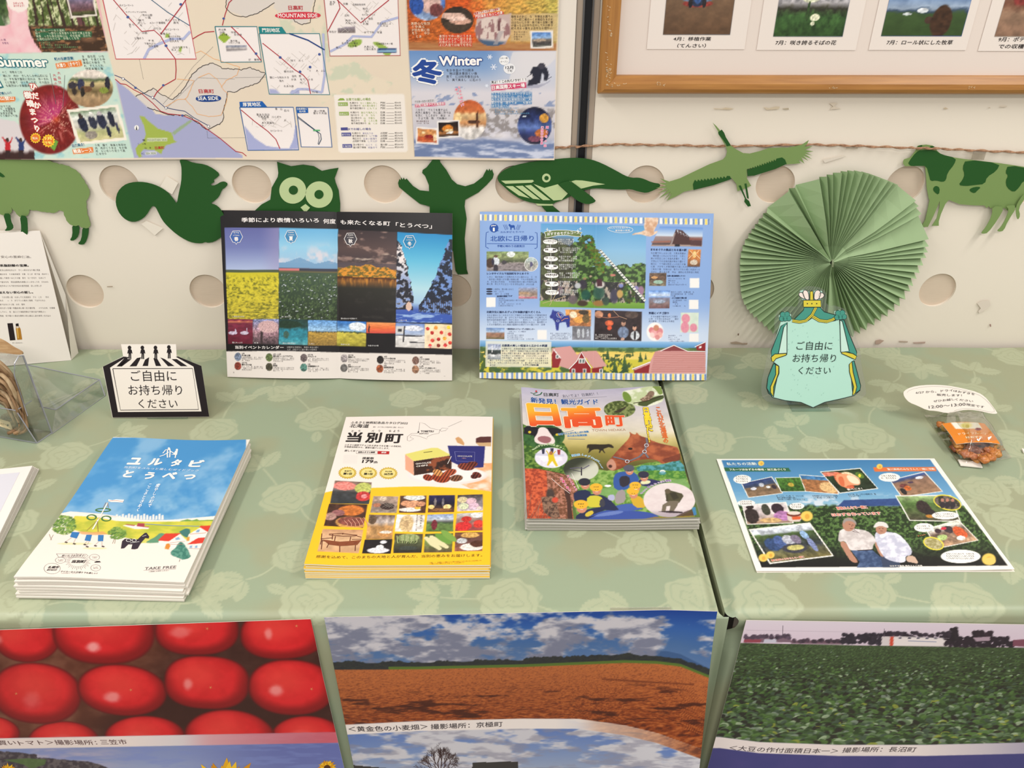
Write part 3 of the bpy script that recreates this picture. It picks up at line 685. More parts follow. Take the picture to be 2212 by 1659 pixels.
# =================================================================== FRAMED PICTURE BOARD
P0 = onY(1290, 199, YW-.006); P1 = onY(1331, 160, YW-.02)
t = thing('framed_photo_board', 'oak framed board of four season photo cards, upper right on the wall', 'picture frame', (P0[0], YW, P0[2]))
FW = .0243; X0, Z0, X1, Z1 = P0[0], P0[2], 1.02, .95
OAK = mat('oak frame', (176, 122, 58), rough=.42, spec=.5, noise=((12, 40, 220), .22, (150, 98, 42)))
OAKV = mat('oak frame upright', (176, 122, 58), rough=.42, spec=.5, noise=((220, 40, 12), .22, (150, 98, 42)))
prof = [(0, 0), (0, .011), (.003, .0165), (.008, .0195), (.015, .019), (.021, .014), (FW, .011), (FW, .004)]
def rail(name, A, B, inw, m, mi0, mi1):
    A = V3(*A); B = V3(*B); d = (B-A)/np.linalg.norm(B-A); inw = V3(*inw); V = []; n = len(prof)
    for P, s_ in ((A, 1), (B, -1)):
        for (a, b) in prof: V.append(P+inw*a+d*s_*a+V3(0, -b, 0))
    f = [(i, i+1, n+i+1, n+i) for i in range(n-1)]
    o = mesh_obj(name, V, f, m, t, smooth=False)
Yb = YW-.0045
rail('bottom_rail', (X0, Yb, Z0), (X1, Yb, Z0), (0, 0, 1), OAK, 0, 0); rail('left_rail', (X0, Yb, Z1), (X0, Yb, Z0), (1, 0, 0), OAKV, 0, 0)
rail('top_rail', (X1, Yb, Z1), (X0, Yb, Z1), (0, 0, -1), OAK, 0, 0); rail('right_rail', (X1, Yb, Z0), (X1, Yb, Z1), (-1, 0, 0), OAKV, 0, 0)
box('mount_board', (X0+FW-.002, Yb-.004, Z0+FW-.002), (X1-FW+.002, Yb-.001, Z1-FW), mat('white mount board', (222, 208, 198), rough=.6), t)
scr = Sheet(V3(X0, YW-.0243, Z0), V3(1, 0, 0), V3(0, 0, 1), .9, .1)
r = random.Random(5)
for cx, cy, n, sx_, sy_ in ((1312, 150, 26, 5, 16), (1314, 30, 8, 3, 20), (1320, 183, 10, 20, 3), (1425, 182, 7, 12, 4), (1800, 190, 6, 12, 2), (2095, 188, 4, 8, 2), (1318, 70, 8, 3, 8)):
    for _ in range(n):
        x, y = r.gauss(cx, sx_*.6), r.gauss(cy, sy_*.7); scr.line([(x, y), (x+r.uniform(-2, 3), y+r.uniform(-2.5, 2.5)), (x+r.uniform(1, 4), y+r.uniform(-2, 2))], .8, (222, 200, 165), 0, key='scuffs')
scr.O = scr.O+V3(0, .0, 0)
S0 = Sheet(V3(X0, Yb-.0045, Z0), V3(1, 0, 0), V3(0, 0, 1), .9, .5)
CARD = mat('white photo card', (228, 216, 207), rough=.5)
def card(xl, xr, yb, ph, stops, nz, blobs, caps, seed, lab, polys=()):
    A = S0.uvp([(xl, yb)])[0]; B = S0.uvp([(xr, yb)])[0]; wd = B[0]-A[0]
    s = Sheet(S0.P(np.array(A[0]), np.array(A[1]), .0006), V3(1, 0, 0), V3(0, 0, 1), wd, .15)
    o = s.body('photo_card', .0006, CARD, t, (2, 2)); o['label'] = lab
    s2 = Sheet(s.O, s.U, s.V, wd, .15); a, b, c = ph
    L = s.uvp([(a, c)])[0]; Rr = s.uvp([(b, c)])[0]
    q = Sheet(s.P(np.array(L[0]), np.array(L[1]), .0004), s.U, s.V, Rr[0]-L[0], .093)
    q.canvas(.0011, stops[0][1])
    tl = proj(q.P(np.array(0.), np.array(.093))); tr_ = proj(q.P(np.array(q.w), np.array(.093)))
    q.pic([tuple(map(float, tl)), tuple(map(float, tr_)), (b, c), (a, c)], stops, nz, blobs, seed)
    for pp, cc in polys: q.poly(pp, cc)
    q.commit('printed_picture', GLOSSY, o)
    for (tx, x0, x1, y, h) in caps: s.text(tx, (x0, y), (x1, y), h, (40, 34, 34), .012, skew=.12)
    s.flush(PRINT, o)
card(1397, 1608, 106, (1432, 1577, 75), [(0, (120, 130, 140)), (.38, (150, 140, 118)), (.45, (118, 92, 70)), (1, (96, 70, 50))], (10, 14, .2),
     [(.46, .58, .22, .05, (140, 58, 50)), (.46, .53, .22, .035, (96, 110, 130)), (.46, .52, .11, .10, (44, 50, 70)), (.46, .46, .07, .12, (56, 84, 136)), (.46, .40, .05, .06, (40, 46, 60)), (.30, .47, .04, .04, (205, 200, 195)), (.62, .47, .04, .04, (205, 200, 195)), (.36, .57, .03, .07, (40, 36, 40)), (.56, .57, .03, .07, (40, 36, 40))],
     [('4月：移植作業', 1454, 1535, 88, 8.5), ('（てんさい）', 1462, 1524, 103, 9)], 3, 'card with a blue tractor on a brown field')
card(1634, 1848, 108, (1670, 1820, 79), [(0, (128, 132, 150)), (.55, (165, 160, 162)), (.62, (52, 50, 40)), (.72, (60, 92, 48)), (1, (46, 72, 34))], (16, 14, .5),
     [(.46, .40, .16, .14, (228, 226, 200)), (.42, .46, .10, .08, (210, 212, 180)), (.55, .74, .07, .05, (222, 220, 190)), (.44, .66, .02, .14, (52, 74, 40)), (.53, .82, .03, .03, (220, 220, 190))],
     [('7月：咲き誇るそばの花', 1674, 1805, 97, 10)], 9, 'card with white buckwheat flowers')
card(1876, 2086, 108, (1903, 2077, 78), [(0, (74, 96, 162)), (.45, (110, 138, 182)), (.62, (150, 165, 185)), (.66, (60, 76, 96)), (.70, (60, 82, 44)), (1, (56, 78, 38))], (8, 10, .16),
     [(.44, .65, .07, .035, (225, 228, 232)), (.26, .70, .06, .02, (200, 205, 205)), (.54, .78, .05, .05, (70, 50, 40)), (.70, .80, .13, .22, (66, 44, 30))],
     [('7月：ロール状にした牧草', 1914, 2056, 96.5, 10)], 15, 'card with rolled hay bales in a green field')
card(2112, 2325, 110, (2148, 2300, 79), [(0, (170, 160, 150)), (.55, (118, 76, 58)), (.68, (150, 118, 95)), (1, (136, 104, 84))], (9, 9, .25),
     [(.22, .35, .14, .24, (128, 52, 48)), (.35, .3, .08, .1, (170, 178, 190)), (.6, .3, .2, .25, (90, 120, 160))],
     [('9月：ポテトハーベスター', 2155, 2300, 90, 10), ('での収穫（ばれいしょ）', 2155, 2300, 105, 10)], 21, 'card with a red potato harvester')
scr.flush(mat('scuff', attr=True), t)
for o in C.objects:
    if o.name.startswith('scuffs'): o['kind'] = 'stuff'

# lamps visible nowhere; the map poster

# =================================================================== TOURIST MAP POSTER ON THE WALL
kA = crop(0, 0, 3.456); kB = crop(600, 0, 3.456); kZ = crop(0, 0, 8.508)
tg = lambda c, n=1: [tuple(c)]*n
t = thing('map_poster', 'wide illustrated tourist map poster with season panels, upper left on the wall', 'poster', (-.33, YW-.004, .3195))
S = Sheet(V3(-.98, YW-.0035, .3195), V3(1, 0, 0), V3(0, 0, 1), 1.0587, .42, lambda u, v: .0015+.005*np.exp(-v/.035)*(.65+.35*np.sin(u*19+1)))
S.canvas(.0016, (226, 211, 188), (.16, 1.0587, 0, .23))
S.all(lambda X, Y: mix((226, 211, 188), (222, 204, 184), fbm(X/90, Y/90, 3)))
S.body('paper', .0003, PAPER, t, (60, 84))
# left season panels
S.poly([(-80, -10), (213, -10), (233, 113), (-80, 118)], (226, 176, 178))
S.all(lambda X, Y: S.img)
S.pic([(-60, -20), (10, -20), (24, 62), (-60, 62)], [(0, (40, 60, 32)), (.6, (70, 92, 50)), (1, (200, 200, 180))], (9, 9, .5), seed=2)
S.poly([(0, 30), (14, 60), (12, 64), (-60, 62), (-60, 30)], (70, 100, 60))
S.poly(kZ(-600, 560, 150, 460, 480, 220, 470, 200, 520, 520, 620, 760, 770, 955, -600, 975), lambda X, Y: mix((230, 160, 172), (236, 206, 204), fbm(X/22, Y/22, 8)))
def forest(a, b):
    n = fbm(a*22, b*12, 31); n2 = fbm(a*60, b*20, 35)
    c = mix((90, 104, 52), (206, 208, 160), ss(.42, .62, n)); c = mix(c, (54, 66, 34), ss(.45, .7, n2)*.7)
    for x, wd, k in ((.10, .025, .03), (.28, .022, .10), (.42, .025, .13), (.56, .018, .1), (.655, .05, .12), (.20, .01, .02), (.80, .015, .05), (.90, .02, .1), (.73, .01, .04), (.34, .008, .06)):
        c = mix(c, (58, 40, 34) if wd < .04 else (98, 58, 62), (np.abs(a-x-k*b) < wd*(.6+.6*b))*(b < .63)*.93)
    g = ss(.55, .60, b+.05*(n-.5)); gc = mix((66, 46, 32), (150, 104, 70), ss(.5, .7, fbm(a*14, b*30, 41)))
    gc = mix(gc, (146, 104, 76), ss(.3, .1, np.hypot((a-.78)/.5, (b-.8)/.25))*.6)
    return mix(c, gc, g)
S.quad([(56, -12), (205, -12), (233, 111), (66, 113)], forest)
S.poly(kZ(250, -100, 470, 200, 520, 520, 620, 760, 770, 965, 400, 965, 200, 500), lambda X, Y: mix((232, 168, 178), (238, 210, 208), fbm(X/22, Y/22, 8)))
S.poly([(78, 66), (84, 93), (104, 116), (60, 116), (52, 30), (56, 20)], lambda X, Y: mix((232, 168, 178), (238, 210, 208), fbm(X/22, Y/22, 8)), a=0)
S.poly(smooth_poly(kZ(110, -120, 470, -120, 530, 40, 520, 150, 440, 205, 375, 218, 330, 240, 325, 212, 240, 200, 150, 120, 105, 0)), (238, 224, 216))
S.pic(kZ(1235, -100, 1690, -100, 1755, 258, 1335, 300), [(0, (120, 124, 160)), (.45, (122, 96, 110)), (.75, (104, 70, 72)), (.86, (80, 84, 48)), (1, (64, 62, 40))], (14, 8, .4), seed=12, border=(4, (232, 220, 206)))
for i in range(4): S.poly([(74+i*1.3, 62+i*6.9), (197-[0, 0, 0, 24][i], 61.6+i*6.1), (199-[0, 0, 0, 24][i], 68.5+i*5.8), (76+i*1.3, 68.6+i*6.6)] if i else [(75, 62), (140, 61), (141, 67), (76, 68)], (44, 104, 70), .9)
for i in range(4): S.tiny((76+i*1.4, 68.3+i*6.2), ([140, 196, 197, 172][i], 68+i*5.6), 5.2, (215, 222, 190), i)
for i in range(3): S.tiny((88+i*1, 94+i*5), ([110, 148, 170][i], 94+i*4.6), 3.8, (122, 160, 110), 20+i); S.poly([(84+i, 90.5+i*5), (87+i, 90.5+i*5), (87+i, 94+i*5), (84+i, 94+i*5)], (206, 110, 70))
for i, s_ in enumerate(('', 'スポットを', 'みつけよう！')):
    if s_: S.text(s_, (28+i, 4+i*5.5), (49+i*2, 3.5+i*5.6), 5, (206, 84, 98), .01, res=1)
S.tiny((-10, 88), (14, 88), 4.5, (120, 70, 120), 3); S.tiny((-10, 95), (20, 95), 4.5, (120, 70, 120), 5)
# summer panel
SUM = lambda X, Y: mix(mix((186, 212, 200), (206, 220, 202), fbm(X/30, Y/30, 9)), (150, 196, 198), ss(.60, .8, fbm(X/26+5, Y/18, 19)))
S.poly([(-80, 116), (233, 112), (291, 341), (-80, 345)], SUM)
S.poly([(-80, 252), (-10, 255), (32, 262), (60, 285), (74, 318), (75, 345), (-80, 345)], lambda X, Y: mix((214, 204, 204), (60, 36, 34), ss(322, 334, Y+6*(vn(X/4, Y*0, 3)-.5))))
for cx, c in ((16, (188, 40, 44)), (45, (44, 58, 110))):
    S.poly([(cx-5, 306), (cx+6, 306), (cx+7, 326), (cx-5, 326)], c); S.ell(cx, 302, 3.6, 4.6, (70, 46, 40))
    S.poly([(cx-4, 310), (cx-12, 297), (cx-10, 295), (cx-1, 306)], c); S.poly([(cx+4, 308), (cx+10, 296), (cx+12, 297), (cx+6, 312)], c)
    S.poly([(cx-4, 325), (cx+6, 325), (cx+6, 340), (cx+2, 340), (cx+1, 330), (cx-1, 340), (cx-5, 340)], (52, 34, 34))
fw = (121, 258)
def fire(X, Y):
    dx, dy = X-fw[0], Y-fw[1]; r = np.hypot(dx, dy)/74; a = np.arctan2(dy, dx)
    n = vn(a*26, r*3+a, 5); n2 = vn(a*60, r*9, 8)
    c = mix((88, 22, 20), (150, 36, 30), fbm(X/15, Y/15, 4)); c = mix(c, (196, 62, 128), ss(.1, .5, np.cos(a+2.3))*ss(1, .2, r)*.8)
    c = mix(c, (236, 150, 140), ss(.55, .9, n)*ss(1.05, .2, r)*.75); c = mix(c, (240, 196, 170), ss(.72, .95, n2)*ss(.9, .1, r)*.8)
    return mix(c, (216, 90, 50), ss(.18, 0, r)*.7)
S.ell(108, 258, 66, 75, fire, soft=.04)
for i, (cx, cy, rr) in enumerate(((77, 298, 12), (105, 304, 15))):
    st = [(cx+(rr if j % 2 else rr*.8)*math.cos(PI*j/14), cy+(rr if j % 2 else rr*.8)*math.sin(PI*j/14)) for j in range(28)]
    if i: S.poly([(112, 300), (126, 305), (118, 326), (106, 316)], (110, 160, 62))
    S.fill(st, (236, 190, 50), 1); S.disc(cx, cy, rr*.66, rr*.66, (226, 120, 46), 2)
    S.text('7月' if i else '花火', (cx-rr*.5, cy+(-1 if i else 3)), (cx+rr*.5, cy+(-2 if i else 3)), rr*.45, (250, 235, 200) if not i else (255, 240, 120), .03, 3)
    if i: S.text('下旬', (cx-rr*.5, cy+8), (cx+rr*.5, cy+7), rr*.45, (255, 240, 120), .03, 3)
S.vtext('ひだか', (70, 176), (83, 236), 16, (240, 232, 222), .05, 2, ((198, 52, 44), .14))
S.vtext('樹魂まつり', (58, 196), (83, 286), 16, (240, 232, 222), .05, 2, ((198, 52, 44), .14))
S.text('Summer', (-3, 144), (106, 145), 22, (246, 240, 230), .035, 2, ((44, 112, 122), .10), res=3)
S.para((5, 158), (78, 158), 1, 7, 5, (60, 66, 64), 1); S.para((7, 166), (104, 166), 4, 7.1, 5.2, (60, 66, 64), 5, dx=2)
S.text('町の伝統芸能', (119, 131), (160, 129), 7.5, (34, 106, 126), .04, 2, ((240, 240, 235), .12), res=1)
S.poly(kZ(1015, 1165, 1490, 1105, 1515, 1215, 1045, 1265), (226, 122, 52)); S.text('木遣り（きやり）', (124, 146.5), (174, 141), 9, (248, 238, 220), .03, 1, res=2)
for i, q in enumerate((226, 228, 229, 230, 230)): S.tiny((177+i*1.6+(0 if i < 4 else 2), 124.5+i*6.7), (q, 124+i*6.6), 5.4, (52, 52, 50), 60+i)
S.line([(108, 158), (121, 225)], .8, (110, 110, 110)); S.line([(140, 162), (136, 232)], .8, (110, 110, 110))
S.vtext('大輪の華', (117, 158), (123, 192), 7, (205, 70, 88)); S.vtext('大自然の夜空に', (127, 152), (134, 222), 7, (205, 70, 88))
S.pic([(145, 150), (244, 150), (244, 232), (145, 232)], [(0, (226, 212, 200)), (.20, (222, 210, 196)), (.27, (78, 92, 60)), (.36, (200, 180, 130)), (.58, (110, 92, 60)), (.7, (176, 146, 108)), (1, (150, 118, 86))], (16, 10, .25),
      [(.12, .42, .10, .10, (58, 52, 60)), (.30, .40, .08, .16, (52, 54, 78)), (.42, .52, .13, .09, (110, 78, 54)), (.34, .60, .05, .12, (46, 40, 36)), (.16, .58, .06, .10, (60, 50, 44)), (.88, .36, .06, .20, (44, 42, 52)), (.55, .40, .05, .08, (70, 60, 60)), (.80, .55, .10, .08, (130, 142, 60))], seed=8, round_=True)
S.pic(kA(520, 840, 860, 800, 928, 1025, 600, 1062), [(0, (120, 140, 110)), (.2, (220, 220, 210)), (.5, (196, 190, 176)), (.7, (186, 186, 130)), (1, (200, 190, 140))], (12, 10, .2),
      [(.20, .42, .10, .26, (40, 44, 62)), (.42, .40, .09, .22, (52, 54, 70)), (.62, .38, .10, .26, (44, 46, 66)), (.84, .36, .07, .26, (40, 42, 58)), (.2, .15, .05, .09, (70, 56, 50)), (.44, .14, .05, .09, (226, 222, 214)), (.62, .14, .05, .08, (190, 180, 180)), (.30, .8, .14, .14, (150, 140, 128)), (.70, .75, .05, .2, (40, 42, 60)), (.92, .66, .03, .2, (60, 60, 80))], seed=18, border=(6, (240, 230, 214)))
S.poly(kA(530, 1080, 635, 1075, 640, 1100, 535, 1105), (44, 116, 130), .0)
S.text('迫力満点！', (156, 318), (183, 315), 7, (34, 106, 126), .03, 2, ((240, 240, 235), .1), res=1)
S.poly(kA(540, 1115, 692, 1098, 698, 1140, 545, 1152), (226, 122, 52)); S.text('輓過レース', (160, 331), (200, 328), 8.5, (250, 240, 225), .03)
for i in range(4): S.tiny((205+i, 316+i*6.3), ([273, 275, 277, 232][i], 315+i*6.2), 5, (62, 62, 60), 80+i)
S.text('川が楽しい！', (-8, 206), (25, 203), 7, (34, 106, 126), .03, 2, ((240, 240, 235), .1), res=1)
S.poly(kA(-60, 722, 115, 722, 115, 758, -60, 768), (226, 122, 52)); S.text('山登山', (2, 217), (31, 216), 8.5, (250, 240, 225), .03)
for i in range(5): S.tiny((-10, 232+i*5), ([30, 34, 35, 34, 39][i], 232+i*5), 4.8, (62, 62, 60), 90+i)
S.fill(kA(-40, 590, 0, 600, 25, 645, 30, 652, 5, 660, -40, 655), (44, 112, 122)); S.fill(kA(-35, 605, -2, 612, 16, 645, -30, 648), (240, 236, 228), 2)
# the map itself
SEA = (164, 165, 198)
S.poly(kA(862, 592, 900, 625, 960, 670, 1010, 720, 1055, 745, 1100, 775, 1130, 810, 1160, 850, 1240, 860, 1330, 862, 1420, 880, 1480, 905, 1540, 950, 1600, 1000, 1680, 1060, 1740, 1110, 1810, 1160, 1815, 1180, 1000, 1180), SEA)
S.poly(kB(620, -40, 880, -40, 1010, 1190, 800, 1190, 640, 1190, 420, 1150), (226, 211, 188), 0)
def relief(X, Y): return mix((226, 211, 188), (200, 203, 178), ss(.5, .62, fbm(X/26, Y/26, 77, 5)))
S.poly(kB(390, 420, 600, 470, 700, 560, 860, 620, 800, 700, 700, 740, 640, 690, 560, 700, 440, 690, 400, 600), relief, .9)
S.poly(kB(230, -60, 290, -60, 370, 240, 400, 430, 440, 700, 330, 780, 280, 700), relief, .8); S.poly(kB(-10, 60, 130, 60, 250, 180, 200, 250, 60, 240, 20, 190), relief, .8)
GREY = (214, 203, 194)
A1 = kA(1010, 718, 1085, 690, 1145, 655, 1190, 695, 1285, 745, 1350, 690, 1410, 600, 1440, 545, 1510, 490, 1590, 468, 1660, 510, 1800, 520, 1870, 505, 1985, 548, 1930, 620, 1830, 650, 1750, 690, 1700, 685, 1690, 740, 1665, 830, 1670, 890, 1640, 925, 1545, 968, 1400, 860, 1250, 855, 1100, 800)
S.poly(A1, GREY); S.poly(kA(1690, -40, 1700, 80, 1760, 100, 1830, 128, 1930, 100, 2050, 20, 2060, -40), GREY); S.poly(kB(-20, -40, -30, 60, 60, 120, 130, 170, 180, 185, 230, 165, 240, 90, 285, -40), GREY)
def jag(pts, amp=1.2, seed=0):
    r = random.Random(seed); o = []
    for a, b in zip(pts, pts[1:]):
        n = max(1, int(math.dist(a, b)/4))
        for i in range(n): o.append((a[0]+(b[0]-a[0])*i/n+r.uniform(-amp, amp), a[1]+(b[1]-a[1])*i/n+r.uniform(-amp, amp)))
    return o+[pts[-1]]
BK = (62, 56, 54); RD = (176, 46, 58); NV = (42, 62, 112); OR = (236, 176, 120); GY = (196, 188, 180)
S.line(jag(A1[:22]), 1.3, BK); S.line(jag(A1[21:26], 1.6), 1.5, BK)
S.line(jag(kA(1690, -40, 1685, 60, 1740, 110, 1830, 128, 1930, 95, 2050, 20), 1), 1.3, BK); S.line(jag(kB(285, -30, 262, 80, 240, 165, 180, 185, 130, 160, 118, 140), 1), 1.3, BK)
for q in (kA(1320, 590, 1450, 600, 1400, 720, 1380, 740, 1440, 800, 1470, 850, 1560, 870, 1650, 860, 1690, 760, 1700, 700, 1650, 650, 1690, 600, 1770, 560, 1790, 500, 1600, 440, 1500, 380, 1460, 395), kA(1480, 580, 1560, 545, 1620, 590, 1660, 650), kA(1230, 800, 1330, 740, 1390, 740)): S.line(jag(q, .5), 1.1, OR)
S.line(kA(1310, 440, 1315, 520, 1310, 590, 1250, 625, 1220, 640, 1170, 690, 1140, 740), 1.8, RD); S.line(kA(860, 590, 900, 625, 940, 630, 1000, 670, 1060, 700, 1140, 770, 1200, 830, 1260, 850, 1360, 860, 1480, 910, 1540, 960, 1640, 1030, 1700, 1080, 1760, 1130, 1810, 1140, 1840, 1165), 1.8, RD)
S.line(kA(855, 560, 930, 590, 1010, 650, 1080, 700, 1160, 740, 1230, 800, 1290, 815, 1380, 830, 1450, 880, 1560, 940), 1.5, NV); S.line(kA(1440, 290, 1480, 265, 1530, 240, 1600, 235), 1.8, RD); S.line(kA(1750, -20, 1710, 20, 1680, 110, 1660, 190), 1.8, RD)
for q in (kA(1070, 590, 1040, 440), kA(1750, 590, 1480, 580, 1240, 810), kA(1990, 575, 1750, 580), kA(1590, 350, 1440, 500, 1370, 600, 1215, 780), kA(1835, 1027, 1550, 1030, 1545, 970)):
    for a, b in zip(q, q[1:]):
        n = int(math.dist(a, b)/3)
        for i in range(n): S.line([(a[0]+(b[0]-a[0])*i/n, a[1]+(b[1]-a[1])*i/n), (a[0]+(b[0]-a[0])*(i+.5)/n, a[1]+(b[1]-a[1])*(i+.5)/n)], .8, (90, 90, 90))
for x, y in ((920, 588), (1140, 727), (1240, 805), (1557, 942)): S.disc(*kA(x, y)[0], 3, 3, NV, 2, 12); S.disc(*kA(x, y)[0], 2.2, 2.2, (240, 236, 230), 3, 12)
for x, y in ((1012, 655), (1220, 636), (1362, 862), (1670, 138)): S.disc(*kA(x, y)[0], 3, 2.6, (70, 88, 150), 3, 6)
S.text('日高町', kA(1487, 696)[0], kA(1600, 696)[0], 9, (186, 38, 50), .02); S.fill([p for p in smooth_poly(kA(1462, 712, 1650, 708, 1652, 758, 1462, 762), 3)], (32, 66, 132), 1)
S.text('SEA SIDE', kA(1480, 748)[0], kA(1632, 746)[0], 8, (244, 240, 232), .02, 2)
S.text('日高町', kA(2155, 75)[0], kA(2265, 75)[0], 10, (186, 38, 50), .02); S.fill(smooth_poly(kA(2055, 92, 2392, 86, 2396, 142, 2052, 142), 3), (206, 58, 72), 1); S.text('MOUNTAIN SIDE', kA(2076, 130)[0], kA(2372, 130)[0], 8.5, (246, 238, 232), .015, 2)
# island silhouette (left corner of the map) with plain markings
S.poly(kA(1040, 865, 1075, 868, 1110, 905, 1180, 960, 1280, 990, 1300, 1045, 1320, 1060, 1290, 1070, 1240, 1085, 1215, 1120, 1205, 1152, 1150, 1120, 1070, 1115, 1050, 1140, 1062, 1170, 1040, 1178, 1020, 1150, 1012, 1110, 1030, 1080, 1070, 1060, 1090, 1000, 1070, 930), (160, 176, 78))
S.poly(kA(1285, 990, 1350, 940, 1420, 895, 1440, 900, 1390, 940, 1330, 985, 1300, 1010), (146, 168, 120), .8)
S.text('日高町', kA(1160, 1115)[0], kA(1230, 1112)[0], 6.5, (186, 38, 50), .02)
for q, tx in ((kA(1100, 1052, 1245, 1050), 'MOUNTAIN SIDE'), (kA(1090, 1152, 1165, 1150), 'SEA SIDE')): S.poly([(q[0][0]-1, q[0][1]-5.5), (q[1][0]+1, q[1][1]-5.5), (q[1][0]+1, q[1][1]+1.5), (q[0][0]-1, q[0][1]+1.5)], (226, 226, 214), .8); S.text(tx, *q, 4.2, (150, 160, 120), .01)
for q in (kA(1062, 1052, 1090, 1052), kA(1028, 1080, 1092, 1080), kA(1080, 1110, 1150, 1108), kA(1055, 1152, 1082, 1152)): S.tiny(*q, 4, BK, 7)
S.disc(*kA(1020, 953)[0], 5, 5.6, (240, 236, 232), 1); S.fill(kA(1020, 935, 1026, 972, 1020, 968, 1014, 972), (30, 30, 40), 2)
# inset maps
def inset(q, edge, bg=(236, 226, 222), wd=1.8): S.poly(q, bg); S.line(q, wd, edge, 2, closed=True)
def roads(seed, x0, y0, x1, y1, n):
    r = random.Random(seed)
    for _ in range(n):
        a = (r.uniform(x0, x1), r.uniform(y0, y1)); d = r.choice((.7, .75, 2.3, 2.25)); L = r.uniform(6, 26)
        b = (min(max(a[0]+L*math.cos(d), x0), x1), min(max(a[1]+L*math.sin(d), y0), y1)); S.line([a, b], .6, GY, 1)
def labels(lst, h=4.6, col=(66, 60, 62), k=None):
    for i, (x, y, x2, *tx) in enumerate(lst):
        if tx: S.text(tx[0], k(x, y)[0], k(x2, y)[0], h, col, 0, 2, res=1)
        else: S.tiny(k(x, y)[0], k(x2, y)[0], h, col, i, layer=2)
inset([(218, -20)]+kA(865, 440, 1465, 440)+[(404, 20), (396, -20)], (202, 60, 80)); roads(1, 245, 5, 410, 118, 40)
S.line(kA(1075, 440, 1110, 370, 1180, 330, 1280, 290, 1370, 290, 1420, 235), 5, (176, 180, 212), 1)
S.line(kA(840, -10, 950, 120, 1060, 235, 1150, 225, 1200, 270, 1250, 360, 1310, 440), 1.8, RD, 2); S.line(kA(1400, -20, 1345, 60, 1270, 160, 1200, 255), 1.8, RD, 2); S.line(kA(1120, -10, 1250, 90, 1415, 190), 1.6, (44, 90, 120), 2)
for x, y in ((955, 127), (1240, 341), (1350, 32)): S.disc(*kA(x, y)[0], 3.4, 3, (70, 88, 150), 3, 6)
S.poly(kA(1235, 250, 1265, 250, 1262, 285, 1235, 283), (150, 176, 78)); S.poly(kA(1340, 350, 1360, 350, 1352, 390, 1332, 385), (150, 176, 78))
labels([(895, 48, 998, 'セイコーマート'), (940, 98, 1095, '七ブンイレブン(ATM)'), (1065, 120, 1140), (1080, 138, 1128), (1035, 158, 1080), (1030, 178, 1092), (1045, 196, 1090), (960, 190, 1010), (965, 206, 1008), (1120, 178, 1235, 'Aコープ 郵便局'), (1235, 158, 1345), (1295, 176, 1340), (1145, 220, 1205), (1235, 228, 1338, 'セイコーマート'), (1017, 252, 1102), (1195, 258, 1280), (1258, 280, 1350, '富川さるがわ'), (1265, 297, 1355), (1268, 314, 1375), (1005, 292, 1078), (1105, 310, 1155), (1078, 332, 1185), (1110, 352, 1185), (1290, 360, 1425), (1280, 378, 1320)], k=kA)
inset(kA(1605, 198, 1918, 198, 1952, 462, 1650, 464), (44, 120, 128)); S.poly(kA(1625, 280, 1668, 240, 1722, 280, 1672, 325), (150, 176, 62)); S.line(kA(1725, 198, 1830, 300, 1952, 455), 2, RD, 2); S.pic(kA(1688, 342, 1842, 340, 1842, 378, 1688, 380), [(0, (120, 128, 150)), (.5, (190, 180, 176)), (1, (110, 104, 108))], (12, 2, .3), seed=4)
labels([(1632, 228, 1690), (1640, 248, 1680), (1640, 266, 1698, 'ゴルフ場'), (1725, 248, 1765), (1725, 266, 1810), (1720, 312, 1775), (1710, 326, 1792, 'とねっこの湯'), (1765, 218, 1808), (1855, 452, 1940)], k=kA); S.disc(*kA(1912, 400)[0], 3, 3, (70, 88, 150), 3, 6)
inset(kA(1935, 250, 2385, 250)+kB(388, 706)+kA(2010, 702), (44, 120, 128)); S.fill(kA(1930, 198, 2105, 200, 2138, 248, 1938, 248), (34, 128, 130), 3); S.text('門別地区', kA(1960, 240)[0], kA(2092, 240)[0], 9, (244, 240, 232), .02, 4)
roads(5, 585, 110, 690, 195, 34); S.line(kB(340, 250, 345, 420, 350, 560, 330, 690), 5, (176, 180, 212)); S.line(kB(100, 700, 150, 665, 220, 665, 330, 690), 5, (176, 180, 212)); S.poly(kA(2010, 665, 2060, 668, 2095, 700, 2012, 702), (168, 170, 205)); S.poly(kA(2160, 700, 2180, 670, 2230, 670, 2240, 702), (168, 170, 205))
S.line(kA(1960, 322, 2090, 425, 2200, 520)+kB(190, 560, 225, 600, 245, 700), 1.8, RD, 2); S.line(kA(2160, 250, 2300, 300)+kB(350, 372), 2.8, (38, 66, 126), 2)
for x, y in ((2092, 428), (2240, 535), (2315, 500), (2385, 405)): S.disc(*kA(x, y)[0], 3.2, 3, (70, 88, 150), 3, 6)
labels([(2170, 460, 2270), (2250, 520, 2310), (2290, 535, 2430), (2120, 540, 2215), (2180, 575, 2250), (2015, 585, 2160), (2085, 610, 2120), (2240, 600, 2340), (2240, 625, 2280), (2120, 650, 2195), (2175, 600, 2215), (2330, 695, 2380)], k=kA)
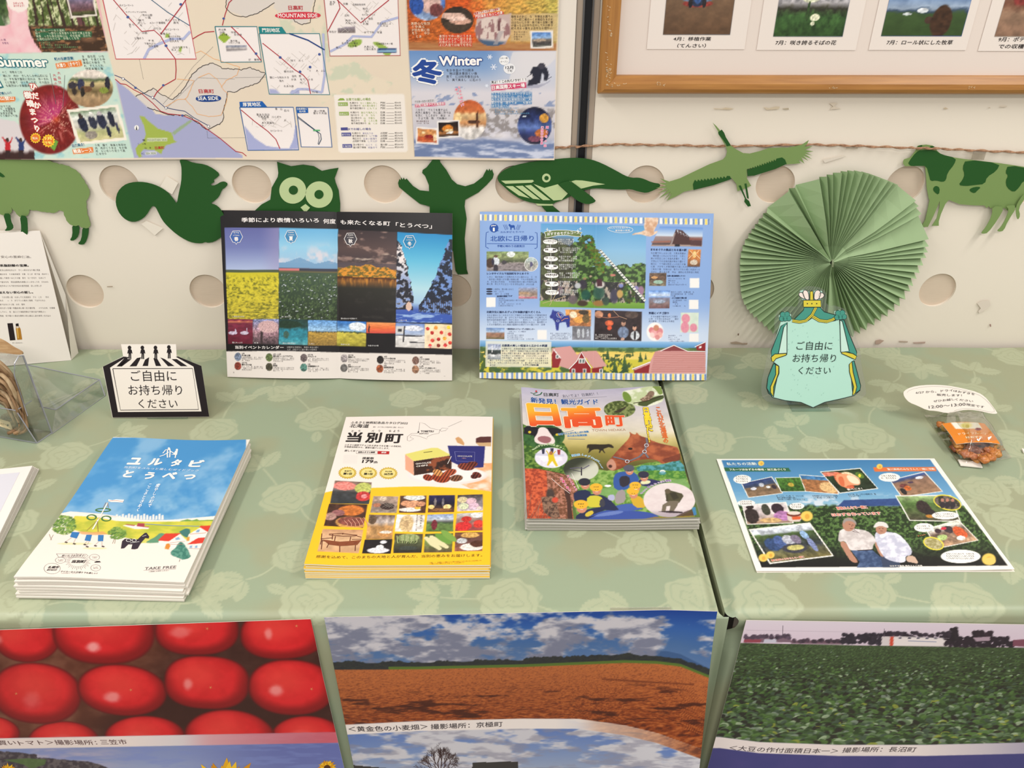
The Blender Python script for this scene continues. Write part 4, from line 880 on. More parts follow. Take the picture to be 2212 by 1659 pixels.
# long inset to the right
inset([(698, -20)]+kB(390, 418, 915, 414, 895, -60), (176, 88, 84)); roads(9, 735, 2, 850, 70, 26); S.line(kB(390, 385, 500, 330, 560, 270, 700, 275, 780, 165, 900, 130), 4.5, (176, 180, 212)); S.line(kB(435, -10, 620, 170, 830, 0), 1.8, RD, 2); S.line(kB(450, 0, 465, 60, 370, 240), 1.8, RD, 2)
S.poly(smooth_poly(kB(560, 300, 630, 285, 625, 340, 530, 360, 520, 330)), (150, 176, 78)); S.poly(smooth_poly(kB(700, 320, 740, 305, 850, 370, 840, 420, 790, 410, 770, 370)), (150, 176, 78)); S.pic(kB(445, 210, 530, 180, 580, 205, 578, 245, 450, 246)[0:1]+kB(575, 195, 578, 245, 450, 246), [(0, (150, 140, 150)), (1, (120, 108, 104))], (12, 3, .3), seed=3)
S.poly(kB(745, 362, 885, 358, 885, 395, 745, 398), (52, 72, 120)); S.poly(kB(745, 375, 885, 372, 885, 385, 745, 388), (150, 190, 214))
labels([(385, 22, 435), (388, 38, 425), (488, 36, 525, '交番'), (562, 42, 655, '日高総合支所'), (635, 72, 680), (630, 90, 680), (500, 122, 552), (630, 118, 728, 'セイコーマート'), (620, 146, 732), (505, 160, 548), (505, 178, 608), (630, 168, 682), (635, 185, 680), (742, 182, 848), (765, 198, 825), (645, 248, 780), (512, 312, 590), (478, 330, 600), (520, 350, 590), (738, 334, 858, '日高国際スキー場'), (645, 356, 720), (645, 374, 735), (385, 244, 440), (435, 362, 480)], k=kB)
inset(kA(1790, 800, 2190, 800, 2230, 1118, 1850, 1122), (40, 92, 150)); S.fill(kA(1788, 760, 1958, 755, 1995, 798, 1792, 800), (30, 92, 168), 3); S.text('厚賀地区', kA(1815, 795)[0], kA(1950, 792)[0], 9, (244, 240, 232), .02, 4)
S.poly(kA(1822, 935, 1900, 1030, 1990, 1090, 2100, 1105, 2225, 1112, 2228, 1118, 1852, 1122), (164, 168, 206)); S.poly(kA(2205, 930, 2215, 940, 2225, 1112, 2160, 1106, 2190, 1040), (164, 168, 206)); S.line(kA(1800, 820, 1900, 905, 2000, 980, 2060, 1040, 2090, 1110), 1.8, RD, 2); roads(12, 545, 245, 630, 275, 20)
labels([(2055, 820, 2110), (2120, 832, 2165), (1915, 862, 2015), (1925, 878, 2010), (1955, 892, 1990), (2030, 880, 2105), (2120, 905, 2140), (1955, 924, 2050), (1935, 944, 1972), (2020, 984, 2108, 'セイコーマート'), (2110, 1108, 2135)], k=kA)
inset(kB(138, 800, 375, 802, 405, 1098, 175, 1096), (40, 92, 150)); S.fill(kB(140, 805, 225, 805, 228, 842, 145, 844), (30, 92, 168), 3); S.text('日高厚賀IC', kB(145, 820)[0], kB(218, 819)[0], 4.2, (240, 240, 235), .01, 4, res=1); S.text('拡大図', kB(162, 838)[0], kB(208, 837)[0], 4.2, (240, 240, 235), .01, 4, res=1)
S.line(kB(150, 870, 240, 940, 320, 1000, 325, 1040, 305, 1080), 1.6, (44, 66, 90), 2); S.line(kB(150, 880, 240, 945, 300, 990, 310, 1030, 300, 1075), 1, (44, 66, 90), 2); S.fill(kB(265, 968, 315, 968, 315, 978, 265, 978), (90, 170, 110), 3); labels([(270, 836, 355), (265, 852, 368)], k=kB)
# timetable card
S.poly(smooth_poly(kB(415, 706, 945, 702, 972, 1130, 458, 1138), 1)[0:0] or kB(418, 712, 430, 706, 935, 702, 947, 712, 972, 1120, 960, 1134, 470, 1138, 455, 1128), (236, 226, 216))
S.text('お車でお越しの場合', kB(512, 752)[0], kB(695, 750)[0], 6, (140, 166, 70), .01); S.fill(kB(450, 745, 465, 733, 490, 733, 502, 748, 450, 750), (140, 166, 70))
S.text('JRでお越しの場合', kB(522, 975)[0], kB(698, 974)[0], 6, (92, 92, 150), .01); S.fill(kB(470, 952, 522, 950, 522, 972, 472, 973), (80, 80, 140))
rows = [(772, 450, '札幌から', '門別', '約90分'), (792, 0, '苫小牧から', '門別', '約45分'), (812, 0, '新千歳空港から', '門別', '約60分'), (843, 458, '札幌から', '日高', '約135分'), (863, 0, '旭川から', '日高', '約135分'), (884, 0, '苫小牧から', '日高', '約120分'), (904, 0, '帯広から', '日高', '約100分'), (924, 0, '新千歳空港から', '日高', '約90分'),
        (998, 475, '札幌から', '占冠駅', '約90分'), (1018, 0, '新千歳空港から', '占冠駅', '約70分'), (1038, 0, '帯広から', '占冠駅', '約75分'), (1057, 0, '占冠駅下車後', '日高', '約25分'), (1084, 482, '苫小牧から', '富川駅', '約30分'), (1104, 0, '富川駅下車後', '門別', '約50分')]
for i, (y, tx, a, b, c) in enumerate(rows):
    g = (150, 172, 90) if i < 8 else (130, 128, 172); x0 = 538+(y-772)*.08
    if tx: S.fill(kB(tx, y-8, tx+72, y-9, tx+74, y+18, tx+2, y+19), g if i < 8 else (92, 92, 150)); S.tiny(kB(tx+4, y+14)[0], kB(tx+68, y+13)[0], 4.2, (240, 235, 225), i, layer=2)
    S.text(a, kB(x0, y+4)[0], kB(x0+16*len(a), y+3)[0], 4.4, (70, 64, 62), 0, res=1); S.tiny(kB(x0+16*len(a)+14, y+4)[0], kB(745, y+3)[0], 4.2, g, i+40); S.text(b, kB(768, y+3)[0], kB(768+17*len(b), y+3)[0], 4.4, (70, 64, 62), 0, res=1)
    S.line([kB(810+(17 if len(b) > 2 else 0), y-1)[0], kB(868, y-1)[0]], .6, (120, 112, 108)); S.text(c, kB(874, y+2)[0], kB(920+(y-772)*.06, y+2)[0], 4.4, (70, 64, 62), 0, res=1)
S.line([(877, -10), (895, 338)], .8, (206, 190, 170))
# right column: autumn and winter
def autumn(a, b):
    n = fbm(a*20, b*14, 51); c = ramp(np.clip(a+.25*(n-.5), 0, 1), [(0, (176, 84, 38)), (.2, (186, 96, 40)), (.4, (206, 84, 34)), (.6, (200, 140, 66)), (1, (186, 170, 84))])
    c = c*(.55+.9*fbm(a*60, b*44, 57))[..., None]; return mix(c, mix((150, 84, 48), (196, 150, 96), fbm(a*8, b*30, 59)), ss(.80, .90, b))
S.quad([(877, -12), (1206, -12), (1202, 110), (883, 108)], autumn)
S.pic([(884, -30), (962, -30), (962, 44), (884, 44)], [(0, (150, 170, 200)), (.5, (70, 100, 160)), (1, (170, 190, 220))], (8, 8, .5), [(.6, .5, .3, .3, (206, 170, 160)), (.75, .7, .2, .2, (110, 60, 60)), (.2, .55, .2, .3, (44, 78, 150))], seed=6, round_=True)
S.pic([(953, 14), (1023, 14), (1023, 72), (953, 72)], [(0, (50, 40, 34)), (1, (70, 56, 44))], (8, 8, .4), [(.35, .35, .4, .12, (214, 176, 160)), (.6, .55, .35, .12, (206, 160, 140)), (.5, .45, .3, .08, (226, 190, 176))], seed=7, round_=True)
S.poly(kB(1490, 130, 1745, 100, 1740, 250, 1700, 330, 1600, 340, 1500, 300, 1470, 230), lambda X, Y: mix((196, 170, 164), (110, 90, 100), ss(50, 84, Y)*.8*fbm(X/6, Y/6, 3)))
S.ell(*kB(1605, 235)[0], 38, 32, lambda X, Y: mix(mix((216, 196, 186), (150, 110, 110), ss(.5, .56, fbm(X/9, Y/22, 71))), (70, 92, 120), ss(84, 92, Y-(X-1064)*.1)), soft=.03)
S.poly(kB(1640, 150, 1660, 150, 1660, 230, 1640, 230), (110, 72, 74)); S.poly(kB(1690, 230, 1650, 232, 1610, 330, 1640, 335), (170, 160, 160), .7)
S.poly(kB(1735, 105, 2088, 100, 2085, 310, 1735, 310), (206, 178, 136), .72)
for i in range(5): S.tiny(kB(1743, 132+i*22)[0], kB(2055 if i < 4 else 2050, 130+i*22)[0], 5.2, (60, 48, 40), i+30)
for i in range(4): S.tiny(kB(1760, 245+i*18)[0], kB([1868, 1845, 1828, 1812][i], 245+i*18)[0], 4.2, (90, 70, 60), i+70)
for i in range(5): S.tiny(kB(995+i*2, 185+i*24)[0], kB([1138, 1128, 1135, 1138, 1078][i], 185+i*24)[0], 6, (246, 222, 190), i+90)
for i in range(4): S.poly(kB(1203, 262+i*22, 1450, 262+i*22, 1450, 280+i*22, 1203, 280+i*22), (206, 62, 50), .8); S.tiny(kB(1205, 279+i*22)[0], kB(1449, 278+i*22)[0], 5.6, (248, 228, 200), i+100)
S.poly(kB(1465, 95, 1655, 60, 1658, 75, 1470, 112), (236, 226, 216)); S.text('絶景とグルメのあとは温泉！', kB(1470, 108)[0], kB(1652, 74)[0], 4.5, (186, 40, 46), .02, res=1)
S.poly(kB(1470, 115, 1680, 82, 1688, 105, 1480, 140), (206, 62, 60)); S.text('門別温泉とねっこの湯', kB(1478, 136)[0], kB(1678, 103)[0], 6.5, (250, 240, 230), .02, 2, res=1)
S.pic(kB(1895, 245, 2040, 238, 2045, 345, 1902, 350), [(0, (84, 130, 196)), (.4, (150, 180, 216)), (.5, (120, 110, 100)), (.75, (70, 66, 66)), (1, (104, 104, 96))], (10, 10, .3), [(.4, .55, .35, .1, (170, 150, 130))], seed=11, border=(3.5, (238, 230, 222)))
def winter(a, b):
    n = fbm(a*7, b*6, 61); c = ramp(b, [(0, (104, 140, 190)), (.16, (132, 160, 200)), (.30, (186, 190, 206)), (.38, (214, 208, 214)), (.62, (206, 200, 204)), (.75, (196, 192, 202)), (1, (140, 150, 180))])
    c = mix(c, (226, 218, 220), ss(.5, .8, a)*ss(.5, .1, b)*.8)
    mt = (b > .36+.05*np.sin(a*14)+.04*n)*(b < .50); c = mix(c, (132, 146, 180), mt*ss(.5, .62, fbm(a*18+b*12, b*16, 63))*.9)
    gr = ss(.50, .55, b)*ss(.82, .78, b)*ss(.44, .5, a); c = mix(c, (132, 124, 122), gr*ss(.45, .6, fbm(a*30, b*22, 64))*.8)
    lo = ss(.80, .86, b+.06*(n-.5)); c = mix(c, mix((108, 124, 162), (196, 200, 218), ss(.4, .7, fbm(a*9-b*5, b*26, 66))), lo)
    return mix(c, (232, 226, 230), ss(.5, .0, np.hypot((a-.62)/.3, (b-.78)/.12))*.8)
S.quad([(883, 109), (1202, 109), (1196, 343), (895, 339)], winter)
S.poly(kB(1755, 385, 2075, 385, 2072, 440, 1900, 600, 1600, 760, 1700, 700, 1740, 550, 1730, 460), (222, 216, 216), .75)
S.text('冬', (892, 183), (957, 181), 54, (38, 70, 146), .045, 3, ((240, 238, 236), .11), res=3)
S.text('Winter', (949, 142), (1042, 141), 21, (246, 240, 236), .035, 3, ((42, 74, 140), .10), res=3)
for i in range(4): S.tiny(kB(1258, 534+i*23.5)[0], kB([1466, 1490, 1505, 1520][i], 532+i*24.5)[0], 5.8, (60, 58, 66), i+120)
S.poly(kB(1590, 605, 1850, 585, 1852, 612, 1592, 630), (236, 232, 230)); S.text('見よ！！この大パノラマ！！！', kB(1596, 626)[0], kB(1852, 604)[0], 6.5, (36, 34, 44), .02, 2, res=1)
S.poly(kB(1590, 635, 1852, 615, 1856, 655, 1598, 678), (206, 64, 104)); S.text('日高国際スキー場', kB(1600, 670)[0], kB(1845, 650)[0], 9, (250, 240, 238), .03, 2)
for i in range(5):
    x2 = [1895, 1895, 1895, 1895, 1725][i]; S.poly(kB(1593, 690+i*23, x2, 688+i*23, x2, 708+i*23, 1593, 709+i*23), (60, 118, 172), .85); S.tiny(kB(1595, 706+i*23)[0], kB(x2-2, 705+i*23)[0], 5.4, (236, 240, 242), i+130)
for i in range(4): S.tiny(kB(1620, 812+i*15)[0], kB([1800, 1735, 1790, 1880][i], 812+i*13)[0], 3.6, (96, 150, 190), i+150)
S.disc(*kB(1690, 450)[0], 11, 10.5, (236, 234, 234), 1); S.text('スキー場', kB(1660, 442)[0], kB(1715, 440)[0], 4, (50, 50, 60), 0, 2, res=1); S.text('オープン', kB(1663, 468)[0], kB(1718, 466)[0], 4, (50, 50, 60), 0, 2, res=1)
S.disc(*kB(1730, 512)[0], 13, 11.5, (232, 230, 232), 1); S.text('12月', kB(1700, 516)[0], kB(1758, 516)[0], 7, (40, 40, 50), .02, 2); S.text('下旬', kB(1712, 538)[0], kB(1750, 538)[0], 5.5, (40, 40, 50), 0, 2)
for cx, cy, q in ((1583, 425, 5.5), (1612, 500, 7), (1560, 640, 4)):
    for a in range(3):
        c0 = kB(cx, cy)[0]; S.line([(c0[0]+q*math.cos(a*PI/3), c0[1]+q*math.sin(a*PI/3)), (c0[0]-q*math.cos(a*PI/3), c0[1]-q*math.sin(a*PI/3))], 1.8, (222, 226, 238))
# skier
SK = (40, 42, 56)
for q in (kB(1905, 500, 1960, 490, 2010, 505, 2025, 560, 2010, 600, 1985, 600, 1990, 560, 1970, 545, 1960, 620, 1890, 640, 1860, 640, 1905, 580, 1900, 550, 1890, 560, 1885, 540), kB(1870, 600, 1900, 590, 1920, 630, 1870, 645)): S.poly(q, SK)
S.ell(*kB(1970, 492)[0], 8, 6.5, (64, 62, 74)); S.line(kB(1895, 550, 1860, 575), .8, SK); S.line(kB(2000, 600, 2045, 572), .8, SK); S.poly(kB(1850, 640, 1990, 625, 2035, 600, 2030, 612, 1950, 655, 1860, 660), (150, 150, 170), .7)
S.pic([(979, 216), (1051, 216), (1051, 302), (979, 302)], [(0, (190, 90, 50)), (.28, (206, 112, 62)), (.36, (226, 190, 140)), (.6, (186, 130, 84)), (.7, (230, 222, 216)), (1, (196, 190, 186))], (9, 9, .3), [(.62, .55, .2, .05, (80, 52, 40)), (.72, .5, .04, .2, (90, 56, 40)), (.15, .45, .1, .14, (240, 206, 150))], seed=14, round_=True)
S.pic([(1118, 231), (1192, 231), (1192, 312), (1118, 312)], [(0, (24, 26, 44)), (.3, (40, 52, 100)), (.55, (96, 120, 180)), (.7, (50, 60, 110)), (1, (40, 36, 50))], (8, 8, .4), [(.78, .3, .14, .12, (206, 150, 66)), (.7, .7, .2, .12, (190, 110, 60)), (.5, .85, .2, .08, (120, 70, 90)), (.2, .25, .06, .02, (230, 240, 250))], seed=15, round_=True)
S.vtext('今日の疲れを', kB(1350, 640)[0], kB(1385, 790)[0], 6, (226, 96, 130), .02, 3, ((246, 236, 236), .08)); S.vtext('癒やします', kB(1325, 650)[0], kB(1375, 800)[0], 6, (226, 96, 130), .02, 3, ((246, 236, 236), .08))
S.vtext('幻想的な夜景', kB(1975, 940)[0], kB(1970, 1080)[0], 6.5, (226, 96, 150), .02, 3, ((246, 236, 240), .08)); S.vtext('輝く冬の森', kB(2015, 930)[0], kB(1995, 1100)[0], 6.5, (226, 96, 150), .02, 3, ((246, 236, 240), .08))
S.pic(kB(1200, 915, 1345, 908, 1352, 1012, 1205, 1022), [(0, (26, 20, 24)), (.6, (70, 46, 30)), (.75, (170, 110, 60)), (1, (44, 34, 34))], (8, 8, .4), [(.45, .45, .28, .25, (214, 130, 50)), (.5, .6, .22, .1, (240, 210, 160)), (.55, .75, .2, .06, (230, 225, 220))], seed=16, border=(3.5, (238, 230, 226)))
S.pic(kB(1045, 958, 1185, 970, 1188, 1068, 1042, 1058), [(0, (206, 140, 84)), (.5, (216, 150, 90)), (.7, (176, 74, 44)), (1, (190, 100, 60))], (8, 8, .3), [(.6, .55, .25, .15, (140, 40, 36)), (.3, .3, .1, .1, (246, 220, 170)), (.9, .6, .1, .3, (236, 200, 160))], seed=17, border=(3.5, (238, 230, 226)))
S.text('アフタースキーはココ！', kB(1025, 768)[0], kB(1165, 756)[0], 5, (44, 40, 48), .02, 3, ((240, 236, 234), .10), res=1); S.poly(kB(1025, 778, 1245, 764, 1248, 785, 1028, 800), (206, 64, 104)); S.text('沙流川温泉ひだか高原荘', kB(1030, 796)[0], kB(1243, 782)[0], 6, (250, 240, 238), .02, 2, res=1)
for i in range(4): S.tiny(kB(1028, 828+i*21)[0], kB([1272, 1293, 1290, 1285][i], 828+i*21)[0], 5, (60, 58, 66), i+170)
for i in range(2): S.tiny(kB(1035, 910+i*15)[0], kB(1130, 910+i*15)[0], 3.6, (110, 80, 80), i+190)
S.img[-2:] = (226, 211, 188); S.commit('printed_picture', PRINT, t); S.flush(PRINT, t)

Sb = Wallish(.0022); q = onY(1232, 318); o = prism('backing_sheet', [(1.5+.02, q[2]+.1), (1.5+q[0], q[2]+.1), (1.5+q[0], .79), (1.5+.02, .79)], mat('white backing paper', (226, 216, 204), rough=.6), None, Sb.P, 0, .0003)
tag(o, 'white sheet of paper behind the right edge of the map poster', 'paper sheet')

# =================================================================== OPEN BOOKLETS LEANING ON THE WALL
def leaning(BL, BR, h, top_y=None, lean=None):
    """plane through two px points on the table, leaning back to the wall (or by an angle)"""
    A = onZ(*BL, .0008); B = onZ(*BR, .0008); wd = np.linalg.norm(B-A); U = (B-A)/wd
    if lean is None:
        dy = YW-.004-(A[1]+B[1])/2; V = V3(0, dy, math.sqrt(h*h-dy*dy))
    else: V = V3(0, math.sin(lean), math.cos(lean))
    return A, U, V, wd
def open_booklet(name, label, BL, BR, base, seed):
    A, U, V, wd = leaning(BL, BR, .257)
    hw = wd/2
    def hf(u, v):
        d = np.abs(u-hw)/hw; return .006*np.sin(np.clip(d, 0, 1)*PI)**.8+.004*(1-d)*0+.0035*(1-np.exp(-np.abs(u-hw)/.02))
    S = Sheet(A, U, V, wd, .257, hf)
    t = thing(name, label, 'booklet', tuple(A+U*hw), None)
    S.canvas(.0011, base)
    for i, (a, b) in enumerate(((0, hw), (hw, wd))):
        s = Sheet(S.P(np.array(a), np.array(0.))-S.N*S.hf(np.array(a), 0), S.U, S.V, b-a, .257, (lambda u, v, a=a: hf(u+a, v)))
        o = s.body('page', .0009, PAPER, t, (26, 4), l0=-.0002)
    return S, t
kC = crop(460, 440, 3.95)
S, t = open_booklet('seasons_booklet', 'open magazine with four season landscapes under a black title band', (493, 813), (977, 821), (34, 30, 32), 1)
GB = 300
def stri(s): return s
S.all(lambda X, Y: mix((27, 22, 24), (22, 18, 20), vn(X/20, Y/20, 1)))
# bottom white band
S.poly([(470, 759)]+kC(600, 1256, 1050, 1268, 1060, 1268, 2050, 1290)+[(1010, 850), (470, 850)], (222, 212, 205))
def spring(a, b):
    n = fbm(a*30, b*40, 3); c = ramp(b, [(0, (92, 96, 150)), (.2, (108, 116, 166)), (.44, (164, 176, 206)), (.445, (70, 78, 60)), (.47, (80, 90, 58)), (.475, (196, 182, 40)), (.6, (190, 176, 44)), (1, (168, 152, 50))])
    c = mix(c, (150, 140, 176), (b < .44)*ss(.6, 1, a)*.5); f = ss(.48, .55, b)
    n2 = fbm(a*26/(0.4+b), b*b*46, 13); c = mix(c, (96, 96, 30), f*ss(.50, .72, n2)*.85); c = mix(c, (222, 204, 56), f*ss(.5, .3, n2)*.6); return c
def summer(a, b):
    n = fbm(a*5, b*7, 6); c = ramp(b, [(0, (96, 164, 206)), (.2, (140, 190, 216)), (.36, (150, 184, 210)), (.43, (150, 176, 200)), (.44, (52, 52, 72)), (.465, (60, 60, 66)), (.47, (112, 96, 60)), (.49, (60, 80, 60)), (1, (34, 46, 26))])
    c = mix(c, (210, 200, 206), (b < .38)*ss(.12, .3, b)*ss(.5, .75, n)*.9); mt = (b > .38-.06*np.clip(1-np.abs(a-.35)/.25, 0, 1)-.03*np.clip(1-np.abs(a-.85)/.2, 0, 1))*(b < .435); c = mix(c, (96, 138, 176), mt*.7)
    c = mix(c, (196, 110, 110), (np.abs(b-.455) < .012)*(a < .35)); f = ss(.49, .52, b); n2 = vn(a*34/(.35+b), b*b*70+b*20, 15); n3 = fbm(a*40, b*50, 18)
    c = mix(c, (84, 104, 62), f*ss(.45, .7, n3)*.8); c = mix(c, (206, 208, 216), f*ss(.84, .92, n2)*.85); return c
def autu(a, b):
    n = fbm(a*5, b*16, 26); c = ramp(b, [(0, (58, 46, 48)), (.2, (84, 66, 64)), (.34, (70, 58, 60)), (.40, (120, 100, 92)), (.44, (170, 108, 50)), (.50, (176, 112, 48)), (.52, (70, 40, 24)), (.56, (120, 80, 44)), (.64, (44, 42, 36)), (1, (30, 26, 26))])
    c = mix(c, (150, 122, 112), (b < .4)*ss(.55, .75, n)*.9); c = mix(c, (196, 176, 160), (np.abs(b-.29-.03*np.sin(a*5)) < .02)*ss(.5, .8, fbm(a*6, b*60, 29))*.9)
    hill = (b > .42-.04*np.exp(-((a-.5)/.3)**2)+.012*np.sin(a*21))*(b < .515); c = mix(c, mix((214, 142, 50), (110, 96, 44), ss(.42, .62, fbm(a*22, b*60, 27))), hill)
    c = mix(c, (80, 70, 76), (b > .36)*(b < .42)*(1-hill)*.8)
    c = mix(c, (190, 126, 50), ss(.52, .54, b)*ss(.64, .55, b)*ss(.4, .7, fbm(a*30, b*8, 28))*.9); return mix(c, (52, 48, 44), (b > .66)*ss(.55, .8, fbm(a*9, b*22, 30))*.6)
def wint(a, b):
    c = ramp(b, [(0, (30, 130, 186)), (.3, (92, 176, 208)), (.62, (170, 206, 216)), (.78, (160, 190, 216)), (.86, (66, 92, 168)), (1, (44, 70, 150))])
    n = fbm(a*16+b*9, b*26-a*6, 36); tr = mix((26, 32, 48), (110, 140, 196), ss(.5, .62, n)); tl = mix((36, 36, 46), (226, 216, 214), ss(.46, .60, n)); tl = mix(tl, (100, 130, 190), ss(.3, .6, b)*ss(.5, .62, n)*.8)
    rj = .03*vn(b*26, a*0, 5); R_ = (a > .42+(.92-.42)*np.clip((.80-b)/.74, 0, 1)**.72+rj-.05)*(b < .90+.03*a)*(b > .05); L_ = (a < .30*np.clip((b-.09)/.66, 0, 1)**.62-rj+.02)*(b < .86)*(b > .07)
    c = mix(c, tr, R_); c = mix(c, tl, L_); c = mix(c, (60, 44, 46), (R_ & (b > .74) & (np.abs((a*26) % 1-.5) < .14))*.8)
    c = mix(c, (226, 190, 170), (np.hypot((a-.22)/.05, (b-.82)/.05) < 1)*.9); sn = ss(.86, .89, b-.04*np.abs(a-.4)); return mix(c, mix((54, 84, 166), (150, 176, 216), ss(.5, .7, fbm(a*5, b*40, 39))), sn*(1-L_))
def qd(*p): return kC(*p)
S.quad(qd(98, 205, 565, 205, 560, 985, 125, 985), spring); S.quad(qd(565, 205, 1067, 215, 1058, 995, 560, 985), summer)
S.quad(qd(1067, 220, 1570, 242, 1562, 1010, 1058, 995), autu); S.quad(qd(1572, 242, 2066, 268, 2046, 1020, 1560, 1010), wint)
S.pic(qd(128, 985, 340, 985, 340, 1195, 128, 1195), [(0, (130, 40, 66)), (.05, (120, 36, 60)), (.1, (206, 120, 90)), (.16, (116, 40, 60)), (1, (96, 26, 44))], (6, 14, .3), [(.2, .56, .18, .07, (190, 176, 196)), (.66, .56, .17, .07, (196, 182, 200)), (.3, .48, .03, .08, (196, 186, 206)), (.76, .46, .02, .1, (196, 186, 206))], 3)
S.pic(qd(340, 985, 562, 985, 558, 1200, 340, 1195), [(0, (120, 130, 170)), (.5, (170, 130, 140)), (1, (70, 56, 60))], (22, 22, .7), [(.35, .7, .05, .4, (60, 46, 48)), (.6, .3, .4, .25, (196, 160, 160))], 4)
S.pic(qd(565, 985, 810, 990, 808, 1207, 562, 1202), [(0, (30, 54, 50)), (.3, (38, 70, 66)), (.42, (40, 118, 136)), (.8, (50, 134, 150)), (1, (90, 150, 156))], (12, 12, .3), [(.3, .2, .5, .15, (30, 52, 36)), (.25, .6, .1, .15, (60, 90, 80))], 5)
S.pic(qd(812, 992, 1058, 998, 1056, 1212, 810, 1208), [(0, (96, 148, 206)), (.42, (150, 184, 214)), (.46, (60, 60, 52)), (.5, (176, 140, 60)), (1, (140, 110, 54))], (20, 30, .35), [], 6)
S.pic(qd(1060, 998, 1308, 1008, 1305, 1220, 1056, 1212), [(0, (44, 104, 180)), (.4, (140, 178, 214)), (.44, (70, 80, 50)), (.48, (200, 184, 76)), (1, (150, 140, 50))], (9, 16, .3), [(.7, .2, .3, .18, (220, 224, 230))], 7)
S.pic(qd(1310, 1010, 1560, 1016, 1556, 1106, 1308, 1104), [(0, (226, 150, 90)), (.5, (226, 110, 60)), (1, (200, 76, 66))], (5, 20, .15), [(.09, .6, .025, .4, (60, 36, 36))], 8)
S.pic(qd(1560, 1018, 1808, 1024, 1806, 1232, 1556, 1224), [(0, (110, 134, 190)), (.45, (170, 184, 210)), (.5, (120, 120, 130)), (.55, (214, 210, 208)), (1, (206, 200, 196))], (7, 9, .2), [(.6, .2, .35, .12, (214, 216, 226)), (.5, .52, .45, .02, (44, 44, 54)), (.7, .78, .35, .02, (50, 48, 52))], 9)
S.poly(qd(1562, 1045, 1635, 1045, 1632, 1110, 1560, 1106), (206, 202, 200)); S.poly(qd(1630, 1045, 1640, 1045, 1630, 1180, 1618, 1180), (40, 36, 40)); S.poly(qd(1578, 1068, 1612, 1068, 1612, 1092, 1578, 1092), (50, 50, 56))
S.pic(qd(1808, 1024, 2045, 1032, 2040, 1238, 1806, 1232), [(0, (232, 210, 170)), (1, (236, 206, 176))], (8, 8, .15), [(x, y, .07, .08, c) for x, y, c in ((.1, .2, (190, 50, 50)), (.4, .15, (236, 150, 60)), (.86, .12, (236, 196, 50)), (.26, .36, (186, 46, 44)), (.6, .34, (200, 60, 54)), (.9, .4, (190, 50, 44)), (.28, .68, (206, 70, 60)), (.5, .62, (180, 40, 40)), (.72, .58, (226, 160, 60)), (.2, .9, (226, 60, 54)), (.5, .88, (140, 50, 40)), (.75, .86, (206, 60, 60)), (.92, .75, (196, 60, 44)))], 10)
WH = (234, 226, 222)
S.text('季節により表情いろいろ', kC(245, 158)[0], kC(905, 162)[0], 10, WH, .02); S.text('何度', kC(942, 170)[0], kC(1048, 172)[0], 10.5, WH, .02); S.text('も来たくなる町', kC(1088, 176)[0], kC(1512, 190)[0], 10, WH, .02); S.text('「とうべつ」', kC(1560, 200)[0], kC(1868, 214)[0], 10.5, WH, .02)
for cx, cy, n, e, col in ((200, 282, '春', 'Spring', (64, 96, 160)), (667, 278, '夏', 'Summer', (64, 128, 172)), (1174, 300, '秋', 'Autumn', (70, 66, 72)), (1678, 322, '冬', 'Winter', (40, 124, 170))):
    hx = [(cx+a, cy+b) for a, b in ((-54, 0), (-30, -48), (30, -50), (54, 2), (30, 48), (8, 50), (0, 66), (-10, 50), (-30, 46))]
    P_ = kC(*[q for p in hx for q in p]); S.fill(P_, col, 1); S.line(P_, 1.1, WH, 2, closed=True)
    S.text(n, kC(cx-17, cy+38)[0], kC(cx+19, cy+38)[0], 9.5, WH, .03, 3); S.text(e, kC(cx-24, cy-28)[0], kC(cx+24, cy-28)[0], 3.2, WH, .02, 3, res=1); S.text('in Tobetsu', kC(cx-26, cy-8)[0], kC(cx+26, cy-8)[0], 2.6, WH, .02, 3, res=1)
S.text('当別イベントカレンダー', kC(190, 1238)[0], kC(605, 1240)[0], 7, WH, .02)
for a, b in ((1230, 905), (1250, 888)): S.tiny(kC(632, a)[0], kC(b, a+2)[0], 3.6, (196, 190, 186), a)
for x, y, x2 in ((165, 968, 270), (585, 970, 675), (1092, 985, 1232), (1572, 1000, 1655), (165, 1190, 255), (350, 1192, 390), (595, 1196, 706), (820, 1200, 868), (1090, 1206, 1168), (1322, 1216, 1415), (1572, 1220, 1636), (1830, 1224, 1905)): S.tiny(kC(x, y)[0], kC(x2, y+1)[0], 3.2, (226, 222, 220), x, gap=0)
ev = [(213, 1306, (110, 120, 140), '2月', '冬の森と広場'), (480, 1312, (96, 110, 66), '3月〜10月', '道民の森フィールドプログラム'), (775, 1316, (96, 84, 84), '5月下旬', 'すすむパーク'), (1120, 1320, (150, 140, 140), '7月下旬', '亜麻まつり'), (1428, 1332, (44, 38, 36), '8月', 'とうべつ花火大会'), (1730, 1338, (120, 90, 80), '9月', 'とうべつ全肉市'),
      (213, 1385, (130, 60, 50), '3月下旬', '雪中つるり大会'), (480, 1393, (76, 72, 56), '6月', '夏至祭'), (775, 1398, (80, 120, 110), '7月', '北海道亜麻まつり'), (1118, 1402, (104, 100, 98), '8月', '石狩川フィッシング'), (1424, 1408, (150, 80, 50), '9月', '当別神社例大祭'), (1728, 1414, (150, 110, 86), '12月', 'スウェーデン交流センター')]
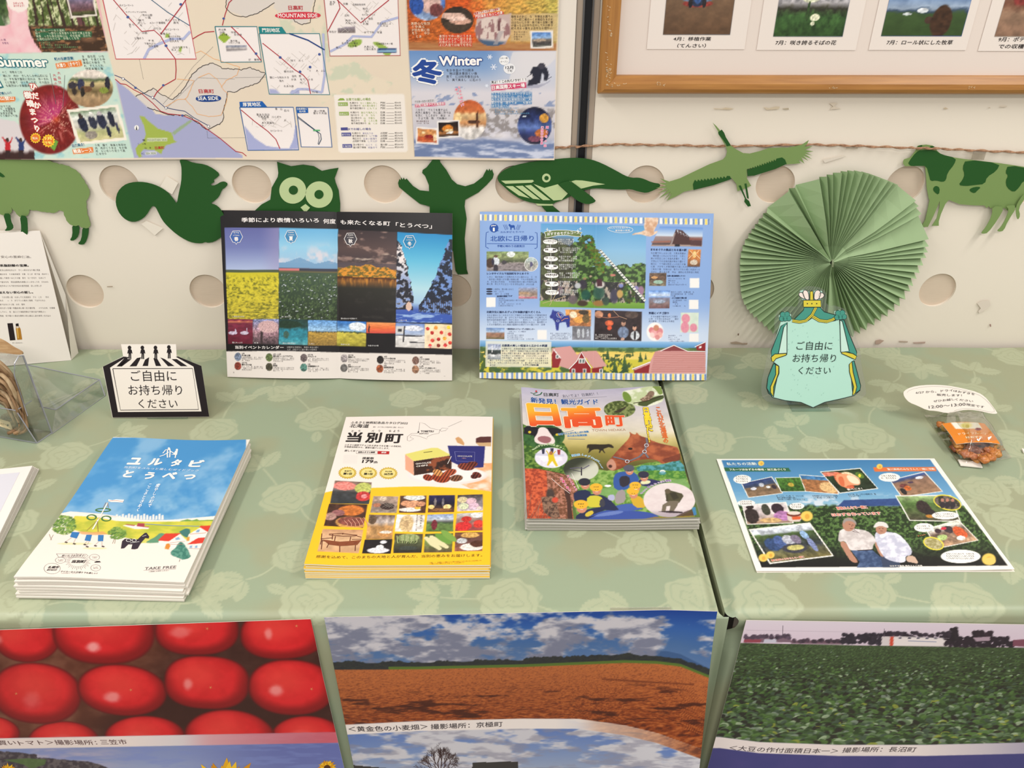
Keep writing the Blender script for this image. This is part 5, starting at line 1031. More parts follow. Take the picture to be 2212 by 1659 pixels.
for i, (cx, cy, c, a, b) in enumerate(ev):
    p = kC(cx, cy)[0]; S.ell(*p, 7.6, 8.8, lambda X, Y, c=c, i=i: np.clip(np.array(c, float)*(.35+1.3*fbm(X/2.6, Y/2.6, i))[..., None], 0, 235), soft=.05)
    S.text(a, kC(cx+34, cy-20)[0], kC(cx+34+11*len(a), cy-20)[0], 3.6, (60, 56, 56), .02, res=1); S.text(b, kC(cx+34, cy-4)[0], kC(cx+34+12*len(b), cy-3)[0], 4, (50, 46, 46), .03, res=1)
    for j in range(3): S.tiny(kC(cx+34, cy+10+j*13)[0], kC(cx+(215 if j < 2 else 120), cy+12+j*13)[0], 3, (110, 104, 102), i+j)
S.tiny(kC(172, 1446)[0], kC(186, 1446)[0], 3.4, (60, 60, 60), 2, gap=0); S.tiny(kC(1970, 1478)[0], kC(1984, 1478)[0], 3.4, (60, 60, 60), 2, gap=0)
S.commit('printed_spread', GLOSSY, t); S.flush(PRINT, t)

# ---- blue booklet with the striped border
kD = crop(1010, 440, 3.95)
S, t = open_booklet('nordic_trip_booklet', 'open pale blue magazine bordered by blue and yellow stripes', (1036, 816), (1525, 820.5), (140, 170, 214), 2)
S.all(lambda X, Y: mix((134, 164, 212), (196, 208, 226), ss(640, 735, Y)))
D = lambda *p: kD(*p)
BL_, YE, WT = (112, 138, 180), (236, 206, 92), (232, 230, 226)
def stripes(x0, y0, x1, y1, hh, n, ph):
    for i in range(n):
        a, b = i/n, (i+1)/n; c = [BL_, YE, BL_, WT][(i+ph) % 4]
        f = lambda q, z: (x0+(x1-x0)*q, y0+(y1-y0)*q+z)
        w_ = .0 if c != WT else .002
        S.poly(D(*f(a, 0), *f(b, 0), *f(b, hh), *f(a, hh)), WT); S.poly(D(*f(a+.001, 0), *f(b-.001, 0), *f(b-.001, hh), *f(a+.001, hh)), c)
stripes(100, 92, 2068, 130, 50, 92, 3); stripes(95, 1436, 2040, 1455, 62, 92, 3)
for i in range(0): pass
def maypole(a, b):
    n = fbm(a*14, b*12, 81); c = ramp(b, [(0, (84, 150, 200)), (.3, (130, 178, 212)), (.6, (150, 178, 190)), (.66, (60, 76, 50)), (.90, (70, 96, 50)), (.93, (116, 156, 60)), (1, (96, 140, 50))])
    lf = mix((44, 62, 34), (110, 146, 74), ss(.4, .65, fbm(a*34, b*30, 83)))
    T = (b > .10+.5*a*(a < .3)*1.2)*(a < .30) | (b > .45-.4*np.exp(-((a-.42)/.16)**2)*(n+.2))*(a < .52) | (b > .52-.1*n)*(a > .5); T = T*(b < .92)
    c = mix(c, lf, T*ss(.30, .36, n+.12)); c = mix(c, (60, 44, 40), (a < .31)*ss(.12, .2, b)*ss(.93, .9, b)*.55)
    pe = (b > .68)*(b < .93); c = mix(c, mix((40, 36, 44), (190, 170, 160), ss(.5, .62, fbm(a*40, b*14, 85))), pe*.85*ss(.44, .52, fbm(a*12, b*5, 86)+.1)); return c
S.quad(D(626, 168, 1527, 188, 1512, 898, 617, 880), maypole)
# wreaths and pole
for i in range(150):
    a = RND.uniform(0, 2*PI); q = D(1028+42*math.cos(a), 325+44*math.sin(a))[0]; S.ell(q[0]+RND.uniform(-2, 2), q[1]+RND.uniform(-2, 2), 2.4, 2.0, (40+RND.random()*50, 62+RND.random()*50, 34), .9)
for i in range(160):
    u = RND.random(); q = D(1040+120*u+RND.uniform(-30, 30), 360+190*u+RND.uniform(-40, 40))[0]; S.ell(*q, 3, 2.4, (44+RND.random()*70, 70+RND.random()*70, 36), .8)
S.line(D(1128, 395, 1310, 600, 1515, 830), 5.5, (214, 214, 208), 1, key='lettering')
for i in range(22):
    u = i/22; x, y = 1128+387*u, 395+435*u; q = D(x-8, y+12, x+14, y+2); S.line(q, 1.6, (50, 60, 66), 2)
for i in range(130):
    a = RND.uniform(0, 2*PI); rr = RND.uniform(.75, 1.05); q = D(1375+42*rr*math.cos(a), 765+78*rr*math.sin(a))[0]; S.ell(*q, 2.6, 2.2, (36+RND.random()*44, 56+RND.random()*44, 34), .9)
for x, y, w_, h_, c in ((985, 690, 34, 70, (52, 44, 60)), (940, 700, 26, 40, (190, 190, 196)), (1010, 780, 40, 70, (30, 78, 66)), (980, 850, 46, 40, (60, 40, 36)), (1120, 760, 50, 90, (44, 84, 70)), (1130, 690, 40, 50, (214, 206, 200)), (1120, 850, 50, 40, (150, 104, 60)), (1250, 790, 34, 100, (64, 60, 80)), (1300, 770, 26, 56, (200, 160, 90)), (900, 820, 40, 60, (96, 84, 90)), (1180, 830, 30, 60, (50, 70, 60)), (1310, 700, 20, 26, (120, 130, 190)), (790, 740, 24, 60, (120, 100, 110)), (1480, 740, 26, 60, (160, 120, 150)), (1440, 720, 20, 30, (150, 140, 190)), (1050, 620, 12, 12, (190, 160, 140)), (1000, 640, 14, 16, (150, 120, 90)), (1240, 610, 24, 16, (200, 120, 110))):
    q = D(x, y)[0]; S.ell(q[0], q[1], w_/3.95, h_/3.95/1.6, c, .9, .25)
S.poly(D(1100, 645, 1145, 640, 1150, 705, 1105, 705), (74, 40, 50)); S.poly(D(620, 840, 860, 850, 860, 882, 617, 880), (126, 160, 60), .6); S.line(D(700, 870, 780, 720), 1, (190, 170, 130)); S.line(D(640, 850, 840, 790), 1, (190, 170, 130))
S.ell(*D(1130, 210)[0], 60, 20, (255, 255, 255), 0)
lab = [('レンタサイクル', 325), ('体　験', 398), ('ランチ', 470), ('散　策', 540), ('自転車北返却', 612), ('温　水', 685), ('ショッピング', 757)]
for i, (tx, y) in enumerate(lab):
    q = smooth_poly(D(645+i*3, y-22, 765+i*2, y-20, 767+i*2, y+22, 647+i*3, y+20), 2); S.fill(q, (240, 236, 232), 1); S.text(tx, D(655+i*3, y+2)[0], D(757+i*2, y+3)[0], 4.4, (70, 64, 64), .03, 2, res=1); S.tiny(D(690+i*2, y+14)[0], D(735+i*2, y+14)[0], 2.8, (110, 100, 100), i)
    for j in range(3): S.tiny(D(770+i*3, y-12+j*17)[0], D([910, 960, 935, 925, 960, 895, 945][i]-(j*12 if j != 1 else 0), y-11+j*17)[0], 3.8, (224, 224, 220), i*3+j)
    if i < 6: S.line(D(708+i*2, y+24, 708+i*2, y+50), .8, WT); S.tiny(D(672+i*2, y+44)[0], D(700+i*2, y+44)[0], 3.4, WT, i)
S.fill(smooth_poly(D(648, 236, 800, 222, 985, 240, 960, 262, 975, 288, 800, 262, 655, 300, 668, 268), 1), (104, 120, 70), 1); S.line(smooth_poly(D(648, 236, 800, 222, 985, 240, 960, 262, 975, 288, 800, 262, 655, 300, 668, 268), 1), 1, WT, 2, closed=True)
S.text('おすすめモデルコース', D(680, 272)[0], D(955, 258)[0], 7, (240, 238, 232), .02, 3)
for x, y in ((680, 220), (702, 235), (940, 232), (962, 215)): S.line(D(x-12, y, x+12, y), 1, WT, 2); S.line(D(x, y-14, x, y+14), 1, WT, 2)
S.line(smooth_poly(D(1195, 200, 1300, 190, 1400, 205, 1415, 225, 1390, 245, 1280, 250, 1195, 225), 2), .8, WT, 2, closed=True); S.text('みんなで力を合わせて', D(1205, 215)[0], D(1385, 213)[0], 3.8, WT, .01, 3, res=1); S.text('夏至祭の風景', D(1260, 238)[0], D(1385, 236)[0], 4, WT, .01, 3, res=1)
# title block
NB = (30, 76, 156)
S.disc(*D(225, 208)[0], 9.6, 9.4, NB); S.fill(D(245, 222, 268, 232, 235, 238), NB); S.text('plan', D(203, 196)[0], D(243, 194)[0], 4, WT, .03, 2); S.text('1', D(216, 236)[0], D(232, 236)[0], 8, WT, .04, 2)
S.fill(D(352, 176, 362, 172, 366, 180, 378, 184, 392, 182, 402, 188, 404, 222, 396, 222, 394, 204, 376, 206, 374, 224, 366, 224, 364, 200, 355, 192, 350, 186), NB)
for a, b, c_, d_ in ((305, 180, 325, 225), (318, 178, 338, 222), (332, 178, 345, 218), (412, 222, 430, 178), (424, 225, 442, 180), (435, 225, 452, 182)): S.line(D(a, b, c_, d_), .8, NB)
S.text('ユルタビとうべつ', D(278, 250)[0], D(482, 248)[0], 4, NB, .02, res=1); S.text('北欧に日帰り', D(195, 322)[0], D(565, 318)[0], 12, NB, .012)
S.line(D(165, 340, 590, 345), 1, NB); S.text('手軽に味わう北欧気分', D(253, 371)[0], D(488, 372)[0], 5, NB, .02)
S.line(D(180, 240, 160, 246, 156, 300, 155, 368, 168, 376, 180, 382), 1.2, NB); S.line(D(575, 245, 593, 250, 596, 300, 594, 372, 584, 380, 572, 382), 1.2, NB)
S.pic(D(163, 406, 521, 408, 521, 578, 163, 575), [(0, (120, 140, 90)), (.25, (140, 150, 100)), (.5, (76, 84, 56)), (.62, (130, 120, 120)), (1, (130, 122, 124))], (18, 14, .45), [(.22, .5, .09, .22, (206, 210, 216)), (.22, .85, .06, .2, (50, 44, 54)), (.22, .25, .05, .07, (90, 66, 50)), (.42, .55, .06, .1, (60, 56, 60)), (.08, .6, .1, .25, (70, 52, 44)), (.58, .15, .1, .15, (216, 220, 216)), (.15, .52, .03, .18, (44, 40, 60))], 31)
S.pic([D(486, 458)[0], D(600, 458)[0], D(600, 576)[0], D(486, 576)[0]], [(0, (170, 190, 190)), (.5, (160, 160, 150)), (1, (176, 170, 166))], (9, 9, .5), [(.5, .5, .12, .2, (80, 76, 110))], 32, round_=True); S.ring(*D(543, 517)[0], 14.4, 15, 1, WT, 1)
HD = (34, 48, 86)
S.text('レンタサイクルで当別町をひとめぐり', D(165, 606)[0], D(522, 606)[0], 5, HD, .03, res=1)
for i in range(4): S.tiny(D(165, 632+i*20)[0], D([592, 592, 592, 568][i], 632+i*21)[0], 3.9, (84, 96, 126), i)
for i in range(3): S.fill(smooth_poly(D(160, 722+i*20, 212, 722+i*20, 212, 736+i*20, 160, 736+i*20)), (50, 54, 76)); S.tiny(D(220, 736+i*20)[0], D([395, 310, 355][i], 736+i*20)[0], 3.4, (70, 80, 110), i)
S.pic(D(436, 715, 595, 714, 595, 812, 436, 812), [(0, (140, 156, 196)), (.35, (140, 130, 130)), (.6, (150, 126, 110)), (.8, (170, 150, 140)), (.85, (206, 110, 130)), (1, (150, 130, 130))], (10, 10, .35), [(.3, .5, .3, .12, (170, 140, 110))], 33)
QR = (232, 228, 224)
for q in (D(160, 800, 238, 800, 238, 882, 160, 882), D(596, 1078, 675, 1078, 675, 1158, 596, 1158), D(1896, 635, 1977, 635, 1977, 718, 1896, 718), D(1890, 820, 1970, 820, 1970, 900, 1890, 900), D(1892, 1108, 1972, 1108, 1972, 1184, 1892, 1184)): S.poly(q, QR)
S.text('当別観光情報プラザ', D(250, 798)[0], D(382, 796)[0], 4, HD, .03, res=1)
for i in range(5): S.tiny(D(265, 815+i*15)[0], D([320, 480, 325, 455, 390][i], 815+i*15)[0], 3, (84, 96, 126), i+4)
S.text('北欧文化に触れるグッズや体験が盛りだくさん', D(162, 934)[0], D(624, 935)[0], 5.2, HD, .03, res=1)
for i in range(5): S.tiny(D(165, 958+i*20)[0], D([678, 678, 678, 678, 662][i], 958+i*20)[0], 3.9, (84, 96, 126), i+14)
S.pic(D(158, 1058, 316, 1060, 316, 1156, 158, 1156), [(0, (110, 140, 190)), (.35, (160, 180, 206)), (.5, (150, 110, 90)), (.8, (140, 108, 86)), (1, (100, 96, 60))], (10, 8, .3), [], 34)
S.text('一般財団法人スウェーデン交流センター', D(328, 1076)[0], D(575, 1078)[0], 3.8, HD, .03, res=1)
for i in range(5): S.tiny(D(338, 1096+i*16)[0], D([500, 395, 480, 470, 565][i], 1096+i*16)[0], 3, (84, 96, 126), i+24)
S.pic(D(833, 903, 1054, 906, 1052, 1046, 880, 1044)[0:1]+D(1054, 906, 1052, 1046, 850, 1044), [(0, (214, 150, 84)), (1, (170, 110, 70))], (12, 10, .5), [(.3, .3, .15, .2, (240, 220, 190)), (.5, .6, .2, .2, (226, 160, 80)), (.8, .5, .15, .3, (110, 90, 60)), (.7, .15, .2, .15, (70, 60, 50))], 35)
S.pic(D(893, 1046, 1050, 1046, 1050, 1164, 892, 1162), [(0, (110, 110, 116)), (1, (130, 130, 138))], (8, 8, .25), [(.35, .5, .09, .35, (180, 184, 190)), (.6, .5, .07, .35, (186, 190, 196)), (.85, .5, .07, .3, (176, 180, 190))], 36)
HB = (40, 50, 128)   # painted wooden horse
S.poly(D(722, 912, 730, 902, 738, 915, 760, 918, 790, 920, 812, 940, 826, 958, 866, 952, 874, 980, 872, 1050, 850, 1056, 838, 1010, 806, 1012, 782, 1020, 776, 1082, 756, 1080, 750, 1040, 745, 1010, 728, 985, 704, 975, 700, 960, 716, 940), lambda X, Y: np.clip(V3(44, 54, 134)*(.75+.5*fbm(X/4, Y/4, 3))[..., None], 0, 255))
for cx, cy, rx, ry in ((790, 948, 8, 6), (790, 948, 4.6, 3.4), (770, 1000, 3, 2)): S.ring(*D(cx, cy)[0], rx, ry, .9, (170, 180, 206), 1, 14)
S.line(D(800, 1000, 830, 980, 858, 978), 1.4, (196, 130, 110)); S.line(D(770, 930, 800, 985), 1.2, (196, 110, 90))
for i in range(4): S.tiny(D(705, 1112+i*15)[0], D([885, 890, 885, 860][i], 1112+i*15)[0], 3, (100, 106, 130), i+34)
S.pic(D(1086, 908, 1488, 920, 1482, 1172, 1078, 1164), [(0, (56, 42, 44)), (.5, (48, 36, 38)), (1, (44, 34, 36))], (9, 6, .4), [(.09, .14, .09, .12, (196, 140, 110)), (.31, .42, .09, .1, (206, 96, 60)), (.31, .17, .035, .08, (190, 110, 70)), (.32, .58, .05, .08, (200, 80, 50)), (.78, .12, .14, .12, (84, 68, 62)), (.61, .42, .045, .10, (176, 134, 112)), (.61, .34, .05, .05, (60, 44, 40)), (.61, .72, .12, .2, (110, 124, 150)), (.85, .56, .045, .09, (190, 146, 124)), (.85, .48, .05, .05, (34, 28, 30)), (.86, .82, .1, .16, (196, 200, 204)), (.86, .82, .03, .16, (50, 46, 50)), (.6, .95, .04, .05, (190, 150, 130))], 37)
S.line(D(1100, 962, 1200, 975, 1290, 965), 1.6, (150, 100, 80)); S.line(D(1240, 908, 1290, 960, 1360, 985), 1.6, (150, 120, 100))
for i in range(3): S.tiny(D(1088, 1124+i*15)[0], D([1235, 1215, 1275][i], 1126+i*15)[0], 3.4, (220, 214, 210), i+44)
# swan, station
S.poly(D(1525, 118, 1630, 122, 1625, 165, 1600, 215, 1590, 240, 1618, 232, 1632, 238, 1600, 262, 1560, 280, 1525, 276, 1480, 262, 1440, 262, 1410, 268, 1402, 262, 1430, 250, 1480, 240, 1512, 226, 1505, 190, 1512, 150), lambda X, Y: mix((196, 150, 118), (226, 200, 176), ss(.3, .7, fbm(X/8, Y/8, 4))))
S.quad(D(1640, 195, 2008, 203, 2000, 368, 1565, 362), lambda a, b: ramp(b, [(0, (96, 140, 206)), (.5, (200, 212, 226)), (.55, (150, 130, 130)), (.9, (120, 100, 96)), (.93, (170, 150, 140)), (1, (150, 130, 124))]))
S.poly(D(1725, 345, 1780, 218, 1832, 228, 1900, 290, 1915, 310, 1910, 350, 1870, 350), (74, 48, 46))
for i in range(5): S.poly(D(1785+i*24, 222+i*14, 1797+i*24, 228+i*14, 1800+i*26, 262+i*8), (210, 216, 226))
S.poly(D(1568, 322, 1730, 315, 1730, 330, 1568, 332), (150, 96, 80)); S.poly(D(1890, 292, 2003, 296, 2000, 310, 1895, 312), (130, 80, 70)); S.poly(D(1575, 335, 1725, 332, 1725, 352, 1575, 352), (90, 72, 72)); S.poly(D(1900, 312, 1998, 312, 1996, 362, 1900, 355), (84, 56, 56)); S.poly(D(1760, 250, 1776, 250, 1745, 345, 1730, 345), (200, 190, 186), .6); S.poly(D(1770, 345, 1810, 345, 1812, 366, 1768, 366), (40, 34, 36))
S.text('まちめぐりの拠点となる道の駅', D(1562, 402)[0], D(1868, 406)[0], 5.4, HD, .03, res=1)
for i in range(8): S.tiny(D(1563, 428+i*23)[0], D(1862 if i < 5 else [0, 0, 0, 0, 0, 1980, 1985, 1975][i], 432+i*23)[0], 4.1, (84, 96, 126), i+54)
S.pic(D(1885, 388, 1992, 392, 1984, 540, 1874, 536), [(0, (200, 130, 70)), (.5, (190, 120, 66)), (1, (110, 80, 60))], (8, 8, .3), [(.5, .3, .15, .2, (240, 200, 130)), (.5, .75, .3, .15, (206, 190, 170))], 38); S.line(D(1895, 400, 1935, 440, 1975, 400), 1.4, (236, 200, 150)); S.line(D(1885, 470, 1935, 420, 1985, 470), 1.4, (236, 200, 150))
S.pic(D(1553, 590, 1698, 590, 1692, 702, 1550, 700), [(0, (110, 90, 76)), (.4, (90, 70, 60)), (1, (120, 110, 90))], (10, 10, .5), [(.55, .7, .3, .15, (150, 180, 160)), (.3, .35, .2, .1, (200, 150, 100))], 39)
S.text('北野の麺 源泉駅とうべつ', D(1702, 624)[0], D(1858, 624)[0], 4, HD, .03, res=1)
for i in range(4): S.tiny(D(1712, 645+i*17)[0], D([1855, 1775, 1800, 1870][i], 645+i*17)[0], 3, (84, 96, 126), i+64)
S.pic(D(1548, 742, 1728, 742, 1724, 894, 1546, 894), [(0, (96, 140, 210)), (.25, (200, 212, 230)), (.36, (130, 160, 210)), (.42, (120, 120, 140)), (.7, (130, 110, 110)), (1, (110, 76, 76))], (8, 8, .3), [(.5, .6, .3, .12, (150, 160, 180))], 40)
for i in range(3): S.tiny(D(1735, 760+i*17)[0], D([1935, 1925, 1775][i], 760+i*17)[0], 3.4, (84, 96, 126), i+74)
S.text('ふとみ銘泉 万葉の湯', D(1742, 812)[0], D(1868, 812)[0], 4, HD, .03, res=1)
for i in range(4): S.tiny(D(1750, 830+i*16)[0], D([1870, 1790, 1800, 1875][i], 830+i*16)[0], 3, (84, 96, 126), i+84)
S.text('気軽にイチゴ狩り', D(1545, 944)[0], D(1718, 945)[0], 5.6, HD, .03, res=1)
for i in range(3): S.tiny(D(1545, 970+i*20)[0], D([1795, 1800, 1765][i], 970+i*20)[0], 3.9, (84, 96, 126), i+94)
S.poly(D(1820, 930, 1972, 930, 1968, 1098, 1815, 1098), lambda X, Y: mix((214, 222, 206), (190, 206, 190), fbm(X/8, Y/8, 6)))
for x, y, rx, ry in ((1862, 980, 9, 10), (1855, 1055, 9, 12), (1928, 1058, 8, 9)): S.ell(*D(x, y)[0], rx, ry, lambda X, Y: mix((206, 110, 140), (226, 150, 160), fbm(X/3, Y/3, 5)), .9, .15)
S.ell(*D(1600, 1092)[0], 18, 20, (240, 232, 228), 1, .1)
for x, y, r_, c in ((1570, 1080, 6, (206, 110, 116)), (1590, 1110, 8, (226, 160, 160)), (1640, 1090, 7, (206, 120, 126)), (1610, 1060, 6, (190, 120, 90)), (1575, 1120, 5, (236, 206, 200)), (1640, 1120, 6, (230, 170, 160)), (1620, 1140, 5, (206, 130, 130))): S.ell(*D(x, y)[0], r_, r_*1.1, c, .9, .2)
for i in range(4): S.tiny(D(1712, 1130+i*16)[0], D([1830, 1790, 1810, 1850][i], 1130+i*16)[0], 2.8, (130, 136, 160), i+104)
# landscape strip
def hills(a, b):
    n = fbm(a*30, b*8, 91); c = ramp(b, [(0, (150, 186, 220)), (.10, (110, 160, 206)), (.18, (90, 140, 180)), (.22, (110, 140, 90)), (.30, (84, 116, 60)), (.34, (226, 196, 96)), (.55, (232, 204, 110)), (.6, (200, 190, 60)), (1, (206, 190, 60))])
    c = mix(c, (64, 90, 48), (b > .2)*(b < .36)*ss(.45, .6, n)*.8); c = mix(c, (60, 84, 44), ss(.3, .02, a)*ss(.25, .4, b)*ss(.4, .55, fbm(a*80, b*12, 93))*.9)
    c = mix(c, (56, 78, 44), (np.abs(a-.62) < .10)*(b > .4)*ss(.5, .6, fbm(a*60, b*7, 95))*.9); return mix(c, (60, 90, 50), (b > .8)*(a < .45)*ss(.4, .6, n)*.9)
S.quad(D(105, 1165, 2028, 1180, 2030, 1448, 100, 1440), hills)
for x, y, h_ in ((1195, 1330, 90), (1255, 1440, 100), (1340, 1440, 140), (1475, 1350, 80), (1160, 1370, 70), (1410, 1300, 40), (1520, 1330, 50)):
    for k in range(5): q = D(x, y-h_*k/5)[0]; w_ = h_*.28*(1-k/5.5)/3.95; S.poly([(q[0]-w_, q[1]), (q[0]+w_, q[1]), (q[0], q[1]-h_/3.95*.34)], (48+6*k, 76+6*k, 46))
RF, RW = (206, 150, 146), (140, 36, 40)
S.poly(D(720, 1232, 880, 1214, 935, 1290, 975, 1260, 1100, 1255, 1190, 1385, 1075, 1405, 1045, 1370, 1010, 1312, 870, 1412, 780, 1385, 740, 1345, 718, 1290), RF); S.poly(D(718, 1290, 742, 1240, 800, 1320, 775, 1400, 720, 1400), RW); S.poly(D(870, 1410, 945, 1330, 972, 1272, 1012, 1340, 1050, 1395, 1050, 1442, 868, 1442), RW); S.poly(D(1060, 1405, 1150, 1392, 1150, 1442, 1060, 1442), RW); S.poly(D(740, 1240, 800, 1318, 795, 1326, 733, 1250), WT)
S.line(D(865, 1412, 930, 1345, 972, 1268, 1015, 1345, 1055, 1402), 1.8, WT, 1); S.poly(D(948, 1320, 1004, 1320, 1004, 1362, 948, 1362), WT); S.poly(D(955, 1328, 972, 1328, 972, 1356, 955, 1356), (96, 110, 110)); S.poly(D(980, 1328, 997, 1328, 997, 1356, 980, 1356), (96, 110, 110)); S.poly(D(752, 1288, 780, 1290, 780, 1322, 752, 1320), WT); S.poly(D(758, 1294, 774, 1295, 774, 1316, 758, 1315), (90, 100, 100))
for x in (905, 1000, 1140): S.poly(D(x-16, 1408, x+14, 1408, x+14, 1442, x-16, 1442), WT); S.poly(D(x-9, 1414, x+7, 1414, x+7, 1440, x-9, 1440), (70, 80, 84))
S.poly(D(1400, 1412, 1560, 1345, 1600, 1262, 1650, 1248, 1760, 1205, 1880, 1258, 2030, 1258, 2030, 1450, 1550, 1448), RF)
for i in range(11): S.poly(D(1596-i*3, 1270+i*16, 2030, 1268+i*16, 2030, 1274+i*16, 1594-i*3, 1276+i*16), (176, 112, 106))
S.poly(D(1650, 1258, 1765, 1212, 1870, 1258), (130, 60, 62)); S.line(D(1645, 1258, 1760, 1208, 1880, 1260, 2028, 1262), 1.4, WT, 1); S.poly(D(1420, 1425, 1555, 1370, 1545, 1446, 1420, 1446), RW); S.line(D(1402, 1412, 1560, 1350), 2, WT, 1); S.poly(D(1950, 1212, 2030, 1180, 2030, 1258, 1955, 1250), RW); S.poly(D(1975, 1218, 1995, 1212, 1995, 1230, 1975, 1235), WT); S.line(D(1938, 1222, 2030, 1180), 1.6, WT)
S.poly(D(155, 1170, 714, 1178, 716, 1398, 152, 1392), (228, 222, 206), .82)
S.pic(D(172, 1198, 284, 1200, 282, 1330, 170, 1328), [(0, (140, 150, 180)), (.35, (200, 204, 214)), (.4, (60, 70, 66)), (.6, (50, 56, 56)), (.7, (190, 190, 190)), (1, (130, 136, 140))], (9, 9, .3), [(.35, .3, .03, .25, (226, 224, 224)), (.4, .75, .2, .06, (236, 236, 236))], 41)
S.text('北欧風の美しい街並みと丘からの眺望', D(292, 1220)[0], D(680, 1222)[0], 5.4, HD, .03, res=1)
for i in range(8): S.tiny(D(292 if i < 5 else 172, 1243+i*20)[0], D([695, 690, 695, 690, 690, 690, 690, 240][i], 1246+i*20)[0], 3.9, (84, 86, 100), i+114)
S.text('レクサンド記念公園', D(475, 1382)[0], D(605, 1384)[0], 3.8, HD, .03, res=1)
S.commit('printed_spread', GLOSSY, t); S.flush(PRINT, t)

# =================================================================== LEFT: WHITE LEAFLET STAND, ACRYLIC HOLDER, FLAX, PAPER STACK
kE = crop(0, 330, 4.424); kE2 = crop(0, 640, 4.424)
# tall white card: front panel leaning on the wall, a second panel behind
t = thing('oil_leaflet_stand', 'tall white folded card about linseed oil, leaning on the wall at the left edge', 'display card', (-.75, 1.17, 0))
a = onZ(154, 778, .0006); b = onZ(-60, 797, .0006); c0 = onY(105, 497, YW-.004)
U = (a-b)/np.linalg.norm(a-b); V = c0-a; hgt = np.linalg.norm(V-U*(V@U))
S = Sheet(b, U, V, np.linalg.norm(a-b), hgt); sk = (V@U)
S.canvas(.003, (228, 219, 210)); S.O = S.O.copy()
S.commit('front_panel', PAPER if False else mat('white card front', attr=True, rough=.6), t)
S.body('backing', .0012, PAPER, t, (2, 2))
G1, G2 = (92, 82, 80), (40, 34, 34)
S.text('、安心の亜麻仁油。', kE(-30, 1006)[0], kE(298, 1006)[0], 5.5, (110, 100, 96)); S.text('オメガ3系脂肪酸の宝庫。', kE(-130, 1090)[0], kE(276, 1088)[0], 5.5, G2, .03); S.text('何にも加えない安心の証し。', kE(-120, 1348)[0], kE(318, 1344)[0], 5.5, G2, .03)
for i, (y, x2) in enumerate(((1130, 385), (1168, 470), (1205, 440), (1243, 465), (1280, 400), (1388, 470), (1420, 435), (1458, 240), (1492, 545), (1528, 440), (1566, 490))):
    S.tiny(kE(-140, y)[0], kE(x2, y-2)[0], 3.6, G1, i)
S.fill(kE2(70, 258, 122, 256, 148, 418, 96, 422), (34, 22, 24)); S.fill(kE2(150, 262, 176, 258, 180, 284, 152, 286), (28, 20, 22)); S.fill(kE2(153, 288, 180, 286, 196, 310, 212, 412, 165, 416, 152, 312), (170, 116, 36)); S.fill(kE2(160, 305, 172, 304, 180, 400, 172, 402), (214, 170, 84), 2); S.fill(kE2(157, 290, 178, 288, 181, 302, 158, 304), (216, 206, 190), 2)
S.tiny(kE2(120, 450)[0], kE2(232, 449)[0], 2.2, G1, 3)
S.flush(PRINT, t)
# rear panel, opened a little
O2 = S.O+S.U*S.w; V2 = S.V; q0 = O2; q1 = O2+V2*S.h; q2 = q1+V3(.001, .002, 0); q3 = onZ(160, 770, .0005); mid = (q0+q1)/2+V3(.006, .018, -.004)
mesh_obj('rear_panel', [q0, mid, q1, q3+V3(.002, .012, 0), q0+V3(-.2, .05, 0), q1+V3(-.2, .002, 0)], [(0, 1, 3), (1, 2, 3), (0, 2, 5, 4)], PAPER, t)

# clear brochure holder
ACR = clear_mat('clear acrylic', (250, 251, 251), .05, .25, .04); ACE = mat('acrylic edge', (150, 150, 158), rough=.15, spec=.6)
t = thing('acrylic_brochure_holder', 'clear acrylic brochure holder holding the flax bundle at the left edge', 'brochure holder', (-.68, .99, 0))
A_ = onZ(80, 957); B_ = onZ(112, 935); L_ = V3(-.105, .028, 0)       # bottom of the right end
up = onY(50, 768, B_[1]+.018)-B_; upF = onY(52, 905, A_[1]+.002)-A_
def slab(name, P, th=.0022, m=ACR, par=None):
    P = [V3(*p) for p in P]; n = np.cross(P[1]-P[0], P[-1]-P[0]); n = n/np.linalg.norm(n)*th; k = len(P)
    v = [p for p in P]+[p+n for p in P]; f = [tuple(range(k)), tuple(range(2*k-1, k-1, -1))]+[(i, (i+1) % k, (i+1) % k+k, i+k) for i in range(k)]
    o = mesh_obj(name, v, f, m, par); return o
def edgeline(name, pts, par, r=.0009): v, f = tube(pts, r, 5); return mesh_obj(name, v, f, ACE, par)
fr = V3(-.012, 0, .055)
slab('back_plate', [B_, B_+up, B_+up+L_*1.1, B_+L_], par=t); slab('pocket_front', [A_, A_+fr, A_+fr+L_, A_+L_], par=t)
cr = [B_+up*x+(A_-B_)*y for x, y in ((0, 0), (1, 0), (1.02, .25), (.97, .6), (.85, .85), (.6, .9), (.35, .95), (0, 1))]
slab('end_plate', cr, par=t); slab('pocket_base', [A_, B_, B_+L_, A_+L_], par=t)
edgeline('plate_edge', [B_, B_+up], t, .0013); edgeline('plate_edge', [A_, A_+fr], t); edgeline('plate_edge', [A_, B_], t, .0012); edgeline('plate_edge', [A_, A_+L_], t); edgeline('plate_edge', cr[1:7], t, .0008); edgeline('plate_edge', [A_+fr, A_+fr+(B_-A_)], t); edgeline('plate_edge', [A_+fr, A_+fr+L_], t, .0007)
w0, w1, w2, w3 = onY(60, 788, 1.06), onY(215, 820, 1.095), onZ(120, 885, .018), onZ(85, 878, .02)
f1, f2 = onZ(227, 855, .001), onZ(112, 937, .001)
slab('foot', [w0, w1, w2, w3], .0018, par=t); slab('foot_lip', [w1, f1, f2, w2], .0018, par=t)
for p_, q_ in ((w0, w1), (w1, w2), (w1, f1), (w2, w3)): edgeline('plate_edge', [p_, q_], t, .0008)
edgeline('plate_edge', [f1, f2], t, .0004)
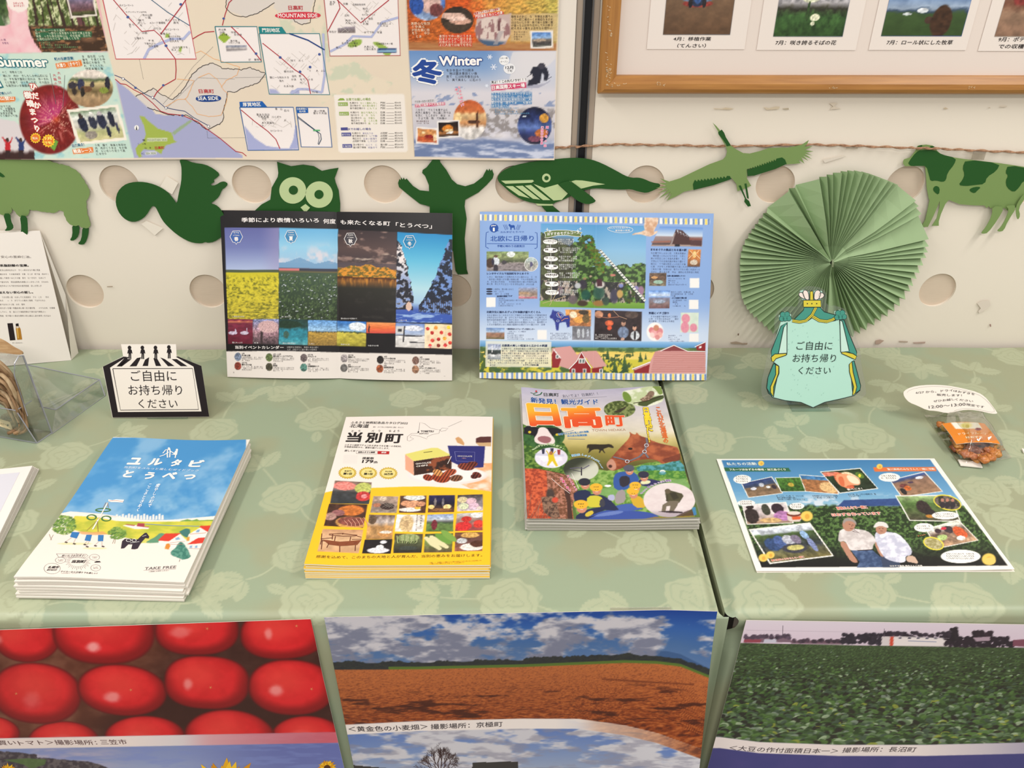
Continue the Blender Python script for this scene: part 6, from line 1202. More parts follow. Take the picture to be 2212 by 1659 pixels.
# flax fibre
FX = [mat('flax fibre '+str(i), c, rough=.8, noise=((200, 200, 30), .25, d)) for i, (c, d) in enumerate((((176, 146, 110), (140, 106, 74)), ((150, 118, 84), (110, 80, 54)), ((196, 172, 138), (160, 130, 96))))]
t = thing('flax_fibre_bundle', 'looped bundle of tan flax fibre inside the clear acrylic holder', 'fibre bundle', (-.74, 1.0, 0))
r = random.Random(3)
for k in range(46):
    sp_ = k/45
    pts = [(-70, 775+sp_*120+r.uniform(-6, 6)), (-20, 772+sp_*96), (10, 790+sp_*85+r.uniform(-4, 4)), (32-sp_*10, 820+sp_*74), (46-sp_*16, 860+sp_*50), (56-sp_*22+r.uniform(-3, 3), 900+sp_*20), (58-sp_*26, 928), (40-sp_*30, 938)]
    P = [onY(x, y, .985+.022*math.sin(k*1.7)+.012*math.sin(i*1.3+k)) for i, (x, y) in enumerate(pts)]; P = [V3(p[0], p[1], max(p[2], .006)) for p in P]
    fine = []
    for i in range(len(P)-1):
        for j in range(4):
            u = j/4; p0, p1, p2, p3 = P[max(i-1, 0)], P[i], P[i+1], P[min(i+2, len(P)-1)]
            fine.append(.5*((2*p1)+(-p0+p2)*u+(2*p0-5*p1+4*p2-p3)*u*u+(-p0+3*p1-3*p2+p3)*u**3))
    v, f = tube(fine, lambda q, k=k: .0019+.0009*math.sin(k), 6); mesh_obj('fibre_strand', v, f, FX[k % 3], t, smooth=True)
S = Sheet(onY(-40, 930, .955), V3(1, .05, -.32), V3(0, .35, 1), .075, .0155)
sgn = prism('flax_name_tag', S.uvp(crop(0, 640, 4.424)(-120, 1110, 0, 1172, 95, 1200, 124, 1272, 110, 1276, 0, 1240, -120, 1190)), mat('cream tag', (214, 192, 150), rough=.6), None, S.P, 0, .0008)
tag(sgn, 'small cream name tag in front of the flax bundle', 'tag')
S2 = Sheet(S.P(np.array(0.), np.array(0.), .0008), S.U, S.V, .1, .03); S2.tiny(kE2(-60, 1205)[0], kE2(62, 1238)[0], 4, (120, 96, 60), 3); S2.disc(*kE2(74, 1232)[0], 2.2, 2.2, (70, 54, 44)); S2.flush(PRINT, sgn)
S = Sheet(onY(0, 770, 1.075), V3(1, 0, 0), V3(0, .25, .97), .1, .1)
o = prism('wooden_leaf_card', S.uvp(smooth_poly(kE2(-200, 380, -60, 385, 0, 400, 60, 430, 130, 480, 200, 515, 226, 535, 222, 550, 190, 552, 100, 546, 0, 538, -200, 530), 1)), mat('light wood card', (194, 158, 116), rough=.55, noise=((60, 60, 260), .2, (166, 126, 84))), None, S.P, 0, .003)
tag(o, 'rounded light wooden card standing above the acrylic holder', 'wooden card')
S = Sheet(S.O+V3(0, -.0005, 0), S.U, S.V, .1, .1); S.line(kE2(-200, 524, 0, 541, 120, 552, 190, 555, 226, 548), 1.1, (60, 38, 30), 0); S.line(kE2(10, 440, 35, 452, 60, 458), 1.2, (120, 84, 54), 0); S.flush(PRINT, o)

# stack of white sheets, cut by the left edge of the view
for i in range(5):
    z = .0028*i+.0003; q = [(-60, 1017), (68+(4-i)*4.6, 1006+(4-i)*2.6), (-34+(4-i)*5, 1230), (-220, 1230)]
    a = onZ(70+(4-i)*3.4, 1006+(4-i)*1.6, z+.0026); b = onZ(-14+(4-i)*3.4, 1180, z+.0026)
    V = (a-b)/np.linalg.norm(a-b); V[2] = 0; U = V3(V[1], -V[0], 0); O = a-U*.21-V*.297; O[2] = z+.0026
    S = Sheet(O, U, V, .21, .297); top = S.body('pages', .0022, mat('stack paper %d' % (i % 2), ((226, 218, 212), (214, 204, 198))[i % 2], rough=.6), None, (2, 2), l0=0)
    top.name = 'paper_pad'; tag(top, 'white printed pad topmost in the stack at the left edge' if i == 4 else '%s white pad from the top of the stack at the left edge' % ORD[4-i], 'paper pad', 'white pads stacked at the left edge')
    if i == 4:
        S3 = Sheet(O, U, V, .21, .297); S3.fill([tuple(p) for p in zip(*proj(S.P(np.array([.012, .198, .198, .012]), np.array([.012, .012, .285, .285]))))], (206, 204, 212), 0); S3.flush(PRINT, top)

# =================================================================== BROCHURE STACKS
def stack(name, n, z0, th, TL, TR, BR, BL, w_, h_, hf, jit, labels, group, edge, seed, spread=(0, 0), rot=.008, pm=None):
    """n booklets, the topmost at its measured place; returns the top sheet and thing"""
    top = Sheet.lying(TL, TR, BR, BL, z0, w_, h_, hf); r = random.Random(seed); out = None
    for i in range(n):
        f = i/(n-1); z = th*(i+1)+.0004; d = 1-f
        c = top.O+top.U*w_/2+top.V*h_/2; an = r.uniform(-rot, rot)*(i < n-1); ca, sa = math.cos(an), math.sin(an)
        U = top.U*ca+top.V*sa; V = -top.U*sa+top.V*ca
        c = c+top.U*(spread[0]*d+r.uniform(-jit, jit)*(i < n-1))+top.V*(spread[1]*d+r.uniform(-jit, jit)*(i < n-1))
        O = c-U*w_/2-V*h_/2; O[2] = z if i < n-1 else z0
        k = (.25+.75*f)
        s = Sheet(O, U, V, w_, h_, (lambda u, v, k=k: hf(u, v)*k) if hf else None)
        t = thing(name, labels[0] if i == n-1 else labels[1] % ORD[n-1-i], 'brochure', tuple(c), group)
        s.body('pages', th*(.78 if th > .002 else .6), edge, t, (22, 22), l0=-.0001 if i < n-1 else -.0003)
        if i < n-1: s.body('cover', .00025, pm or PAPER, t, (22, 22), l0=.0002)
        out = (s, t)
    return out
E_CREAM = mat('cream page edges', (224, 214, 186), rough=.75); E_WHITE = mat('white page edges', (214, 206, 194), rough=.75); E_GREY = mat('grey page edges', (158, 154, 142), rough=.7)
# ---- illustrated travel booklet (left)
kF = crop(0, 920, 3.95)
hY = lambda u, v: .0035*np.sin(np.clip(1-u/.182, 0, 1)*2.6)*(1-v/.257)+.002*(1+np.cos(u/.182*PI*1.5))*ss(.12, .257, v)+.005*ss(.14, .0, u)*ss(.1, 0, v)*.7
S, t = stack('travel_booklet', 8, .0235, .0027, (233, 949), (522, 954), (424, 1255), (46, 1254), .186, .262, hY, .0016,
             ('blue sky illustrated travel booklet on top of its pile, left front of the table', '%s travel booklet from the top of the pile under the blue sky cover'), 'illustrated travel booklets in one pile', E_WHITE, 4, (-.0, -.006), .012)
S.canvas(.00095, (228, 216, 206))
SKY = lambda X, Y: mix(mix((66, 136, 190), (122, 168, 204), ss(.40, .75, fbm(X/60+Y/90, Y/40, 101))), (150, 184, 208), ss(1050, 1130, Y+.25*X-60)*ss(.35, .8, fbm(X/40, Y/30, 103))*.8)
S.poly(kF(850, 100, 2100, 100, 2100, 200, 1835, 772, 1700, 785, 1550, 800, 1400, 803, 1200, 800, 1000, 770, 850, 748, 600, 730, 520, 745, 480, 700), SKY)
S.poly(kF(520, 752, 600, 732, 700, 748, 850, 760, 1000, 792, 1200, 805, 1400, 806, 1600, 790, 1840, 768, 1835, 790, 1600, 808, 1000, 815, 640, 770, 500, 775), (232, 222, 212))
for x in range(960, 1400, 26): S.poly(kF(x, 800, x+3, 770-(x*7 % 24), x+18, 768-(x*7 % 24), x+20, 800), (232, 222, 214))
S.poly(kF(640, 768, 800, 775, 1000, 812, 1300, 818, 1550, 815, 1835, 800, 1790, 900, 1700, 960, 1300, 998, 1200, 1000, 1100, 960, 950, 930, 700, 905, 560, 870), lambda X, Y: mix(mix((170, 176, 60), (206, 196, 70), ss(.3, .7, fbm(X/30, Y/10, 105))), (214, 206, 120), ss(1160, 1168, Y)*.6))
S.poly(kF(1540, 810, 1600, 796, 1640, 806, 1680, 794, 1700, 806, 1820, 800, 1820, 810, 1540, 815), (110, 150, 70)); S.line(kF(1240, 838, 1450, 852, 1700, 858), 2, (120, 146, 170), 1)
S.poly(kF(1070, 838, 1170, 848, 1175, 830, 1235, 832, 1232, 858, 1272, 862, 1265, 876, 1180, 876, 1100, 862), (160, 56, 72)); S.poly(kF(1045, 850, 1070, 845, 1270, 868, 1268, 880, 1150, 880), (232, 222, 214)); S.poly(kF(1150, 848, 1165, 846, 1172, 868, 1140, 868), (232, 222, 214))
def tree(pts_c, rx, ry, n, seed, cols):
    r = random.Random(seed)
    for _ in range(n):
        a = r.uniform(0, 2*PI); q = math.sqrt(r.random()); S.ell(pts_c[0]+rx*q*math.cos(a), pts_c[1]+ry*q*math.sin(a), 2.6, 1.2, r.choice(cols), .9, .2, r.uniform(-.9, .3))
GC = [(92, 128, 56), (112, 146, 62), (140, 166, 84), (76, 110, 52)]
tree(kF(545, 845)[0], 26, 21, 420, 1, GC); tree(kF(1002, 915)[0], 19, 13, 260, 2, GC)
S.poly(kF(655, 905, 700, 900, 780, 908, 880, 900, 920, 925, 820, 932, 700, 925), (214, 150, 96), .8)
S.line(kF(840, 800, 920, 655), 3, (232, 222, 210), 2); S.line(kF(790, 885, 845, 790), 3.4, (232, 220, 206), 2); S.line(kF(770, 762, 900, 772, 1000, 775), 1.6, (226, 214, 204), 2)
S.fill(kF(925, 628, 960, 636, 990, 628, 1060, 632, 1048, 656, 985, 652, 950, 652, 925, 645), (236, 228, 222), 2); S.line(kF(930, 642, 990, 640, 1050, 646), 1.2, (196, 120, 100), 3)
for (cx, cy, rx, ry) in ((880, 719, 15.5, 3.4), (782, 781, 9.6, 5.2), (907, 792, 9.6, 5.2)): S.ring(*kF(cx, cy)[0], rx, ry, 3.2, (66, 112, 62), 2)
for q in (kF(880, 700, 905, 655), kF(925, 700, 918, 655), kF(740, 895, 825, 815), kF(838, 905, 830, 815), kF(850, 780, 835, 800)): S.line(q, .9, (150, 110, 80), 3)
for q in (kF(615, 905, 680, 910, 655, 962, 598, 948), kF(738, 930, 785, 930, 770, 985, 722, 978), kF(838, 932, 885, 932, 880, 985, 835, 985)): S.fill(q, (48, 112, 172), 1)
for q in (kF(610, 955, 555, 992), kF(645, 962, 625, 1005), kF(745, 982, 715, 1012), kF(760, 985, 735, 1030), kF(845, 985, 805, 1022), kF(868, 985, 870, 1028)): S.line(q, 1.4, (206, 190, 180), 2); S.line([q[1], (q[1][0]+5, q[1][1]+1.5)], 3.2, (78, 64, 62), 3)
S.ell(*kF(640, 1005)[0], 38, 2.6, (206, 206, 140), .6); S.ell(*kF(810, 1045)[0], 26, 2.2, (206, 206, 140), .6)
S.fill(kF(1032, 1048, 1042, 985, 1065, 965, 1110, 962, 1175, 970, 1200, 945, 1235, 915, 1250, 912, 1274, 945, 1268, 962, 1240, 958, 1215, 985, 1200, 1005, 1175, 1048, 1150, 1054, 1120, 1052, 1130, 1012, 1095, 1012, 1060, 1045), (50, 40, 52), 1)
S.ring(*kF(1145, 978)[0], 4.6, 3, 1.1, WT, 2, 12); S.ring(*kF(1098, 978)[0], 5.2, 3, 1.1, WT, 2, 12); S.line(kF(1110, 1000, 1190, 990), 1, WT, 2); S.line(kF(1215, 945, 1250, 935), .9, WT, 2)
S.poly(smooth_poly(kF(1230, 1000, 1290, 965, 1330, 945, 1360, 915, 1400, 915, 1430, 945, 1380, 990, 1350, 998)), (92, 140, 110)); S.poly(smooth_poly(kF(1520, 905, 1560, 885, 1595, 872, 1625, 885, 1620, 930, 1590, 960)), (60, 112, 106))
RR = (206, 56, 42); CW = (234, 224, 214)
S.poly(kF(1350, 1000, 1360, 975, 1530, 915, 1590, 975, 1585, 1035, 1440, 1045, 1345, 1015), CW); S.poly(kF(1345, 978, 1410, 918, 1545, 916, 1530, 925, 1440, 985), RR); S.poly(kF(1495, 958, 1525, 946, 1540, 968, 1500, 975), (126, 160, 190)); S.poly(kF(1415, 1010, 1440, 1000, 1455, 1020, 1440, 1055, 1405, 1048), (206, 130, 50)); S.line(kF(1450, 998, 1580, 985), .8, (190, 120, 110)); S.line(kF(1440, 1010, 1560, 1012), .8, (190, 120, 110))
S.poly(kF(1610, 925, 1720, 860, 1800, 905, 1790, 960, 1600, 975), CW); S.poly(kF(1700, 862, 1715, 852, 1812, 850, 1800, 905, 1770, 905), RR); S.poly(kF(1680, 888, 1708, 882, 1700, 908, 1672, 910), (126, 160, 190)); S.line(kF(1620, 925, 1760, 912), 1.2, (206, 130, 110)); S.poly(kF(1600, 1010, 1690, 955, 1790, 950, 1770, 995, 1640, 1010), RR); S.poly(kF(1605, 1012, 1760, 1000, 1720, 1058, 1610, 1050), CW)
for x in (1620, 1665): S.poly(kF(x, 1022, x+22, 1020, x+18, 1042, x-4, 1042), (126, 160, 190))
S.poly(kF(1595, 950, 1620, 945, 1615, 980, 1590, 982), (206, 140, 60)); S.line(kF(1610, 1046, 1730, 1050), .8, (180, 110, 100))
S.poly(smooth_poly(kF(1470, 1060, 1500, 1040, 1520, 1000, 1545, 985, 1575, 1010, 1590, 1040, 1610, 1060, 1620, 1100, 1632, 1110, 1610, 1130, 1560, 1145, 1530, 1130, 1460, 1105, 1455, 1080)), lambda X, Y: mix((54, 112, 98), (92, 146, 128), ss(.35, .7, fbm(X/4, Y/3, 107)))); S.line(kF(1535, 1140, 1530, 1160), 1, (120, 110, 100))
S.line(kF(420, 925, 440, 975), .9, (150, 130, 110)); S.line(kF(455, 930, 430, 975), .9, (150, 130, 110)); S.line(kF(975, 965, 960, 1005), .9, (150, 130, 110)); S.line(kF(985, 965, 978, 1005), .9, (150, 130, 110))
# lettering
for ch, x0, x1, y in (('ユ', 1078, 1192, 332), ('ル', 1255, 1372, 338), ('タ', 1445, 1528, 346), ('ビ', 1600, 1720, 352)): S.text(ch, kF(x0, y)[0], kF(x1, y+2)[0], 15.5, WH, .055, 2)
for ch, x0, x1, y in (('と', 1038, 1120, 440), ('う', 1215, 1300, 455), ('べ', 1372, 1490, 455), ('つ', 1555, 1655, 458)): S.text(ch, kF(x0, y)[0], kF(x1, y+2)[0], 15.5 if ch != 'つ' else 11, WH, .05, 2)
S.text('当別町をユルっと楽しむガイドブック', kF(1055, 362)[0], kF(1690, 392)[0], 5, (206, 220, 232), .012)
for pts in (kF(1440, 190, 1450, 200, 1452, 225, 1448, 270), kF(1445, 205, 1415, 205, 1390, 235), kF(1450, 215, 1485, 235, 1510, 215), kF(1440, 225, 1400, 250, 1362, 262), kF(1510, 215, 1500, 245, 1495, 275), kF(1505, 215, 1480, 245, 1465, 245), kF(1430, 205, 1428, 250, 1430, 272)): S.line(pts, 2.4, WH, 2)
S.disc(*kF(1442, 194)[0], 2.6, 2.2, WH, 2); S.disc(*kF(1510, 206)[0], 2.6, 2.2, WH, 2); S.fill(kF(1495, 215, 1518, 212, 1510, 250, 1480, 248), WH, 2)
for s_, P0_, P1_, sz in (('癒やしの町で', (1352, 495), (1268, 700), 9), ('こころときめく', (1285, 492), (1170, 735), 9.2)): S.vtext(s_, kF(*P0_)[0], kF(*P1_)[0], sz, (224, 232, 238), .02, 2)
S.text('当別町', kF(605, 1170)[0], kF(725, 1172)[0], 6.5, (50, 44, 46), .04); S.text('TAKE FREE', kF(1232, 1230)[0], kF(1500, 1215)[0], 5.5, (90, 82, 82), .01); S.line(kF(1225, 1234, 1500, 1222), .6, (120, 110, 110)); S.text('ご自由にお持ちください', kF(1268, 1250)[0], kF(1440, 1240)[0], 3, (120, 110, 110), .01, res=1)
for i in range(34):
    a = 2*PI*i/34; S.line(kF(664+70*math.cos(a), 1160+38*math.sin(a), 664+(96+14*(i % 2))*math.cos(a), 1160+(62+10*(i % 2))*math.sin(a)), .6, (120, 112, 112))
for cx, cy, rx, ry in ((445, 1218, 17.5, 11.6), (516, 1147, 11, 6.4), (806, 1122, 11, 6.4), (816, 1212, 10.6, 6.8)): S.ring(*kF(cx, cy)[0], rx, ry, .7, (120, 112, 112), 1)
S.text('札幌市', kF(404, 1218)[0], kF(496, 1218)[0], 5.5, (50, 44, 46), .03); S.text('約40分', kF(396, 1238)[0], kF(482, 1238)[0], 4.4, (50, 44, 46), .02); S.text('マイカーなら日帰りでも楽しい！', kF(512, 1250)[0], kF(825, 1268)[0], 4, (60, 54, 56), .02, res=1)
for q in ((492, 1146, 540), (782, 1120, 830), (792, 1210, 842), (494, 1156, 536), (786, 1130, 826), (796, 1220, 838), (515, 1262, 650)): S.tiny(kF(q[0], q[1])[0], kF(q[2], q[1]+1)[0], 2.2, (110, 100, 100), q[0])
S.line(kF(482, 1092, 500, 1120, 720, 1128, 752, 1110, 735, 1096, 520, 1092), .7, (110, 100, 100), 1, True); S.text('思いたったらすぐ', kF(522, 1117)[0], kF(712, 1116)[0], 4, (90, 82, 82), .02, res=1); S.fill(kF(806, 1162, 825, 1154, 850, 1154, 862, 1165, 808, 1168), (50, 44, 46))
S.commit('cover', GLOSSY, t); S.flush(PRINT, t)

# ---- yellow gift catalogue (middle)
kG = crop(640, 880, 4.253)
hC = lambda u, v: .0025*ss(.05, 0, u)*ss(.1, 0, v)+.0015*np.sin(u/.21*PI)*ss(.2, .297, v)
S, t = stack('gift_catalogue', 8, .0190, .0022, (743.5, 900.5), (1060, 900.5), (1066, 1220), (660.7, 1222), .2095, .2955, hC, .0012,
             ('white and yellow gift catalogue on top of its pile, middle of the table front', '%s gift catalogue from the top of the pile under the yellow cover'), 'gift catalogues in one pile', E_CREAM, 9, (0, -.002), .006, pm=mat('yellow cover sheet', (226, 176, 50), rough=.5))
S.canvas(.00095, (230, 219, 210)); YL = (240, 184, 36)
S.poly(kG(0, 790, 262, 783, 330, 768, 500, 762, 700, 740, 1000, 728, 1200, 726, 1500, 742, 1900, 778, 1900, 1600, 0, 1600), YL)
S.poly(kG(1540, 560, 1620, 520, 1800, 510, 1800, 775, 1600, 745, 1500, 700), lambda X, Y: mix((226, 160, 110), (234, 214, 196), ss(.3, .7, fbm(X/26, Y/14, 3)))); S.ell(*kG(1390, 625)[0], 86, 20, (226, 216, 214), .9, .05); S.ell(*kG(1390, 618)[0], 80, 17, (234, 226, 222), .9, .05)
S.poly(kG(1000, 430, 1080, 495, 1080, 625, 1002, 570), (222, 160, 130)); S.poly(kG(1000, 430, 1240, 372, 1300, 372, 1425, 440, 1080, 495), (216, 206, 110)); S.poly(kG(1078, 495, 1430, 440, 1425, 570, 1082, 625), lambda X, Y: mix((52, 32, 26), (140, 74, 46), ss(.45, .65, fbm(X/14, Y/10, 5))))
S.poly(kG(1390, 352, 1735, 356, 1720, 550, 1560, 560, 1425, 500), (44, 44, 110)); S.line(kG(1455, 408, 1640, 412, 1636, 500, 1470, 494), .8, (130, 130, 180), 1, True); S.text('CHOCOLATE', kG(1480, 455)[0], kG(1615, 458)[0], 2.8, (214, 206, 200), .02, 2, res=1); S.tiny(kG(1520, 472)[0], kG(1572, 473)[0], 2.2, (200, 150, 150), 2)
S.text('CHOCOLATE', kG(1096, 530)[0], kG(1240, 516)[0], 3.8, (226, 216, 206), .03, 2, res=1); S.text('CHIPS', kG(1100, 552)[0], kG(1210, 540)[0], 3.4, (226, 216, 206), .03, 2, res=1); S.line(kG(1170, 415, 1250, 406), 1.6, (70, 60, 40), 1); S.line(kG(1390, 520, 1425, 450), 1.6, (214, 206, 200), 1)
S.poly(kG(1460, 285, 1490, 270, 1520, 290, 1545, 330, 1540, 350, 1480, 325), (200, 150, 100)); S.poly(kG(1650, 285, 1690, 270, 1790, 268, 1790, 325, 1650, 330), (84, 44, 40)); S.poly(kG(1650, 325, 1790, 322, 1790, 358, 1680, 355), (196, 160, 116))
for x, y, rx, ry, c, g in ((1330, 645, 20, 11, (130, 54, 32), .1), (1210, 645, 11, 7, (122, 50, 32), .2), (1410, 600, 15, 7, (140, 66, 42), -.3), (1300, 600, 11, 7, (176, 120, 70), .3), (1470, 650, 14, 7, (104, 66, 46), -.1), (1560, 545, 18, 8, (110, 52, 40), .1), (1620, 520, 11, 6, (92, 42, 34), 0), (1660, 620, 10, 6, (96, 44, 34), .3), (1635, 635, 8, 5, (74, 34, 28), 0)): S.ell(*kG(x, y)[0], rx, ry, lambda X, Y, c=c: np.clip(np.array(c, float)*(.7+.6*(np.sin(X*.9+Y*.6) > 0))[..., None], 0, 255), 1, .08, g)
BKC = (40, 34, 34)
S.text('ふるさと納税記念品カタログ2022', kG(498, 150)[0], kG(1022, 158)[0], 5.2, BKC, .015); S.text('北海道', kG(487, 186)[0], kG(662, 190)[0], 8, BKC, .015); S.tiny(kG(692, 186)[0], kG(985, 192)[0], 2.8, (110, 104, 104), 2)
for ch, x in (('と', 505), ('う', 565), ('べ', 690), ('つ', 750), ('ち', 850), ('ょ', 888), ('う', 925)): S.text(ch, kG(x, 228)[0], kG(x+22, 228)[0], 4.4, BKC, .01, res=1)
S.text('当', kG(450, 322)[0], kG(590, 322)[0], 22, BKC, .035); S.text('別', kG(628, 326)[0], kG(772, 326)[0], 22, BKC, .035); S.text('町', kG(808, 330)[0], kG(970, 330)[0], 20, BKC, .03)
S.text('ふるさと納税でチョコをお求めできる唯一の市町村。', kG(442, 352)[0], kG(965, 368)[0], 3.6, BKC, .01, res=1); S.text('北海道当別町から、直接お届けいたします。', kG(438, 370)[0], kG(852, 386)[0], 3.6, BKC, .01, res=1); S.text('詳しくは', kG(442, 408)[0], kG(540, 410)[0], 4.6, BKC, .02, res=1)
S.line(kG(555, 396, 744, 400, 740, 430, 550, 425), .6, BKC, 1, True); S.text('当別ふるさと納税', kG(566, 420)[0], kG(722, 422)[0], 3.8, BKC, .03, res=1); S.fill(kG(748, 402, 856, 405, 852, 432, 746, 430), (176, 40, 40)); S.text('検索', kG(780, 424)[0], kG(825, 425)[0], 3.6, WH, .02, 2, res=1)
S.poly(kG(438, 434, 566, 438, 556, 518, 425, 515), (222, 214, 206))
S.text('掲載数', kG(603, 478)[0], kG(712, 480)[0], 5, BKC, .02); S.text('179', kG(602, 512)[0], kG(705, 514)[0], 7, BKC, .035); S.text('品', kG(710, 514)[0], kG(745, 514)[0], 4.5, BKC, .02)
for cx, a, b, h_ in ((470, '食部門', '第1位', 0), (660, 'スイーツ部門', '第1位', 1), (846, '申込件数', '38万件', 2)):
    cy = 602+h_*2; st = [(cx+(88 if j % 2 else 76)*math.cos(PI*j/22), cy+(58 if j % 2 else 49)*math.sin(PI*j/22)) for j in range(44)]; S.fill(kG(*[q for p in st for q in p]), (198, 168, 70), 1); S.disc(*kG(cx, cy)[0], 15, 9.4, (224, 206, 130), 2)
    S.text(a, kG(cx-30, cy-8)[0], kG(cx+32, cy-7)[0], 3.2, BKC, .01, 3, res=1); S.text(b, kG(cx-42, cy+20)[0], kG(cx+42, cy+21)[0], 5, BKC, .04, 3)
coast = kG(1112, 240, 1128, 200, 1135, 140, 1180, 150, 1230, 190, 1290, 205, 1320, 205, 1310, 240, 1250, 250, 1205, 270, 1200, 292, 1130, 265, 1060, 255, 1045, 275, 1080, 290, 1040, 310, 1020, 305, 1020, 270, 1060, 240)
S.line(coast, .6, (110, 104, 104), 1, True); S.line(kG(1320, 210, 1340, 190, 1395, 195, 1370, 215, 1330, 220), .6, (110, 104, 104), 1, True); S.line(kG(1395, 180, 1440, 160, 1520, 125), .6, (110, 104, 104)); S.disc(*kG(1122, 228)[0], 1.6, 2, BKC); S.text('TOBETSU', kG(1142, 230)[0], kG(1262, 230)[0], 4, BKC, .03); S.text('SAPPORO', kG(1128, 248)[0], kG(1215, 248)[0], 2.6, BKC, .02, res=1)
g = kG
S.pic(g(355, 672, 695, 690, 668, 888, 308, 882), [(0, (120, 96, 84)), (.4, (110, 100, 96)), (.5, (60, 60, 62)), (1, (52, 56, 60))], (9, 8, .3), [(.28, .22, .32, .2, (222, 130, 120)), (.80, .28, .25, .25, (176, 180, 96)), (.82, .66, .2, .22, (196, 60, 60)), (.84, .66, .08, .1, (226, 140, 140))], 51)
S.pic(g(302, 885, 655, 892, 615, 1108, 252, 1088), [(0, (70, 44, 36)), (1, (60, 36, 28))], (8, 8, .4), [(.62, .28, .34, .24, (196, 110, 50)), (.3, .4, .18, .14, (140, 90, 90)), (.12, .58, .16, .18, (170, 130, 120)), (.70, .80, .42, .26, (206, 150, 84)), (.70, .75, .36, .2, (128, 70, 60))], 52)
for i in range(6): S.line(g(440+i*36, 1040-i*6, 470+i*36, 1070-i*2, 470+i*38, 1095), 1.6, (196, 140, 120), 1)
S.pic(g(245, 1118, 615, 1125, 573, 1340, 192, 1322), [(0, (190, 142, 106)), (.5, (216, 176, 136)), (1, (196, 150, 110))], (6, 6, .15), [], 53)
TB = (96, 46, 30)
for q in (g(300, 1165, 420, 1160, 560, 1175), g(300, 1172, 430, 1185, 560, 1180), g(225, 1208, 330, 1200), g(235, 1160, 230, 1215), g(335, 1165, 330, 1215), g(290, 1245, 400, 1260, 560, 1245), g(240, 1225, 300, 1240), g(360, 1185, 350, 1235), g(500, 1190, 490, 1240), g(240, 1220, 230, 1305), g(300, 1250, 280, 1290), g(400, 1270, 400, 1330), g(545, 1255, 540, 1320), g(510, 1215, 600, 1210), g(560, 1185, 600, 1195), g(235, 1205, 222, 1260), g(430, 1155, 425, 1168)): S.line(q, 1.8, TB, 1)
S.fill(g(240, 1215, 400, 1235, 600, 1218, 560, 1265, 400, 1275, 300, 1262), (130, 70, 44), 1)
